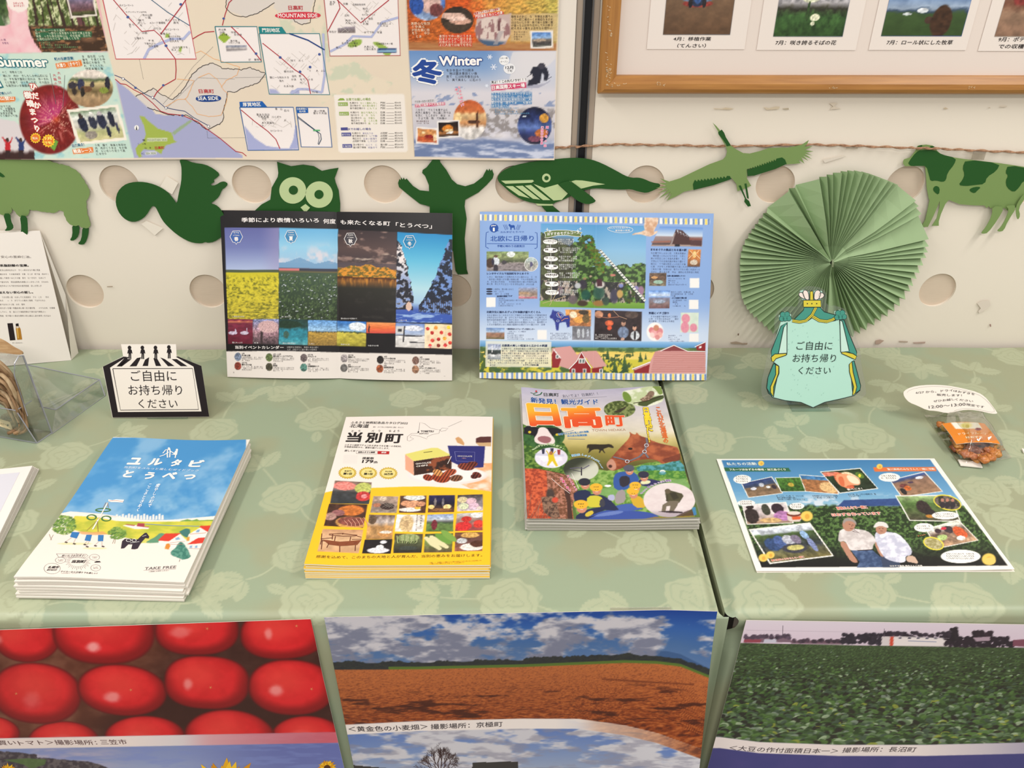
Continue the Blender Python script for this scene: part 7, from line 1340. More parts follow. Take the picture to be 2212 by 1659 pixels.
cells = [((708, 815, 938, 818, 922, 970, 680, 968), [(0, (170, 146, 130)), (.5, (140, 120, 110)), (1, (150, 136, 124))], [(.62, .62, .28, .2, (60, 46, 44)), (.2, .55, .15, .12, (170, 110, 84)), (.4, .15, .15, .15, (200, 180, 160))]),
         ((955, 812, 1198, 810, 1188, 970, 942, 968), [(0, (90, 62, 50)), (1, (76, 50, 40))], [(.55, .1, .4, .18, (214, 214, 210)), (.25, .45, .2, .16, (206, 146, 110)), (.55, .42, .2, .14, (216, 156, 120)), (.80, .48, .18, .14, (200, 140, 106)), (.45, .62, .2, .12, (210, 150, 116)), (.4, .82, .42, .12, (230, 222, 214)), (.7, .72, .12, .08, (226, 170, 70))]),
         ((1220, 808, 1458, 806, 1452, 962, 1208, 966), [(0, (44, 42, 84)), (.5, (30, 26, 44)), (1, (110, 70, 44))], [(.12, .68, .12, .12, (236, 200, 130)), (.72, .68, .16, .14, (236, 206, 140)), (.25, .4, .05, .25, (120, 110, 110)), (.55, .4, .04, .25, (110, 104, 110)), (.5, .85, .4, .08, (140, 96, 60))]),
         ((1482, 806, 1714, 798, 1714, 948, 1476, 955), [(0, (60, 54, 56)), (1, (196, 180, 186))], [(.2, .3, .2, .2, (206, 190, 150)), (.55, .4, .2, .2, (206, 170, 180)), (.25, .7, .2, .2, (200, 204, 170)), (.65, .7, .2, .2, (216, 180, 196)), (.85, .85, .1, .1, (220, 200, 190))]),
         ((670, 985, 910, 990, 880, 1208, 636, 1212), [(0, (110, 90, 80)), (.3, (190, 176, 170)), (.5, (176, 130, 80)), (.75, (196, 150, 96)), (1, (150, 110, 70))], [(.7, .78, .28, .14, (196, 140, 84)), (.72, .72, .24, .06, (232, 220, 206)), (.15, .2, .15, .2, (96, 76, 60))]),
         ((925, 984, 1182, 988, 1162, 1145, 905, 1140), [(0, (230, 222, 214)), (1, (226, 216, 206))], [(.38, .55, .26, .5, (206, 176, 130)), (.38, .55, .10, .2, (180, 150, 110))]),
         ((1205, 986, 1445, 978, 1442, 1140, 1190, 1142), [(0, (130, 150, 190)), (.3, (196, 204, 214)), (.42, (110, 110, 110)), (.5, (70, 90, 60)), (.6, (96, 120, 66)), (1, (84, 110, 56))], [(.30, .62, .11, .3, (110, 40, 50))]),
         ((1475, 975, 1714, 962, 1712, 1130, 1460, 1136), [(0, (196, 196, 196)), (.4, (150, 120, 110)), (1, (140, 60, 60))], [(.78, .15, .24, .16, (226, 220, 216)), (.28, .75, .32, .26, (206, 50, 50)), (.85, .65, .2, .22, (206, 60, 50)), (.4, .35, .2, .16, (190, 50, 44))]),
         ((628, 1215, 885, 1210, 868, 1345, 604, 1342), [(0, (30, 26, 30)), (1, (36, 30, 32))], [(.55, .78, .38, .2, (222, 218, 222)), (.6, .55, .14, .16, (224, 220, 222)), (.7, .2, .12, .12, (220, 216, 220))]),
         ((905, 1160, 1165, 1162, 1150, 1335, 890, 1338), [(0, (70, 60, 50)), (.4, (84, 90, 60)), (1, (36, 34, 34))], [(.5, .2, .4, .2, (150, 160, 110)), (.5, .75, .35, .1, (60, 66, 60))]),
         ((1185, 1162, 1440, 1156, 1428, 1330, 1170, 1334), [(0, (60, 70, 50)), (.4, (110, 130, 70)), (1, (90, 76, 56))], []),
         ((1458, 1150, 1712, 1145, 1710, 1318, 1455, 1322), [(0, (110, 70, 50)), (.5, (90, 60, 56)), (1, (150, 90, 70))], [(.55, .15, .35, .14, (206, 160, 90)), (.25, .45, .2, .15, (190, 190, 190)), (.62, .78, .45, .2, (226, 216, 206)), (.8, .62, .26, .18, (80, 46, 34))])]
for i, (q, st, bl_) in enumerate(cells): S.pic(g(*q), st, (8, 8, .35), bl_, 60+i)
for i in range(9): S.line(g(925+i*24, 1168+abs(i-4)*3, 930+i*22, 1230+i % 3*6, 935+i*19, 1250), 2, ((156, 166, 116), (120, 136, 84))[i % 2], 1)
for a, b in (((1180, 1190), (1345, 1320)), ((1225, 1180), (1415, 1305))):
    for k in range(9): S.ell(*g(a[0]+(b[0]-a[0])*(k+1)/11, a[1]+(b[1]-a[1])*(k+1)/11)[0], 8*(1-abs(k-4)*.1), 6*(1-abs(k-4)*.1), (214, 206, 160), 1, .1)
S.ell(*g(1350, 1205)[0], 20, 7, (104, 146, 62), 1, .1, .5); S.ell(*g(1400, 1180)[0], 20, 7, (120, 156, 70), 1, .1, .6)
S.vtext('特別純米酒', g(1152, 985)[0], g(1140, 1100)[0], 4.4, (90, 80, 76), 0, 2); S.vtext('毎日を彩る地元の味', g(1112, 985)[0], g(1100, 1138)[0], 3.8, (90, 80, 76), 0, 2)
for i in range(3): S.line(g(790+i*30, 880, 860+i*20, 920), .8, (150, 140, 130), 1); S.line(g(860+i*20, 880, 790+i*30, 920), .8, (150, 140, 130), 1)
S.text('感謝を込めて、このまちの大地と人が育んだ、当別の恵みをお届けします。', g(180, 1384)[0], g(1708, 1372)[0], 6.2, (70, 54, 30), .0); S.tiny(g(1222, 1434)[0], g(1702, 1412)[0], 2.6, (120, 90, 40), 1); S.tiny(g(1222, 1444)[0], g(1545, 1432)[0], 2.6, (120, 90, 40), 2)
S.commit('cover', GLOSSY, t); S.flush(PRINT, t)

# ---- town guide (right of the catalogue)
kH = crop(1100, 810, 4.74)
hH = lambda u, v: .004*ss(.07, .21, u)*ss(.20, .297, v)+.0035*ss(.04, 0, u)*ss(.1, .297, v)+.0012*np.cos(u/.21*2*PI)+.0012
S, t = stack('town_guide_booklet', 12, .0172, .00125, (1131, 843), (1431, 843), (1505, 1119), (1134, 1124), .2105, .290, hH, .0014,
             ('colourful town guide with horse and raft on top of its pile, beside the cloth joint', '%s town guide from the top of the pile under the horse and raft cover'), 'town guide booklets in one pile', E_GREY, 12, (0, -.002), .01, pm=mat('grey white sheet', (190, 186, 176), rough=.5))
S.canvas(.00095, (206, 196, 196))
def bgH(X, Y):
    n = fbm(X/40, Y/16, 111); c = ramp((Y-835)/300, [(0, (176, 170, 190)), (.15, (196, 188, 192)), (.32, (214, 204, 184)), (.38, (196, 180, 120)), (.48, (138, 126, 60)), (.56, (92, 88, 40)), (.62, (70, 66, 40)), (1, (90, 120, 60))])
    return c*(.92+.16*n)[..., None]
S.all(bgH)
h = kH
def veg(c1, c2, sc_=5, sd=1): return lambda X, Y: mix(c1, c2, ss(.35, .68, fbm(X/sc_, Y/sc_*1.3, sd)))
S.poly(h(100, 480, 250, 560, 560, 700, 640, 830, 560, 1010, 300, 960, 100, 960), veg((50, 84, 30), (110, 140, 60), 6, 3)); S.poly(h(880, 960, 1000, 980, 1300, 930, 1400, 900, 1600, 880, 1750, 870, 1830, 1080, 1900, 1450, 700, 1450, 560, 1000), veg((86, 128, 50), (140, 170, 90), 7, 5))
S.poly(h(1300, 950, 1360, 925, 1500, 925, 1620, 905, 1680, 880, 1740, 872, 1790, 930, 1800, 990, 1600, 1000, 1480, 980, 1320, 985), veg((48, 110, 100), (84, 150, 160), 6, 7)); S.poly(h(1300, 990, 1500, 975, 1800, 985, 1820, 1060, 1300, 1060), veg((66, 120, 50), (120, 160, 70), 6, 8))
S.poly(h(880, 1170, 1800, 1060, 1850, 1130, 1850, 1200, 900, 1240), (120, 160, 96), .8)
S.poly(h(145, 955, 300, 960, 560, 1020, 640, 1050, 700, 1180, 640, 1320, 660, 1500, 640, 1530, 150, 1480), veg((150, 60, 40), (206, 96, 60), 5, 9)); S.poly(h(380, 980, 640, 1040, 700, 1180, 650, 1330, 640, 1500, 450, 1470, 400, 1300), veg((110, 70, 50), (176, 120, 100), 4, 10))
S.poly(h(560, 1180, 620, 1200, 655, 1500, 600, 1510, 590, 1300), (70, 46, 40)); S.ell(*h(420, 1230)[0], 9, 14, (60, 52, 50), .9, .3); S.poly(h(330, 1250, 470, 1240, 520, 1450, 440, 1470, 350, 1400), veg((76, 56, 48), (140, 110, 90), 4, 11)); S.ell(*h(470, 1280)[0], 7, 6, (206, 70, 50), .9, .3)
for i in range(12): S.line(h(150+i*30, 1480, 200+i*28+RND.uniform(-40, 60), 1280+RND.uniform(-60, 60)), .8, (150, 110, 90), 1)
# oval pictures
S.ell(*h(350, 630)[0], 46, 26, veg((40, 76, 36), (60, 100, 50), 9, 2), 1, .03)
S.poly(h(150, 540, 190, 520, 300, 540, 460, 540, 540, 560, 520, 620, 460, 610, 440, 680, 270, 690, 250, 620, 150, 600), (30, 26, 30)); S.poly(smooth_poly(h(300, 535, 380, 535, 420, 600, 470, 660, 465, 710, 380, 720, 270, 700, 250, 650, 290, 600)), (226, 210, 206)); S.poly(smooth_poly(h(285, 640, 350, 620, 430, 640, 430, 680, 380, 705, 300, 680)), (150, 96, 100))
S.ell(*h(210, 585)[0], 3.4, 2.6, (206, 180, 50)); S.ell(*h(490, 610)[0], 3.4, 2.6, (206, 180, 50))
S.ell(*h(430, 848)[0], 35.5, 22, veg((214, 208, 222), (230, 226, 234), 10, 4), 1, .03); S.poly(h(265, 800, 560, 812, 560, 835, 262, 825), (170, 170, 196), .5)
for x, y in ((350, 780), (440, 775), (510, 790)): S.poly(h(x-20, y-25, x+15, y-25, x+10, y+28, x-12, y+28), (50, 48, 70) if x != 510 else (150, 60, 60))
S.poly(h(395, 815, 450, 800, 470, 870, 500, 930, 480, 940, 440, 880, 400, 930, 385, 925, 405, 870), (214, 186, 40)); S.ell(*h(428, 800)[0], 4, 4, (170, 110, 60)); S.line(h(405, 815, 380, 775), 2, (214, 186, 40), 1); S.line(h(445, 815, 475, 780), 2, (214, 186, 40), 1)
S.ell(*h(735, 965)[0], 38, 25, lambda X, Y: mix((52, 56, 44), (196, 196, 180), ss(-1, 1, ((X-1255)*.6+(Y-1010))/16)), 1, .03); S.line(h(620, 960, 700, 950, 760, 960, 820, 925), 2.4, (96, 90, 110), 1); S.line(h(740, 945, 740, 1030), 2.4, (46, 40, 50), 1); S.line(h(650, 975, 740, 990), 1.6, (60, 54, 70), 1)
S.ell(*h(1130, 352)[0], 34, 18.5, veg((66, 78, 36), (130, 140, 84), 5, 6), 1, .03); S.poly(h(1060, 380, 1130, 350, 1200, 320, 1190, 345, 1130, 385), (56, 46, 36), .9)
S.poly(smooth_poly(h(1155, 165, 1260, 150, 1400, 120, 1500, 105, 1570, 115, 1590, 250, 1540, 290, 1420, 325, 1300, 320, 1180, 270, 1155, 220)), veg((186, 196, 150), (226, 226, 206), 12, 12)); S.poly(smooth_poly(h(1155, 165, 1220, 180, 1260, 250, 1230, 290, 1170, 260)), (110, 136, 56)); S.poly(smooth_poly(h(1450, 110, 1560, 115, 1585, 180, 1540, 210, 1500, 150)), (120, 140, 66)); S.poly(smooth_poly(h(1290, 300, 1400, 250, 1590, 195, 1590, 240, 1450, 290, 1400, 330)), (70, 80, 40)); S.poly(smooth_poly(h(1320, 255, 1400, 215, 1430, 165, 1480, 165, 1490, 195, 1460, 240, 1400, 275)), veg((110, 86, 66), (176, 150, 126), 3, 13)); S.ell(*h(1456, 185)[0], 6, 4.6, (130, 104, 84)); S.line(h(1270, 290, 1400, 270, 1560, 215), 2.2, (62, 52, 40), 1)
# silhouetted horse and the brown horse head
S.poly(smooth_poly(h(795, 715, 830, 708, 960, 712, 1040, 706, 1075, 740, 1060, 750, 1020, 738, 985, 750, 960, 760, 985, 800, 975, 802, 945, 765, 930, 800, 915, 798, 930, 760, 850, 762, 815, 800, 808, 800, 820, 760, 805, 740, 795, 770), 1), (46, 38, 28))
def hc(X, Y): return mix((128, 62, 40), (176, 96, 60), ss(.3, .75, fbm(X/16, Y/10, 14)))
S.poly(smooth_poly(h(1240, 610, 1225, 575, 1262, 605, 1300, 612, 1300, 582, 1340, 625, 1400, 640, 1480, 680, 1560, 705, 1680, 730, 1735, 745, 1755, 875, 1640, 890, 1560, 915, 1530, 880, 1450, 860, 1330, 870, 1250, 890, 1180, 935, 1130, 965, 1050, 985, 1005, 950, 995, 915, 1010, 885, 1060, 830, 1120, 760, 1180, 700, 1225, 650), 1), hc)
S.poly(smooth_poly(h(1005, 950, 995, 915, 1010, 885, 1050, 850, 1090, 900, 1100, 960, 1050, 985)), (206, 160, 140), .7); S.ell(*h(1035, 935)[0], 4, 3.4, (70, 40, 36), 1, .3); S.ell(*h(1240, 755)[0], 5, 2.4, (40, 26, 24)); S.poly(h(1560, 870, 1755, 800, 1755, 875, 1640, 890, 1600, 905), (96, 44, 34), .7)
ST = (110, 104, 112)
for q in (h(1405, 645, 1412, 700, 1400, 720), h(1400, 725, 1390, 780), h(1385, 790, 1330, 840, 1260, 870, 1215, 885), h(1210, 880, 1150, 860, 1065, 840), h(1390, 800, 1425, 850)): S.line(q, 4.6, ST, 1)
for q in ((1405, 722), (1385, 786), (1208, 886)): S.ring(*h(*q)[0], 4.2, 3.6, 1.4, (206, 204, 206), 2, 12)
# raft party
S.poly(smooth_poly(h(700, 1510, 850, 1420, 1050, 1370, 1200, 1385, 1400, 1400, 1520, 1430, 1560, 1500, 1100, 1520)), (56, 78, 150)); S.poly(smooth_poly(h(830, 1450, 1000, 1400, 1180, 1385, 1150, 1420, 950, 1450)), (110, 130, 186), .8); S.poly(smooth_poly(h(1090, 1330, 1300, 1310, 1400, 1370, 1200, 1400, 1050, 1380)), (66, 90, 160)); S.poly(h(1000, 1500, 1300, 1490, 1500, 1450, 1700, 1460, 1780, 1430, 1880, 1400, 1895, 1450, 1300, 1515), (150, 120, 50), .8); S.poly(h(650, 1500, 900, 1430, 720, 1515), (40, 40, 60))
NV2, YV, SKN, HLM = (38, 44, 74), (196, 186, 60), (196, 130, 104), (222, 170, 50)
for pts, c in ((h(1090, 1000, 1200, 985, 1300, 1000, 1340, 1090, 1250, 1120, 1200, 1180, 1080, 1180, 1060, 1080), (52, 84, 150)), (h(1120, 1040, 1230, 1030, 1240, 1120, 1140, 1160), (48, 44, 54)), (h(660, 1190, 820, 1170, 850, 1260, 700, 1310, 660, 1280), NV2), (h(700, 1290, 820, 1210, 1000, 1240, 1100, 1350, 1130, 1390, 900, 1380), NV2), (h(800, 1240, 900, 1230, 960, 1260, 965, 1350, 830, 1360, 790, 1330), YV), (h(930, 1270, 975, 1270, 985, 1350, 920, 1350), (60, 60, 70)), (h(665, 1450, 780, 1380, 880, 1360, 1000, 1380, 870, 1420, 720, 1510), NV2), (h(770, 1420, 850, 1380, 870, 1420, 790, 1460), (200, 176, 60)), (h(1090, 1200, 1180, 1160, 1200, 1300, 1080, 1330), (150, 140, 140)),
               (h(1230, 1240, 1330, 1230, 1400, 1310, 1400, 1360, 1280, 1360), (200, 160, 50)), (h(1300, 1080, 1420, 1060, 1560, 1090, 1650, 1090, 1500, 1120, 1380, 1150), (48, 46, 90)), (h(1340, 1085, 1440, 1075, 1450, 1110, 1350, 1125), (214, 214, 170)), (h(1010, 1230, 1080, 1220, 1080, 1290, 1010, 1280), (170, 170, 200))): S.poly(smooth_poly(pts, 1), c)
for x, y, hc_, k in ((1225, 955, (84, 84, 96), 1), (770, 1095, (44, 44, 56), 1.1), (890, 1150, HLM, 1.15), (1375, 1020, (50, 48, 66), 1), (1290, 1130, HLM, 1.05), (1265, 1190, HLM, 1.1), (735, 1325, HLM, 1.3)):
    S.ell(h(x, y+28)[0][0]+1.5, h(x, y+28*k)[0][1], 8.6*k, 8.6*k, SKN, 1, .1); S.ell(*h(x, y)[0], 12*k, 7.4*k, hc_, 1, .08); S.line(h(x-8, y+42*k, x+22, y+42*k), 1.4, (226, 214, 206), 1); S.line(h(x-12, y+24, x-2, y+24), 1.2, (50, 36, 34), 1); S.line(h(x+12, y+24, x+22, y+24), 1.2, (50, 36, 34), 1)
for x, y in ((735, 1325), (890, 1150), (1290, 1130)): 
    for d in (-22, 0, 22): S.ell(*h(x+d, y-4)[0], 1.6, .9, (90, 70, 40))
S.ell(*h(1640, 1280)[0], 56, 37, lambda X, Y: mix(mix((206, 190, 190), (226, 216, 214), fbm(X/16, Y/8, 15)), (160, 146, 156), ss(1098, 1112, Y)*.8), 1, .02)
for pts, c in ((h(1595, 1200, 1640, 1180, 1700, 1195, 1770, 1215, 1785, 1240, 1740, 1310, 1700, 1290, 1640, 1300, 1610, 1290), (74, 70, 50)), (h(1640, 1210, 1700, 1200, 1740, 1260, 1680, 1280), (56, 52, 40)), (h(1640, 1290, 1740, 1290, 1720, 1340, 1680, 1400, 1640, 1395, 1650, 1340, 1610, 1345, 1600, 1400, 1560, 1395, 1570, 1330), (110, 100, 84)), (h(1525, 1400, 1650, 1390, 1780, 1402, 1770, 1415, 1640, 1412), (50, 40, 44))): S.poly(pts, c)
S.ell(*h(1622, 1190)[0], 6.4, 5.4, (96, 84, 66)); S.poly(h(1610, 1225, 1625, 1230, 1625, 1300, 1605, 1290), (66, 60, 46))
S.poly(h(1800, 1400, 1880, 1370, 1920, 1430, 1900, 1440, 1700, 1450), (70, 50, 44), .8); S.poly(h(1870, 1360, 1905, 1350, 1920, 1430, 1890, 1440), (60, 130, 190), .8)
S.ell(*h(1570, 990)[0], 6, 4, (226, 226, 214)); S.ell(*h(1570, 1005)[0], 8, 4, (70, 140, 160), .7); S.ell(*h(1010, 1135)[0], 7, 2.6, (226, 226, 226))
# lettering
BLU = (34, 74, 140)
S.text('日高町', h(355, 218)[0], h(510, 222)[0], 7.5, (40, 48, 44), .02); S.line(h(218, 182, 250, 192, 290, 178), 2.2, (40, 96, 60)); S.line(h(245, 200, 280, 210, 320, 200, 336, 178), 2.6, (40, 96, 60)); S.disc(*h(276, 168)[0], 2.2, 1.8, (190, 40, 50))
S.text('おいでよ！日高町！！', h(552, 232)[0], h(912, 206)[0], 6.5, (96, 96, 110), .0); S.line(h(545, 240, 760, 235, 1000, 222), .7, (120, 120, 130))
S.text('新発見！観光ガイド', h(220, 284)[0], h(915, 306)[0], 12, BLU, .035, 2, ((232, 228, 228), .08))
OG = (238, 140, 40)
for ch, x0, x1, y, hh, bo in (('日', 212, 540, 528, 50, .05), ('高', 555, 975, 548, 49, .04), ('町', 990, 1195, 530, 24, .035)):
    co, f = glyphs(ch, bo, 3); n0 = S.ov.get('lettering', [[], [], [], 0])
    S.text(ch, h(x0, y)[0], h(x1, y)[0], hh, OG, bo, 3, ((236, 216, 190), bo+.025), res=3)
    P = S.ov['lettering'][0][-1]; px_, py_ = proj(P); S.ov['lettering'][2][-1] = mix((242, 176, 44), (214, 62, 36), ss(880, 925, py_+.12*(px_-1150))*.85)
S.text('TOWN HIDAKA', h(850, 580)[0], h(1195, 572)[0], 5, (176, 140, 110), 0)
S.vtext('日高町だ!!', h(1395, 345)[0], h(1465, 700)[0], 15.5, (236, 206, 50), .045, 3, ((110, 84, 40), .09)); S.vtext('これが北海道の', h(1520, 330)[0], h(1610, 705)[0], 13, (214, 106, 48), .035, 3)
S.text('牧場でのんびり乳しぼり体験', h(505, 622)[0], h(818, 592)[0], 4.6, (50, 110, 160), .03, 3, ((214, 226, 230), .08), res=1); S.text('ほのぼの牧場体験', h(598, 638)[0], h(800, 628)[0], 4.4, (50, 110, 160), .03, 3, ((214, 226, 230), .08), res=1)
S.line(h(510, 602, 660, 570), 1, (60, 100, 150)); S.line(h(600, 655, 775, 658), 1, (60, 100, 150))
def arc(tx, pts, size, col, ol):
    n = len(tx)
    for i, ch in enumerate(tx):
        u = (i+.5)/n*(len(pts)-1); k = min(int(u), len(pts)-2); u -= k; x = pts[k][0]+(pts[k+1][0]-pts[k][0])*u; y = pts[k][1]+(pts[k+1][1]-pts[k][1])*u
        dx, dy = pts[k+1][0]-pts[k][0], pts[k+1][1]-pts[k][1]; L = math.hypot(dx, dy); dx, dy = dx/L*size/2, dy/L*size/2
        for c_, bo, la in ((ol, .10, 3), (col, .02, 4)):
            co, f = glyphs(ch, bo, 1); S._place(co, f, (x-dx, y-dy), (x+dx, y+dy), size*.7, c_, la, False, 'lettering')
arc('キッズゲレンデで遊ぼう!', h(245, 775, 300, 740, 380, 722, 470, 728, 570, 775), 5.6, (110, 150, 60), (214, 226, 190)); arc('度胸試しのブリッジスイング', h(640, 838, 740, 825, 840, 855, 910, 895, 950, 960), 5.8, (60, 140, 180), (220, 232, 236))
arc('冬山も雪もたっぷり満喫!', h(1350, 1225, 1420, 1165, 1520, 1115, 1600, 1095, 1680, 1090), 6, (96, 50, 120), (232, 222, 232))
S.vtext('紅葉の森で', h(520, 1050)[0], h(620, 1200)[0], 6, (206, 60, 110), .03, 3, ((240, 214, 224), .10)); S.vtext('アスレチック', h(590, 1030)[0], h(690, 1190)[0], 6, (206, 60, 110), .03, 3, ((240, 214, 224), .10)); S.line(h(430, 1060, 520, 1140, 620, 1215), .9, WH, 2); S.line(h(640, 1010, 715, 1170), .9, WH, 2)
S.commit('cover', GLOSSY, t); S.flush(PRINT, t)

# =================================================================== ACTIVITY SHEET (right)
kI = crop(1530, 970, 3.243)
t = thing('activity_sheet', 'blue bordered photo collage sheet of fruit farming, lying right of the cloth joint', 'printed sheet', tuple(onZ(1850, 1110, 0)))
s0 = Sheet.lying((1550, 991), (2013, 990), (2194, 1238), (1640, 1240), .0006, .299, .2125); s0.body('lower_sheet', .0004, PAPER, t, (2, 2), l0=0)
S = Sheet.lying((1547.6, 989.4), (2014, 988.5), (2190.8, 1235.2), (1639.5, 1237.6), .0020, .299, .2115, lambda u, v: .0014*ss(.24, .30, u)*ss(.06, 0, v)+.0004)
S.body('paper', .0004, PAPER, t, (16, 12), l0=-.0002); S.canvas(.001, (232, 226, 218)); g = kI
def base(X, Y):
    n = fbm(X/26, Y/14, 121); c = ramp((Y-990)/240, [(0, (60, 116, 164)), (.3, (100, 152, 190)), (.42, (140, 178, 200)), (.46, (60, 90, 130)), (.47, (70, 92, 60)), (.6, (44, 64, 38)), (1, (24, 26, 26))])
    lf = mix((34, 50, 28), (86, 116, 62), ss(.42, .66, fbm(X/5, Y/4, 123))); lv = ss(1088, 1096, Y+8*(fbm(X/9, Y*0, 5)-.5))
    c = mix(c, lf, lv*ss(1240, 1150, Y)); c = mix(c, (22, 22, 24), ss(1165, 1225, Y)*.85); return mix(c, (206, 212, 220), ss(.5, .66, n)*(Y < 1092)*ss(1060, 1085, Y)*.9)
S.poly(g(92, 78, 1554, 74, 2098, 816, 372, 830), base)
S.poly(g(898, 410, 950, 358, 1316, 346, 1370, 395, 1100, 400), lambda X, Y: mix((40, 60, 110), (56, 84, 140), fbm(X/9, Y/6, 1)))
S.poly(g(108, 130, 565, 132, 578, 158, 118, 156), (46, 96, 66)); S.poly(g(1155, 128, 1590, 125, 1600, 155, 1165, 158), (214, 110, 56))
S.text('私たちの活動', g(132, 116)[0], g(340, 114)[0], 6.4, (220, 226, 220), .02); S.text('フルーツほおずきの栽培・加工品づくり', g(150, 152)[0], g(545, 152)[0], 4.6, (232, 232, 214), .03); S.text('富川高校のみなさんと一緒に活動', g(1258, 150)[0], g(1590, 148)[0], 4.6, (236, 226, 214), .02)
FR = lambda x, y, r_: (S.ell(*g(x, y)[0], r_, r_*.85, (226, 190, 90), 1, .15), S.ell(*g(x+3, y+3)[0], r_*.4, r_*.45, (206, 150, 60), .8, .3))
FR(370, 100, 6.5); FR(1200, 122, 6.5)
bd = (2.2, (228, 224, 216))
def tile(q, st, nz, bl_, sd): S.poly([(p[0], p[1]) for p in q], (230, 226, 218)); c = np.mean(q, 0); S.pic([(c[0]+(p[0]-c[0])*.955, c[1]+(p[1]-c[1])*.93) for p in q], st, nz, bl_, sd)
tile(g(230, 240, 445, 192, 525, 310, 280, 342), [(0, (44, 60, 110)), (.35, (60, 70, 96)), (.45, (110, 90, 70)), (1, (130, 104, 80))], (9, 7, .3), [(.3, .5, .1, .1, (206, 206, 214)), (.6, .35, .08, .14, (176, 180, 190)), (.75, .55, .06, .08, (214, 214, 214)), (.9, .6, .06, .14, (50, 40, 50))], 71)
tile(g(465, 200, 655, 196, 690, 298, 508, 300), [(0, (70, 110, 40)), (1, (50, 84, 34))], (14, 10, .6), [(.5, .5, .12, .16, (176, 150, 60))], 72)
tile(g(635, 178, 880, 196, 915, 318, 680, 298), [(0, (60, 110, 160)), (.2, (70, 120, 166)), (.25, (150, 100, 64)), (1, (160, 106, 66))], (14, 12, .35), [(.78, .65, .3, .34, (216, 176, 124))], 73)
tile(g(782, 158, 1066, 132, 1192, 278, 920, 312), [(0, (40, 56, 34)), (1, (34, 44, 34))], (9, 7, .5), [(.16, .12, .25, .1, (206, 120, 100)), (.32, .5, .16, .4, (206, 110, 76)), (.55, .42, .22, .34, (230, 206, 170)), (.42, .5, .08, .38, (196, 90, 60)), (.85, .3, .1, .16, (90, 120, 50))], 74)
S.poly(smooth_poly(g(890, 180, 930, 170, 1000, 180, 1050, 200, 1068, 240, 1050, 255, 980, 250, 965, 268, 930, 262, 900, 230)), (222, 150, 110)); S.poly(smooth_poly(g(960, 178, 1030, 190, 1066, 232, 1050, 250, 990, 235)), (234, 214, 184)); S.poly(smooth_poly(g(905, 195, 945, 190, 960, 265, 925, 258)), (206, 106, 70))
tile(g(1270, 218, 1515, 156, 1645, 298, 1352, 338), [(0, (56, 96, 160)), (.12, (60, 70, 110)), (.25, (130, 100, 84)), (1, (150, 116, 90))], (10, 8, .25), [(.25, .45, .12, .12, (110, 60, 60)), (.32, .62, .1, .14, (196, 100, 50)), (.5, .35, .08, .06, (80, 60, 80)), (.8, .2, .1, .08, (206, 206, 214)), (.15, .75, .08, .2, (40, 36, 40))], 75)
tile(g(1308, 325, 1700, 322, 1770, 510, 1408, 502), [(0, (150, 170, 120)), (.3, (80, 110, 56)), (1, (76, 70, 56))], (12, 9, .5), [(.42, .45, .14, .3, (50, 40, 40)), (.5, .7, .12, .2, (44, 38, 40)), (.45, .82, .08, .08, (176, 120, 50))], 76)
tile(g(235, 390, 545, 370, 600, 520, 268, 530), [(0, (214, 206, 206)), (.5, (206, 190, 190)), (1, (150, 120, 100))], (8, 6, .3), [(.14, .6, .18, .4, (50, 40, 40)), (.16, .12, .1, .1, (44, 34, 36)), (.52, .3, .1, .3, (60, 60, 50)), (.78, .3, .14, .3, (50, 34, 44)), (.85, .65, .2, .25, (176, 120, 170)), (.55, .85, .25, .12, (196, 160, 110))], 77)
tile(g(282, 562, 712, 514, 880, 750, 430, 806), [(0, (206, 210, 220)), (.16, (190, 196, 204)), (.22, (70, 90, 50)), (.45, (52, 60, 48)), (.62, (50, 54, 60)), (.72, (90, 90, 66)), (1, (110, 100, 60))], (16, 10, .5), [(.2, .5, .12, .2, (50, 70, 110)), (.35, .45, .1, .2, (70, 90, 140)), (.5, .42, .1, .16, (176, 176, 186)), (.62, .42, .08, .14, (120, 110, 130)), (.80, .32, .06, .14, (140, 170, 206)), (.82, .62, .05, .22, (120, 130, 170)), (.5, .68, .2, .14, (60, 60, 70)), (.52, .66, .14, .08, (190, 180, 110))], 78)
tile(g(1520, 560, 1750, 492, 1895, 640, 1600, 700), [(0, (206, 206, 190)), (.2, (196, 190, 180)), (.4, (110, 90, 80)), (1, (176, 140, 110))], (12, 9, .5), [(.3, .25, .1, .12, (60, 44, 50)), (.6, .3, .12, .2, (60, 50, 56)), (.5, .2, .08, .08, (206, 50, 70)), (.8, .55, .14, .3, (206, 90, 50)), (.3, .6, .14, .14, (170, 190, 120)), (.72, .8, .1, .1, (230, 226, 220))], 79)
for cx, cy, rx, ry, an in ((1675, 375, 31, 16, .25), (1578, 662, 23, 13.5, .3)): S.ell(*g(cx, cy)[0], rx, ry, (222, 206, 70), 1, .03, an); S.ell(*g(cx, cy)[0], rx-2.6, ry-2.4, veg((50, 50, 40) if cx > 1600 else (150, 140, 90), (110, 96, 90) if cx > 1600 else (190, 180, 140), 5, cx), 1, .05, an)
for x in (1640, 1675, 1712): S.ell(*g(x, 358)[0], 3.4, 4, (176, 120, 104)); S.ell(*g(x, 392)[0], 6, 7, (46, 40, 48))
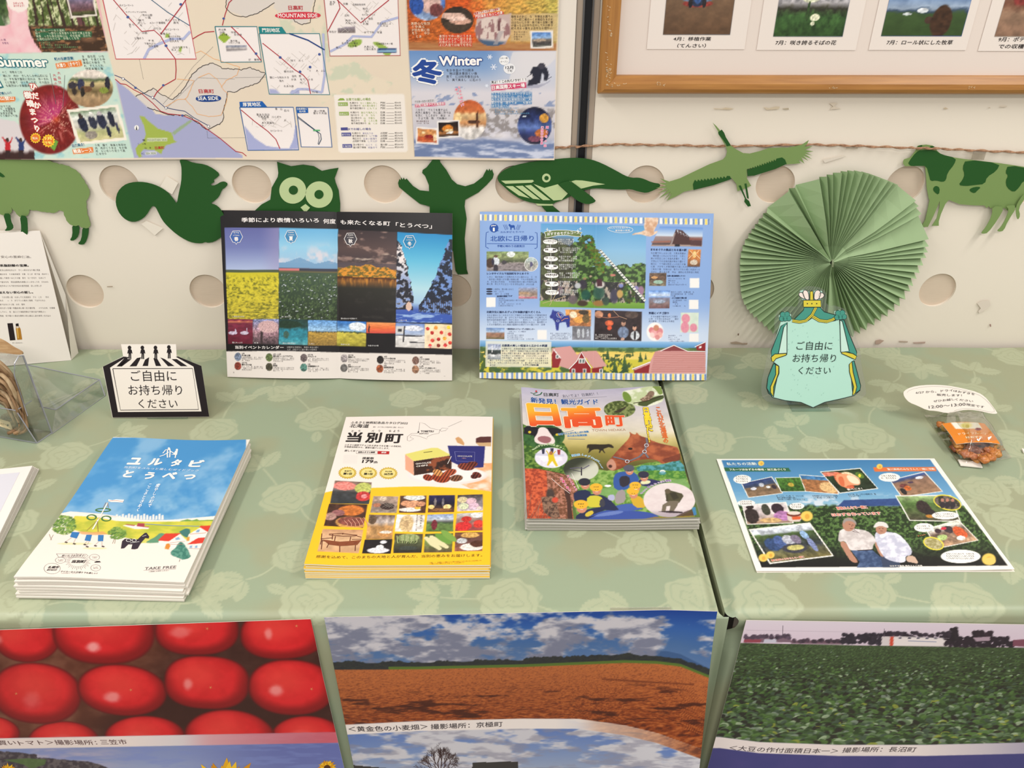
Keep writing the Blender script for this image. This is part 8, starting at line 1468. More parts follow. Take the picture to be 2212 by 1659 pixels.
for x, y, rx, ry, l_ in ((238, 212, 19, 9.6, 3), (266, 378, 19, 6.6, 2), (620, 400, 16, 7.2, 2), (1268, 198, 23, 9.4, 2), (1660, 465, 29, 8.6, 2), (1510, 550, 21, 9.6, 2), (1768, 752, 43, 14.6, 3)):
    S.ell(*g(x, y)[0], rx, ry, (234, 230, 224), 1, .04)
    for k in range(l_): S.tiny(g(x-rx*2.3, y-4+(k-(l_-1)/2)*16+8)[0], g(x+rx*2.3, y-4+(k-(l_-1)/2)*16+8)[0], 3.8, (60, 50, 50), x+k, pool=POOLK)
for i, (x, y, x2) in enumerate(((478, 334, 670), (484, 346, 620), (490, 358, 680), (730, 334, 920), (738, 346, 905), (980, 324, 1188), (986, 336, 1085))): S.tiny(g(x, y)[0], g(x2, y-(4 if x > 900 else 0))[0], 3.2, (50, 54, 70), i)
S.text('家族みんなで一緒に', g(905, 428)[0], g(1120, 418)[0], 7, (206, 110, 90), .03, 2, ((236, 222, 214), .10)); S.text('ほおずき作っています', g(870, 474)[0], g(1215, 462)[0], 7, (206, 110, 90), .03, 2, ((236, 222, 214), .10))
S.text('ほおずき農家 横井さんご夫婦', g(1275, 826)[0], g(1502, 824)[0], 3.6, (226, 220, 212), .02, res=1); S.text('富川高校のみなさんと一緒に', g(445, 790)[0], g(675, 762)[0], 4.6, (206, 120, 90), .03, 2, ((236, 222, 214), .10), res=1); S.text('食べごろ！', g(975, 292)[0], g(1082, 284)[0], 4.4, (236, 226, 216), .03, res=1); S.text('ジャムも', g(1470, 616)[0], g(1525, 604)[0], 3.4, (214, 130, 90), .02, 2, res=1)
# jam jar, fruits
S.poly(g(552, 460, 650, 458, 652, 495, 640, 508, 575, 508, 556, 495), (206, 190, 180)); S.ell(*g(600, 455)[0], 16, 6, (110, 50, 40), 1, .06); S.ell(*g(600, 448)[0], 14, 4, (214, 200, 190), 1, .1); S.poly(g(584, 475, 648, 470, 648, 492, 590, 496), (206, 90, 50)); FR(690, 470, 13); FR(385, 762, 10); FR(435, 742, 9); FR(1965, 772, 15); S.ell(*g(1975, 785)[0], 12, 8, (226, 190, 100))
# two farmers
SH1, SH2, SKF = (206, 196, 194), (206, 206, 220), (176, 128, 106)
S.poly(smooth_poly(g(925, 562, 985, 556, 1050, 560, 1110, 572, 1150, 600, 1185, 650, 1155, 668, 1150, 710, 1060, 715, 1000, 712, 970, 690, 960, 640, 910, 655, 912, 600), 1), veg((190, 180, 178), (220, 212, 210), 14, 5)); S.poly(g(1000, 710, 1150, 708, 1210, 760, 1225, 828, 1040, 830, 1060, 790), veg((52, 70, 104), (84, 104, 140), 9, 6)); S.poly(g(1225, 830, 1340, 828, 1345, 800, 1220, 740, 1190, 690), (56, 66, 90))
S.poly(smooth_poly(g(915, 650, 960, 645, 1000, 720, 1045, 780, 1045, 800, 1000, 790, 960, 730), 1), SKF); S.poly(smooth_poly(g(1160, 655, 1190, 650, 1225, 740, 1230, 760, 1200, 745), 1), SKF); S.line(g(1045, 712, 1150, 706), 2, (60, 44, 40), 1)
S.ell(*g(985, 528)[0], 14, 15, SKF, 1, .06, .2); S.poly(smooth_poly(g(942, 505, 960, 483, 1000, 484, 1035, 505, 1040, 540, 1025, 515, 985, 500, 955, 512, 950, 535)), (150, 140, 136)); S.line(g(1010, 575, 1060, 590, 1020, 565), 1.2, (90, 50, 50), 1)
for x, y in ((990, 527), (1012, 532)): S.line(g(x-6, y, x+6, y+2), 1.2, (70, 44, 40), 1)
S.line(g(992, 556, 1015, 560), 1.2, (120, 60, 56), 1); S.line(g(1004, 535, 1007, 546), 1, (140, 90, 76), 1)
S.poly(smooth_poly(g(1165, 590, 1200, 572, 1260, 580, 1330, 590, 1390, 650, 1430, 710, 1420, 745, 1380, 750, 1385, 790, 1340, 798, 1250, 775, 1210, 730, 1170, 640), 1), veg((186, 186, 204), (222, 220, 230), 10, 7)); S.poly(smooth_poly(g(1385, 750, 1440, 745, 1470, 790, 1465, 805, 1430, 795, 1390, 790), 1), (196, 166, 146)); S.ell(*g(1212, 562)[0], 12, 11, SKF, 1, .06); S.poly(smooth_poly(g(1155, 545, 1180, 510, 1220, 508, 1250, 520, 1265, 545, 1255, 555, 1210, 535, 1165, 552), 1), (214, 210, 206)); S.poly(smooth_poly(g(1195, 600, 1240, 590, 1245, 610, 1210, 630)), (226, 222, 226))
for x in (1200, 1222): S.line(g(x-5, 558, x+5, 558), 1.2, (70, 44, 40), 1)
S.line(g(1205, 574, 1222, 575), 1.2, (130, 66, 60), 1); S.ell(*g(1060, 186)[0], 3, 3.4, (226, 206, 60))
S.commit('printed_picture', GLOSSY, t); S.flush(PRINT, t)

# =================================================================== TAKE-ONE SIGNS
CLR = clear_mat('laminating film', (250, 250, 248), .05, .35, .06)
kJ = crop(1620, 600, 3.7365)
t = thing('crowned_shield_sign', 'laminated mint shield sign with crown and curtains in front of the fan', 'sign', tuple(onZ(1752, 885, 0)))
A = onZ(1600, 886, .004); A[1] = 1.03
S = Sheet(A, V3(1, .02, 0), V3(0, math.sin(.28), math.cos(.28)), .3, .3)
INK, TEAL, YEL, MINT, PAL = (36, 48, 44), (66, 140, 124), (206, 190, 62), (172, 212, 196), (190, 218, 204)
film = smooth_poly(kJ(390, 90, 480, 62, 590, 85, 625, 140, 610, 220, 700, 225, 780, 260, 800, 330, 830, 400, 900, 620, 890, 660, 940, 900, 930, 960, 780, 1040, 640, 1075, 520, 1105, 400, 1080, 220, 1030, 105, 985, 85, 880, 120, 720, 140, 620, 200, 440, 195, 330, 230, 250, 330, 225, 380, 240, 395, 180), 1)
prism('film', S.uvp(film), CLR, t, S.P, 0, .0004)
card_o = kJ(430, 235, 425, 180, 392, 140, 405, 105, 440, 95, 475, 112, 485, 104, 505, 112, 540, 95, 580, 108, 592, 140, 570, 180, 572, 235, 600, 275, 650, 295, 680, 298, 680, 270, 720, 258, 768, 275, 780, 320, 758, 340, 800, 450, 862, 610, 862, 640, 840, 668, 870, 780, 893, 870, 890, 905, 840, 950, 740, 975, 600, 1005, 508, 1047, 410, 1005, 280, 990, 180, 965, 135, 900, 140, 800, 190, 690, 165, 640, 172, 590, 235, 400, 248, 352, 232, 340, 232, 305, 260, 275, 300, 272, 330, 295, 330, 320, 345, 345, 400, 315, 440, 265)
prism('card', S.uvp(card_o), mat('mint card', MINT, rough=.5), t, S.P, .0004, .0008)
S.O = S.O+S.N*.00075
J = kJ
def shp(p, c, l=1, ol=1.6, it=0):
    q = smooth_poly(J(*p), it) if it else J(*p); S.fill(q, c, l)
    if ol: S.line(q, ol, INK, l+1, closed=True)
shp((250, 390, 300, 360, 296, 600, 300, 612, 230, 610, 172, 640, 172, 590, 215, 480), TEAL, 0); shp((272, 400, 298, 370, 298, 606, 230, 610), PAL, 2)
shp((170, 640, 200, 615, 292, 610, 290, 625, 210, 652, 188, 680, 175, 672), YEL, 3); shp((190, 690, 232, 712, 230, 760, 205, 870, 190, 960, 150, 935, 134, 890, 145, 800), TEAL, 0); shp((206, 700, 234, 715, 234, 770, 190, 880, 190, 962, 165, 925, 165, 880, 208, 780), YEL, 2)
shp((722, 335, 760, 342, 800, 450, 862, 600, 860, 635, 800, 600, 740, 598), TEAL, 0); shp((724, 340, 745, 352, 800, 590, 732, 600), PAL, 2); shp((735, 600, 770, 598, 830, 612, 862, 632, 848, 660, 825, 650, 770, 625, 740, 612), YEL, 3)
shp((840, 668, 870, 780, 893, 870, 888, 905, 830, 948, 826, 900, 818, 800, 800, 700, 825, 675), TEAL, 0); shp((800, 700, 822, 676, 832, 760, 862, 880, 850, 930, 826, 948, 836, 880, 802, 760), YEL, 2)
shp((345, 350, 372, 320, 430, 262, 440, 232, 560, 232, 600, 275, 690, 300, 715, 320, 690, 345, 600, 362, 545, 340, 512, 316, 470, 345, 410, 366), TEAL, 1)
for q in (J(342, 346, 400, 356, 450, 346, 500, 300, 532, 238), J(505, 312, 560, 345, 620, 352, 665, 338, 708, 312)): S.line(q, 7.2, INK, 4); S.line(q, 5.2, YEL, 5); S.line(q, .8, INK, 6)
shp((428, 180, 570, 180, 572, 236, 430, 236), YEL, 5)
for x in (462, 498, 537): S.disc(*J(x, 208)[0], 1.4, 1.4, INK, 7, 8)
shp((445, 178, 395, 150, 392, 125, 410, 115, 430, 125), (226, 212, 202), 3, 1.4, 1); shp((448, 178, 425, 130, 430, 100, 455, 98, 472, 120, 478, 178), (226, 212, 202), 4, 1.4, 1); shp((556, 178, 600, 152, 594, 125, 574, 118, 556, 128), (226, 212, 202), 3, 1.4, 1); shp((550, 178, 572, 130, 562, 100, 536, 98, 518, 120, 515, 178), (226, 212, 202), 4, 1.4, 1); shp((482, 108, 508, 108, 510, 180, 482, 180), YEL, 6)
for cx, cy in ((282, 312), (728, 300)):
    for dx, dy in ((-26, 18), (-18, -16), (16, -18), (30, 14), (0, 16)): S.disc(*J(cx+dx, cy+dy)[0], 6.4, 6.4, INK, 6, 16)
    for dx, dy in ((-26, 18), (-18, -16), (16, -18), (30, 14), (0, 16)): S.disc(*J(cx+dx, cy+dy)[0], 5.4, 5.4, TEAL, 7, 16)
bord = J(*[c for p in [(430, 235), (425, 180), (392, 140)] for c in p]); S.line(J(190, 690, 145, 800, 134, 890, 180, 965, 280, 990, 410, 1005, 508, 1047, 600, 1005, 740, 975, 840, 950, 890, 905), 1.6, INK, 4); S.line(J(300, 612, 290, 625, 210, 652, 188, 680, 232, 712, 230, 770, 190, 880, 190, 962), 1.6, INK, 4)
r = random.Random(8)
for i in range(46):
    x, y = r.uniform(300, 710), r.uniform(380, 960); S.fill(J(x, y, x+10, y-6, x+5, y+8), (150, 190, 176), 0)
for tx, x0, x1, y in (('ご自由に', 372, 660, 583), ('お持ち帰り', 342, 690, 682), ('ください', 388, 648, 778)): S.text(tx, J(x0, y)[0], J(x1, y)[0], None, (30, 40, 38), -.004, 3)
S.flush(PRINT, t)
def easel(par, C_, wd, back, y0, x_=(236, 240, 238)):
    mm = clear_mat('clear stand', (236, 242, 240), .02, .15, .35)
    for dx in (-wd/2, wd/2):
        P = [C_+V3(dx, 0, .0006), C_+V3(dx, back, .0006), C_+V3(dx, back*.55, .07), C_+V3(dx, back*.42, .07)]
        slab('stand_leg', P, .002, mm, par)
    slab('stand_ledge', [C_+V3(-wd/2-.004, -.022, .0008), C_+V3(wd/2+.004, -.022, .0008), C_+V3(wd/2+.004, .03, .0008), C_+V3(-wd/2-.004, .03, .0008)], .0016, mm, par)
easel(t, onZ(1748, 882, 0)+V3(0, .012, 0), .05, .07, 0)

t = thing('zebra_crossing_sign', 'black and white sign shaped like a zebra crossing, left of the seasons booklet', 'sign', tuple(onZ(350, 905, 0)))
A = onZ(200, 905, .004); A[1] = 1.012
S = Sheet(A, V3(1, .0, 0), V3(0, math.sin(.35), math.cos(.35)), .3, .3)
K = kE2
prism('card', S.uvp(K(1160, 457, 1685, 457, 1690, 570, 1925, 665, 2000, 1150, 1078, 1158, 984, 672, 1180, 572)), mat('white sign card', (226, 216, 204), rough=.45), t, S.P, 0, .0012)
S.O = S.O+S.N*.0011; BLK = (28, 20, 22)
S.fill(K(984, 672, 1180, 576, 1210, 578, 1052, 682, 1128, 1106, 1926, 1100, 1850, 672, 1680, 578, 1700, 574, 1925, 665, 2000, 1150, 1078, 1158), BLK)
for q in ((1200, 580, 1232, 580, 1165, 670, 1115, 670), (1218, 600, 1255, 602, 1165, 670, 1116, 670), (1310, 590, 1350, 582, 1305, 668, 1238, 670), (1388, 605, 1426, 582, 1415, 666, 1362, 666), (1466, 590, 1505, 600, 1542, 666, 1490, 666), (1532, 584, 1575, 600, 1668, 666, 1606, 668), (1640, 600, 1690, 600, 1792, 668, 1728, 668)): S.fill(K(*q), BLK)
S.line(K(1078, 692, 1840, 690, 1898, 1082, 1152, 1088), 1.5, BLK, 1, True)
for cx, cy in ((1242, 505), (1365, 505), (1490, 505), (1618, 500)):     # four plain standing figures
    S.disc(*K(cx-4, cy-14)[0], 3.9, 4.4, BLK, 1, 14); S.fill(K(cx-14, cy+2, cx+12, cy+2, cx+16, cy+30, cx+10, cy+48, cx-12, cy+48, cx-16, cy+30), BLK)
    S.fill(K(cx-12, cy+44, cx-1, cy+44, cx-2, cy+94, cx-14, cy+94), BLK); S.fill(K(cx+1, cy+44, cx+12, cy+44, cx+13, cy+94, cx+2, cy+94), BLK)
    S.line(K(cx+13, cy+6, cx+21, cy+42), 1.7, BLK); S.line(K(cx-14, cy+6, cx-21, cy+42), 1.7, BLK)
for tx, x0, x1, y in (('ご自由に', 1255, 1690, 812), ('お持ち帰り', 1232, 1745, 945), ('ください', 1328, 1700, 1068)): S.text(tx, K(x0, y)[0], K(x1, y)[0], None, BLK, .0, 2)
S.flush(PRINT, t); easel(t, onZ(365, 900, 0)+V3(0, .015, 0), .05, .07, 0)

# =================================================================== NOTICE, BAG AND DRIED FRUIT
kL = crop(1930, 820, 7.844)
A = onZ(1900, 894, .012); S = Sheet(A, V3(1, -.22, 0), V3(-.1, .42, .50), .3, .2)
notice_px = smooth_poly(kL(165, 250, 175, 190, 300, 125, 500, 92, 750, 88, 950, 105, 1200, 155, 1430, 215, 1550, 290, 1640, 400, 1755, 555, 1750, 580, 1650, 578, 1480, 535, 1300, 510, 1150, 518, 990, 562, 890, 568, 720, 530, 570, 522, 400, 440, 270, 390, 200, 320), 1)
o = prism('notice_card', S.uvp(notice_px), mat('cream notice paper', (222, 212, 200), rough=.6), None, S.P, 0, .0006)
tag(o, 'curled white notice card about dried fruit sales, above the fruit bag', 'notice')
S.O = S.O+S.N*.0006; IK = (70, 64, 62)
S.text('6/27 から、ドライ', kL(380, 242)[0], kL(1010, 200)[0], 5, IK, .01); S.text('ほおずきを', kL(1015, 205)[0], kL(1375, 268)[0], 4.6, IK, .01); S.text('販売します！', kL(735, 276)[0], kL(1160, 288)[0], 5, IK, .01); S.text('ぜひお越し', kL(680, 388)[0], kL(1040, 350)[0], 5, IK, .01); S.text('ください', kL(1045, 350)[0], kL(1350, 385)[0], 4.4, IK, .01)
S.text('12:00〜13:00', kL(600, 492)[0], kL(1225, 440)[0], 6.2, IK, .01); S.text('限定です', kL(1235, 440)[0], kL(1535, 486)[0], 5.2, IK, .01)
S.line(smooth_poly(kL(210, 235, 290, 165, 520, 120, 750, 112, 1000, 135, 1420, 235, 1600, 370, 1735, 540, 1640, 555, 1480, 512, 1280, 490, 1150, 495, 990, 535, 900, 545), 1)[:-4], .4, (140, 130, 124)); S.flush(PRINT, o)
FRM = [mat('dried fruit %d' % i, c, rough=.35, spec=.5, noise=((160, 160, 160), .2, d)) for i, (c, d) in enumerate((((200, 128, 62), (160, 90, 42)), ((186, 118, 72), (146, 80, 50)), ((206, 146, 76), (160, 96, 40)), ((160, 84, 40), (110, 56, 34)), ((150, 134, 66), (170, 110, 50))))]
r = random.Random(21); BC = onZ(2092, 962, 0)
def blob(rad, seed):
    V, Fc = [], []; nu, nv = 14, 9; q = random.Random(seed); ph = [q.uniform(0, 6) for _ in range(4)]
    for j in range(nv+1):
        th = PI*j/nv
        for i in range(nu):
            a = 2*PI*i/nu; rr = rad*(1+.16*math.sin(3*a+ph[0]+2*th)+.10*math.sin(5*a+ph[1]-3*th)+.08*math.sin(7*th+ph[2]))
            V.append((rr*math.sin(th)*math.cos(a), rr*math.sin(th)*math.sin(a), rr*math.cos(th)*.62))
    for j in range(nv):
        for i in range(nu): Fc.append((j*nu+i, j*nu+(i+1) % nu, (j+1)*nu+(i+1) % nu, (j+1)*nu+i))
    return V, Fc
spots = [(2032, 917, 0), (2043, 925, 4)] + [(2060, 945, 3), (2066, 955, 1), (2064, 968, 3), (2074, 975, 2), (2085, 980, 1), (2100, 984, 1), (2112, 990, 2), (2126, 992, 0), (2140, 988, 0), (2152, 980, 2), (2158, 968, 4), (2148, 962, 4), (2136, 972, 1), (2122, 975, 1), (2108, 972, 3), (2094, 968, 1), (2080, 962, 3), (2072, 935, 1), (2060, 930, 0), (2090, 950, 3), (2110, 955, 1), (2128, 960, 3), (2100, 935, 3), (2120, 942, 1), (2084, 925, 0), (2146, 976, 0), (2070, 962, 2), (2130, 985, 1)]
for i, (x, y, mi) in enumerate(spots):
    rad = r.uniform(.0058, .0082); z = .006 + (.006 if 5 < i and r.random() < .4 else 0); v, f = blob(rad, i); p = onZ(x, y, z)
    o = mesh_obj('dried_fruit', v, f, FRM[mi], None, smooth=True); o.location = tuple(p); o.rotation_euler = (0, 0, r.uniform(0, 6))
    tag(o, 'dried orange fruit in the clear bag, set apart at its upper left corner' if i == 0 else 'wrinkled orange brown dried fruit piled in the clear bag', 'dried fruit', 'dried fruits in the clear bag')
# label on the bag
q = [onZ(x, y, .0215) for x, y in kL(940, 712, 1440, 725, 1690, 1095, 1195, 1105)]; c = sum(q)/4; U = (q[1]-q[0])+(q[2]-q[3]); U /= np.linalg.norm(U); V = (q[0]-q[3])+(q[1]-q[2]); V = V/np.linalg.norm(V)
S = Sheet.lying(*kL(935, 712, 1440, 722, 1692, 1095, 1190, 1108), .0215, .0605, .046, lambda u, v: .003*np.sin(np.clip(u/.0605, 0, 1)*PI)-.002*ss(.02, 0, v))
S.canvas(.0012, (214, 126, 40)); S.poly(kL(965, 725, 1430, 725, 1505, 830, 1050, 835), (226, 220, 208)); S.ell(*kL(1235, 775)[0], 12, 6, (222, 206, 110), .9, .4); S.ell(*kL(1250, 790)[0], 4, 4, (190, 170, 40)); S.ell(*kL(1435, 838)[0], 7, 3, (130, 36, 66)); S.poly(kL(1205, 1072, 1670, 1068, 1672, 1088, 1208, 1094), (236, 222, 206))
S.text('ドライフルーツ', kL(1112, 945)[0], kL(1590, 940)[0], 5, (240, 216, 180), .02); S.text('ほおずき', kL(1235, 1000)[0], kL(1520, 998)[0], 5, (240, 216, 180), .04); S.tiny(kL(1260, 1040)[0], kL(1530, 1036)[0], 2, (120, 70, 30), 4)
t = thing('clear_fruit_bag', 'clear plastic bag of dried fruit with an orange label, right end of the table', 'bag', tuple(BC)); S.body('label_paper', .0003, PAPER, t, (8, 6), l0=-.0003); S.commit('label', PRINT, t, 'orange label'); S.flush(PRINT, t)
nu, nv = 26, 22; V = []; px_c = kL(520, 600, 1560, 640, 2000, 1330, 1150, 1500)
for side in (1, -1):
    for j in range(nv+1):
        for i in range(nu+1):
            a, b = i/nu, j/nv; x = (px_c[0][0]*(1-a)+px_c[1][0]*a)*(1-b)+(px_c[3][0]*(1-a)+px_c[2][0]*a)*b; y = (px_c[0][1]*(1-a)+px_c[1][1]*a)*(1-b)+(px_c[3][1]*(1-a)+px_c[2][1]*a)*b
            p = onZ(x, y, 0); e = min(a, 1-a, b*1.2, (1-b))*2; hgt = .0265*ss(0, .55, e)+.0012*math.sin(a*31+b*17)*ss(0, .2, e) if side > 0 else .0003
            V.append((p[0], p[1], max(hgt, .0005) if side > 0 else hgt))
Fc = []; N_ = (nu+1)*(nv+1)
for s_ in (0, N_):
    for j in range(nv):
        for i in range(nu): b = s_+j*(nu+1)+i; Fc.append((b, b+1, b+nu+2, b+nu+1))
mesh_obj('film', V, Fc, clear_mat('bag film', (250, 250, 246), .035, .45, .12), t, smooth=True)
sl_ = Sheet.lying(*kL(1150, 1360, 1400, 1370, 1460, 1490, 1200, 1450), .003, .028, .013); o = sl_.body('desiccant_packet', .0015, PAPER, None, (2, 2)); tag(o, 'small white desiccant packet at the lower end of the fruit bag', 'packet')
q = kL(2165, 1180, 2212, 1195, 2260, 1230, 2200, 1250); S = Sheet(onZ(2190, 990, .001), V3(1, 0, 0), V3(0, 1, 0), .1, .1); o = prism('paper_corner', S.uvp(q), PAPER, None, S.P, 0, .002); tag(o, 'corner of a white paper entering at the right edge of the table', 'paper')

# =================================================================== POSTERS HANGING ON THE TABLE FRONTS
def front(TLp, TRp, w_, h_, hf=None, off=0., anchor='L'):
    a = onY(*TLp, YF-off); b = onY(*TRp, YF-off); U = (b-a)/np.linalg.norm(b-a); V = np.cross(V3(0, -1, 0), U)
    O = (a if anchor == 'L' else b-U*w_)-V*h_
    return Sheet(O, U, V, w_, h_, hf)
HP_ = .594
def poster(S, name, label, px):
    t = thing(name, label, 'poster', tuple(S.P(np.array(S.w/2), np.array(S.h)))); S.canvas(.00125, (70, 74, 120), (0, S.w, S.h-.31, S.h)); S.body('paper', .0003, PAPER, t, (30, 20), l0=-.0003); return t
kM = crop(0, 1280, 2.989); kN = crop(680, 1280, 2.404); kO = crop(1480, 1250, 3.022)
# wheat
hw_ = lambda u, v: (.034*ss(.24, .47, u)*ss(HP_, HP_-.32, v)+.004*ss(.36, .44, u)+.002*np.sin(u*22)*ss(HP_, HP_-.2, v))
S = front((700, 1334), (1430, 1318), .4255, HP_, hw_)
t = poster(S, 'wheat_field_poster', 'poster of an orange wheat field under blue sky, middle of the table front', None)
def bend(X): return 19*ss(1180, 1560, X)*0
n_ = kN
HX = lambda X: np.interp(X, [690, 900, 1130, 1350, 1420, 1470, 1530], [1447, 1446, 1441, 1432, 1434, 1440, 1464])       # skyline as printed, bowing with the paper
CX = lambda X: np.interp(X, [720, 900, 1130, 1250, 1350, 1420, 1520], [1567, 1558, 1552.5, 1553, 1567, 1584, 1620])
def wheat(X, Y):
    hz = HX(X); n = fbm(X/70, Y/24, 131); n2 = fbm(X/22, Y/10, 133)
    sky = ramp((Y-1320)/(hz-1320), [(0, (20, 66, 150)), (.3, (48, 96, 168)), (.6, (70, 108, 160)), (1, (96, 124, 166))])
    sky = mix(sky, (26, 56, 130), ss(1000, 700, X)*ss(1345, 1325, Y)*.6); yy = Y+8*np.sin(X/90)
    cl = ss(.44, .60, n*.7+n2*.3+.12*ss(1300, 800, X)-.10*ss(1340, 1320, Y)+.06*np.exp(-((yy-1372)/26)**2)-.16*ss(1380, 1500, X))
    cc = mix((124, 128, 150), (206, 202, 208), ss(.35, .7, fbm(X/34, Y/12+.4, 135)+.22*ss(1410, 1340, Y)-.1)); sky = mix(sky, cc, cl)
    mt = sb(Y-hz+30-np.abs(X-1440)*.10)*ss(1230, 1300, X); sky = mix(sky, (52, 84, 130), mt*.75*(1-cl))
    tr = sb(Y-hz+14+7*fbm(X/7, X*0, 137)*ss(.3, .6, fbm(X/40, X*0, 138))+5*(X > 1130)*fbm(X/16, X*0, 139)); sky = mix(sky, mix((34, 38, 46), (56, 60, 52), fbm(X/5, Y/3, 140)), tr)
    gr = sb(Y-hz+6); sky = mix(sky, (92, 120, 44), gr*(X > 840)*.9)
    d = np.clip((Y-hz)/130, 0, 1); fld = mix((196, 110, 60), (150, 66, 26), ss(0, 1, d)); f1 = fbm(X/(3+9*d)+Y/14, Y/(1.5+4*d), 141); fld = mix(fld, (214, 120, 58), ss(.45, .75, f1)*.75); fld = mix(fld, (92, 36, 20), ss(.48, .25, f1)*(.3+.5*d))
    f2 = fbm(X/60, Y/9, 143); fld = mix(fld, (70, 28, 18), ss(.60, .74, f2+.15*np.exp(-((Y-(1530-.0*X))/9)**2)*(X < 1130)*(X > 770))*ss(.25, .5, d)*.85)
    f3 = np.exp(-((Y-(1470+(X-1350)*.06))/1.6)**2)*(X > 1300)*(X < 1500); fld = mix(fld, (104, 44, 24), f3*.7)
    return mix(sky*.93, fld*.86, sb(Y-hz))
S.all(wheat)
def below(X, Y):
    yy = Y-CX(X); n = fbm(X/60, Y/16, 151); c = ramp((yy-20)/90, [(0, (92, 118, 176)), (.5, (116, 138, 182)), (1, (150, 162, 186))]); c = mix(c, (196, 194, 200), ss(.40, .58, n+.1*np.sin(X/70))); c = mix(c, (136, 134, 150), ss(.45, .7, fbm(X/40, Y/9, 153))*.6)
    hillm = (yy > 86+np.abs(X-750)*.14)*(X < 850) | (yy > 92)*(X > 1020)*(X < 1120); c = mix(c, (46, 44, 42), hillm*.95); return mix(c, (76, 70, 62), ss(104, 112, yy))
S.img = mix(S.img, below(S.X, S.Y), sb(S.Y-CX(S.X)))
band = sb(S.Y-CX(S.X))*sb(CX(S.X)+21.5-S.Y); al = np.interp(S.X, [1200, 1420, 1500], [1, .45, .12])
S.img = S.img*(1-(band*al)[..., None])+V3(228, 218, 212)*(band*al)[..., None]
m2 = band*ss(1240, 1300, S.X); wf = wheat(S.X, S.Y); S.img = mix(S.img, mix(wf, V3(222, 200, 186), np.interp(S.X, [1250, 1420, 1505], [.92, .5, .12])), m2)
S.text('＜黄金色の小麦畑＞', n_(178, 722)[0], n_(588, 708)[0], 11.5, (60, 52, 56), .005); S.text('撮影場所：京極町', n_(603, 710)[0], n_(975, 696)[0], 11.5, (60, 52, 56), .005)
r = random.Random(2)
def branch(x, y, a, L, w_):
    if L < 3: return
    x2, y2 = x+L*math.cos(a), y-L*math.sin(a); S.line([(x, y), (x2, y2)], w_, (70, 50, 48), 0, taper=False)
    for k in range(3): branch(x+(x2-x)*r.uniform(.5, 1), y+(y2-y)*r.uniform(.5, 1), a+r.uniform(-.65, .65), L*r.uniform(.55, .75), w_*.65)
for a in (2.6, 2.1, 1.75, 1.4, 1.0, .6): branch(950, 1672, a, 26, 1.8)
S.commit('printed_picture', GLOSSY, t); S.flush(PRINT, t)
# tomatoes
S = front((0, 1361), (671, 1337.5), .53, HP_, lambda u, v: (.0022+.0022*np.sin(u*26+1))*ss(HP_, HP_-.1, v)+.003*ss(.47, .53, u)*ss(HP_, HP_-.3, v), anchor='R')
t = poster(S, 'tomato_poster', 'poster of rows of red tomatoes above sunflowers, left on the table front', None)
S.all(lambda X, Y: mix(mix((84, 40, 26), (120, 74, 56), ss(.3, .8, fbm(X/60, Y/40, 161))), (34, 12, 12), ss(250, 420, X+(Y-1450))*.6))
q = kM
def tom(cx, cy, rx, ry, ang, hl, star, sd, sq=.0):
    (cx, cy), = q(cx, cy); rx /= 2.989; ry /= 2.989
    c_, s_ = math.cos(ang), math.sin(ang); R = max(rx, ry)*1.2; L = S.sl(cx-R, cy-R, cx+R, cy+R); X, Y = S.X[L]-cx, S.Y[L]-cy
    a = (X*c_+Y*s_)/rx; b = (-X*s_+Y*c_)/ry; p = 2+sq; rr = (np.abs(a)**p+np.abs(b)**p)**(1/p); m = 1-ss(.96, 1.04, rr)
    n = fbm((X+cx)/26, (Y+cy)/20, sd); col = mix((208, 30, 36), (196, 24, 30), ss(.3, .7, n)); col = mix(col, (226, 72, 58), ss(.9, .1, np.hypot(a-hl[0]*.6, b+.25))*.55); col = mix(col, (120, 8, 14), ss(.62, 1.02, rr+.16*b+.06*a)*.9); col = mix(col, (90, 8, 12), ss(.9, 1.03, rr))
    h_ = np.hypot((a-hl[0])/hl[2], (b-hl[1])/hl[3])+.5*(n-.5); col = mix(col, (232, 160, 156), ss(1.05, .25, h_)*hl[4]); S._blend(L, m, col)
    if star:
        sx_, sy_ = q(*star)[0]
        for k in range(5): an = k*2*PI/5+.3+sd; S.line([(sx_, sy_), (sx_+4.2*math.cos(an), sy_+3.6*math.sin(an))], 1.1, (222, 150, 96), 0, taper=True)
for i, a in enumerate(((-40, 900, 170, 100, .1, (0, .0, .3, .3, .2), None), (410, 960, 230, 130, .0, (.0, -.2, .4, .2, .15), None), (935, 930, 260, 135, 0, (-.2, -.1, .4, .2, .1), None), (1990, 940, 240, 145, .05, (-.2, -.2, .4, .2, .15), None), (1485, 930, 295, 175, .08, (-.35, .35, .22, .25, .5), None),
                        (170, 300, 215, 150, .05, (-.85, .1, .2, .3, .6), None), (670, 255, 330, 208, .03, (-.2, .48, .18, .2, .85), None, .3), (1270, 240, 272, 165, .0, (-.4, .1, .35, .3, .45), (1338, 232), .4), (1830, 265, 280, 165, -.05, (-.35, .0, .12, .3, .65), (1915, 215), .3),
                        (235, 650, 290, 196, .10, (-.1, .25, .3, .4, .30), (105, 652), .2), (788, 630, 290, 165, .10, (-.2, .32, .24, .28, .7), (845, 628), .1), (1335, 580, 275, 172, .06, (-.45, .1, .16, .3, .65), (1360, 612), .5), (1880, 612, 278, 180, .05, (-.35, .12, .22, .28, .7), (2012, 622), .2))): tom(*a[:6], a[6], 170+i, *(a[7:] or (0,)))
yb = lambda X: 1595-(X)*.0185
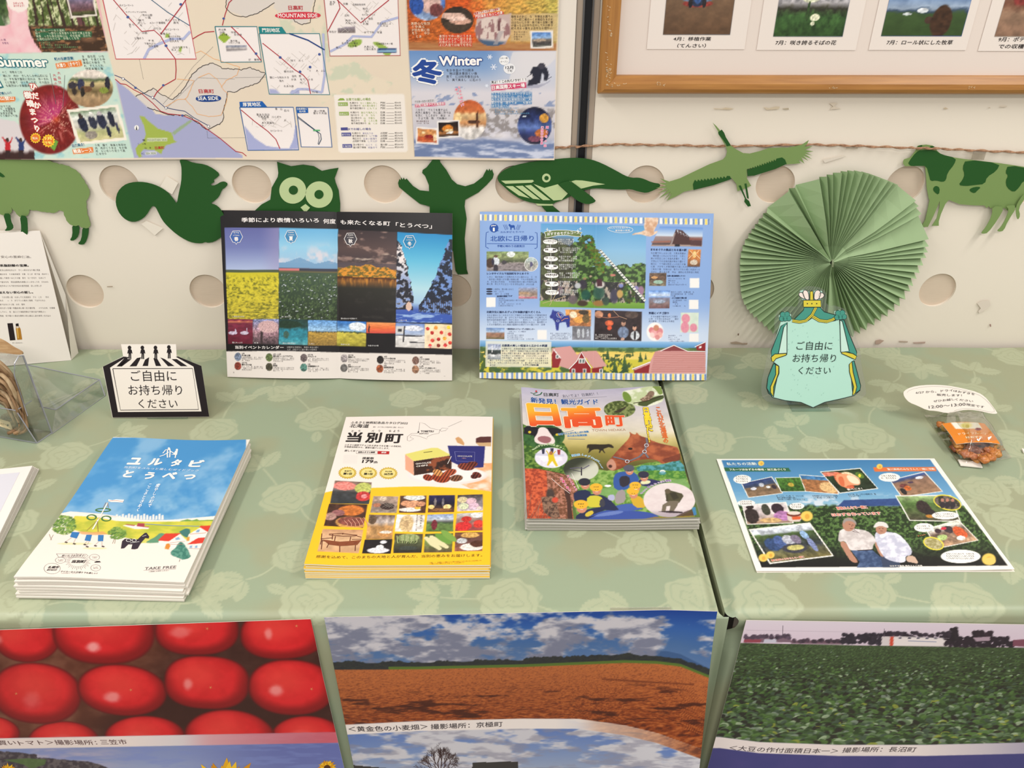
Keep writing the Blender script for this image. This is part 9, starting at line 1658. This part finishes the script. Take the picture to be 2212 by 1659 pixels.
def sunny(X, Y):
    c = ramp((Y-1595)/70, [(0, (120, 132, 176)), (.6, (132, 144, 186)), (1, (150, 160, 190))]); c = mix(c, (176, 166, 184), ss(.45, .7, fbm(X/90, Y/14, 181))*ss(330, 120, X)); c = mix(c, (84, 92, 158), ss(350, 640, X)*.7); c = mix(c, (120, 134, 190), ss(.5, .7, fbm(X/60, Y/9, 182))*.5)
    top = 1627+X*.09+45*ss(190, 335, X)+4*(fbm(X/9, X*0, 183)-.5)-6*(X < 80); c = mix(c, (84, 100, 52), ss(1676, 1686, Y)); return mix(c, mix((62, 54, 62), (96, 88, 90), ss(.4, .65, fbm(X/7, Y/6, 184))), ss(top, top+3, Y)*ss(335, 325, X)*0+ss(top, top+3, Y)*ss(330, 322, X)*1.)
S.img = mix(S.img, sunny(S.X, S.Y), sb(S.Y-yb(S.X)))
m = sb(S.Y-yb(S.X))*sb(yb(S.X)+23-S.Y); al = m*np.interp(S.X, [280, 450, 715], [1, .75, .30]); S.img = S.img*(1-al[..., None])+V3(228, 214, 208)*al[..., None]
tm = m*ss(380, 460, S.X); S.img = mix(S.img, V3(226, 60, 60), tm*np.interp(S.X, [400, 720], [.2, .62]))
S.poly(q(20, 1080, 180, 1070, 300, 1078, 290, 1110, 200, 1140, 150, 1110), (84, 112, 60), .8)
def sunflower(cx, cy, R, n, sd):
    r = random.Random(sd)
    for lay, k in ((0, 1.), (1, .86), (2, .7)):
        for i in range(n):
            a = 2*PI*(i+.5*(lay % 2))/n+r.uniform(-.08, .08); L = R*k*r.uniform(.9, 1.08); wd = R*.12; ca, sa = math.cos(a), math.sin(a)
            S.fill([(cx+ca*R*.3, cy+sa*R*.3*.9), (cx+ca*L*.65-sa*wd, cy+(sa*L*.65+ca*wd)*.9), (cx+ca*L, cy+sa*L*.9), (cx+ca*L*.65+sa*wd, cy+(sa*L*.65-ca*wd)*.9)], [(222, 166, 30), (236, 188, 44), (206, 140, 24)][(i+lay) % 3], 1+lay)
    S.disc(cx, cy, R*.36, R*.33, (76, 44, 24), 5)
S.ell(470, 1680, 90, 40, (60, 70, 40), 0); sunflower(485, 1722, 96, 24, 1); sunflower(17, 1672, 26, 16, 2); sunflower(707, 1658, 20, 16, 3)
S.text('高価買い', (-42, 1611), (36, 1609), 10.5, (96, 66, 66), .0); S.text('トマト＞撮影場所：', q(128, 987)[0], q(632, 982)[0], 10.5, (96, 66, 66), .0); S.text('三笠市', q(655, 980)[0], q(824, 978)[0], 10.5, (96, 66, 66), .0)
S.commit('printed_picture', GLOSSY, t); S.flush(PRINT, t)
# soybeans
S = front((1612, 1340), (2250, 1350), .47, HP_, lambda u, v: (.0025+.002*np.sin(u*20))*ss(HP_, HP_-.1, v))
t = poster(S, 'soybean_field_poster', 'poster of a green soybean field with a white warehouse, right on the table front', None)
HZ = lambda X: np.interp(X, [1600, 1900, 2212], [1389, 1395, 1399]); CB = lambda X: np.interp(X, [1555, 1640, 1811, 2000, 2212], [1592, 1603, 1609, 1609, 1604])
q = kO
def soy(X, Y):
    hz = HZ(X); c = ramp((Y-1340)/(hz-1340), [(0, (216, 204, 214)), (1, (206, 186, 200))]); d = np.clip((Y-hz)/210, 0, 1)
    f = fbm(X/(3+20*d), Y/(1.6+9*d), 191); g_ = mix((58, 76, 46), (44, 56, 34), ss(0, .5, d)); g_ = mix(g_, (90, 112, 70), ss(.5, .75, f)*.7); g_ = mix(g_, (34, 30, 28), ss(.46, .3, f)*(.3+.5*d)); return mix(c, g_, ss(hz-1, hz+1, Y))
S.all(soy)
def trees(x0, x1, yt, yb_, c, n, sd):
    r = random.Random(sd)
    for i in range(n): x = r.uniform(x0, x1); y = r.uniform(yt, yb_); S.ell(*q(x, y)[0], r.uniform(3, 6), r.uniform(2.4, 4.6), mix(c, (30, 26, 34), r.random()*.6), .95, .25)
S.poly(q(385, 385, 680, 380, 700, 415, 385, 418), (120, 96, 110)); S.poly(q(385, 395, 500, 398, 490, 418, 383, 416), (140, 62, 76)); S.poly(q(515, 395, 595, 392, 598, 418, 512, 420), (190, 186, 200)); trees(390, 685, 372, 388, (96, 78, 96), 40, 1)
S.poly(q(690, 405, 900, 402, 1020, 408, 1020, 428, 690, 424), (110, 84, 96)); trees(700, 1010, 400, 412, (84, 66, 80), 30, 2); trees(1020, 1300, 362, 425, (52, 46, 58), 120, 3); trees(1300, 1740, 352, 385, (60, 50, 62), 90, 4)
S.poly(q(1290, 378, 1360, 376, 1725, 388, 1725, 440, 1280, 438), (222, 212, 210)); S.poly(q(1285, 378, 1338, 376, 1335, 438, 1280, 438), (206, 196, 196)); S.poly(q(1338, 376, 1362, 376, 1358, 438, 1334, 438), (200, 76, 56))
for x in (1405, 1465, 1522, 1580, 1636, 1692): S.poly(q(x-11, 384, x+9, 384, x+8, 393, x-11, 393), (60, 60, 80))
S.line(q(1290, 376, 1725, 388), .8, (150, 140, 150), 1); S.line(q(1455, 405, 1640, 412), 1.6, (130, 140, 170), 1)
trees(1700, 2140, 385, 442, (46, 36, 46), 210, 5); trees(1740, 1780, 320, 400, (44, 38, 44), 30, 6); trees(1880, 2000, 345, 400, (54, 40, 50), 50, 7); S.poly(q(1880, 385, 1990, 378, 1990, 405, 1900, 410), (196, 170, 184), .8); S.poly(q(2140, 400, 2230, 395, 2230, 445, 2140, 440), (120, 70, 86))
S.line(q(638, 305, 636, 380), .9, (90, 80, 90), 1); S.line(q(1300, 325, 1298, 380), .7, (90, 80, 90), 1); S.line(q(400, 335, 1300, 350), .3, (150, 140, 150), 1)
r = random.Random(4); N = 3600
ys = sorted(r.random()**.75 for _ in range(N))
for d in ys:
    X = r.uniform(1550, 2240); Y = HZ(X)+3+d*212; sz = 1.2+11*d**1.2; sh = r.random(); base_c = [(58, 84, 44), (70, 98, 50), (46, 66, 36), (84, 116, 58), (96, 120, 84), (66, 84, 66)][r.randrange(6)]
    if sh > .965: base_c = (156, 174, 140)
    elif sh > .93: base_c = (126, 140, 122)
    elif sh > .90 and d > .5: base_c = (140, 150, 60)
    elif sh < .16: base_c = (38, 38, 32)
    an = r.uniform(-.7, .5); S.ell(X, Y, sz, sz*r.uniform(.38, .6), base_c, .92, .12, an)
    if d > .35 and sh > .2: S.ell(X+sz*.1, Y+sz*.12, sz*.75, sz*.25, tuple(v*.82 for v in base_c), .6, .3, an)
S.img = mix(S.img, mix((58, 60, 120), (70, 66, 126), fbm(S.X/50, S.Y/30, 3)), sb(S.Y-CB(S.X))); m = sb(S.Y-CB(S.X))*sb(CB(S.X)+24-S.Y); al = m*np.interp(S.X, [1980, 2140, 2212], [1, .8, .66]); S.img = S.img*(1-al[..., None])+V3(230, 218, 214)*al[..., None]
S.text('＜大豆の作付面積日本一＞', q(283, 1118)[0], q(992, 1140)[0], 11, (74, 62, 66), .0); S.text('撮影場所：長沼町', q(1022, 1136)[0], q(1500, 1132)[0], 11, (74, 62, 66), .0)
S.commit('printed_picture', GLOSSY, t); S.flush(PRINT, t)
# strip of clear tape holding the wheat poster
v = [onZ(1318, 1322, .0006), onZ(1450, 1320, .0006), onZ(1450, 1311, .0006), onZ(1318, 1312, .0006)]
o = slab('clear_tape', v, -.0003, clear_mat('shiny tape', (254, 254, 252), .10, .3, .2)); tag(o, 'strip of shiny clear tape above the wheat field poster', 'tape')
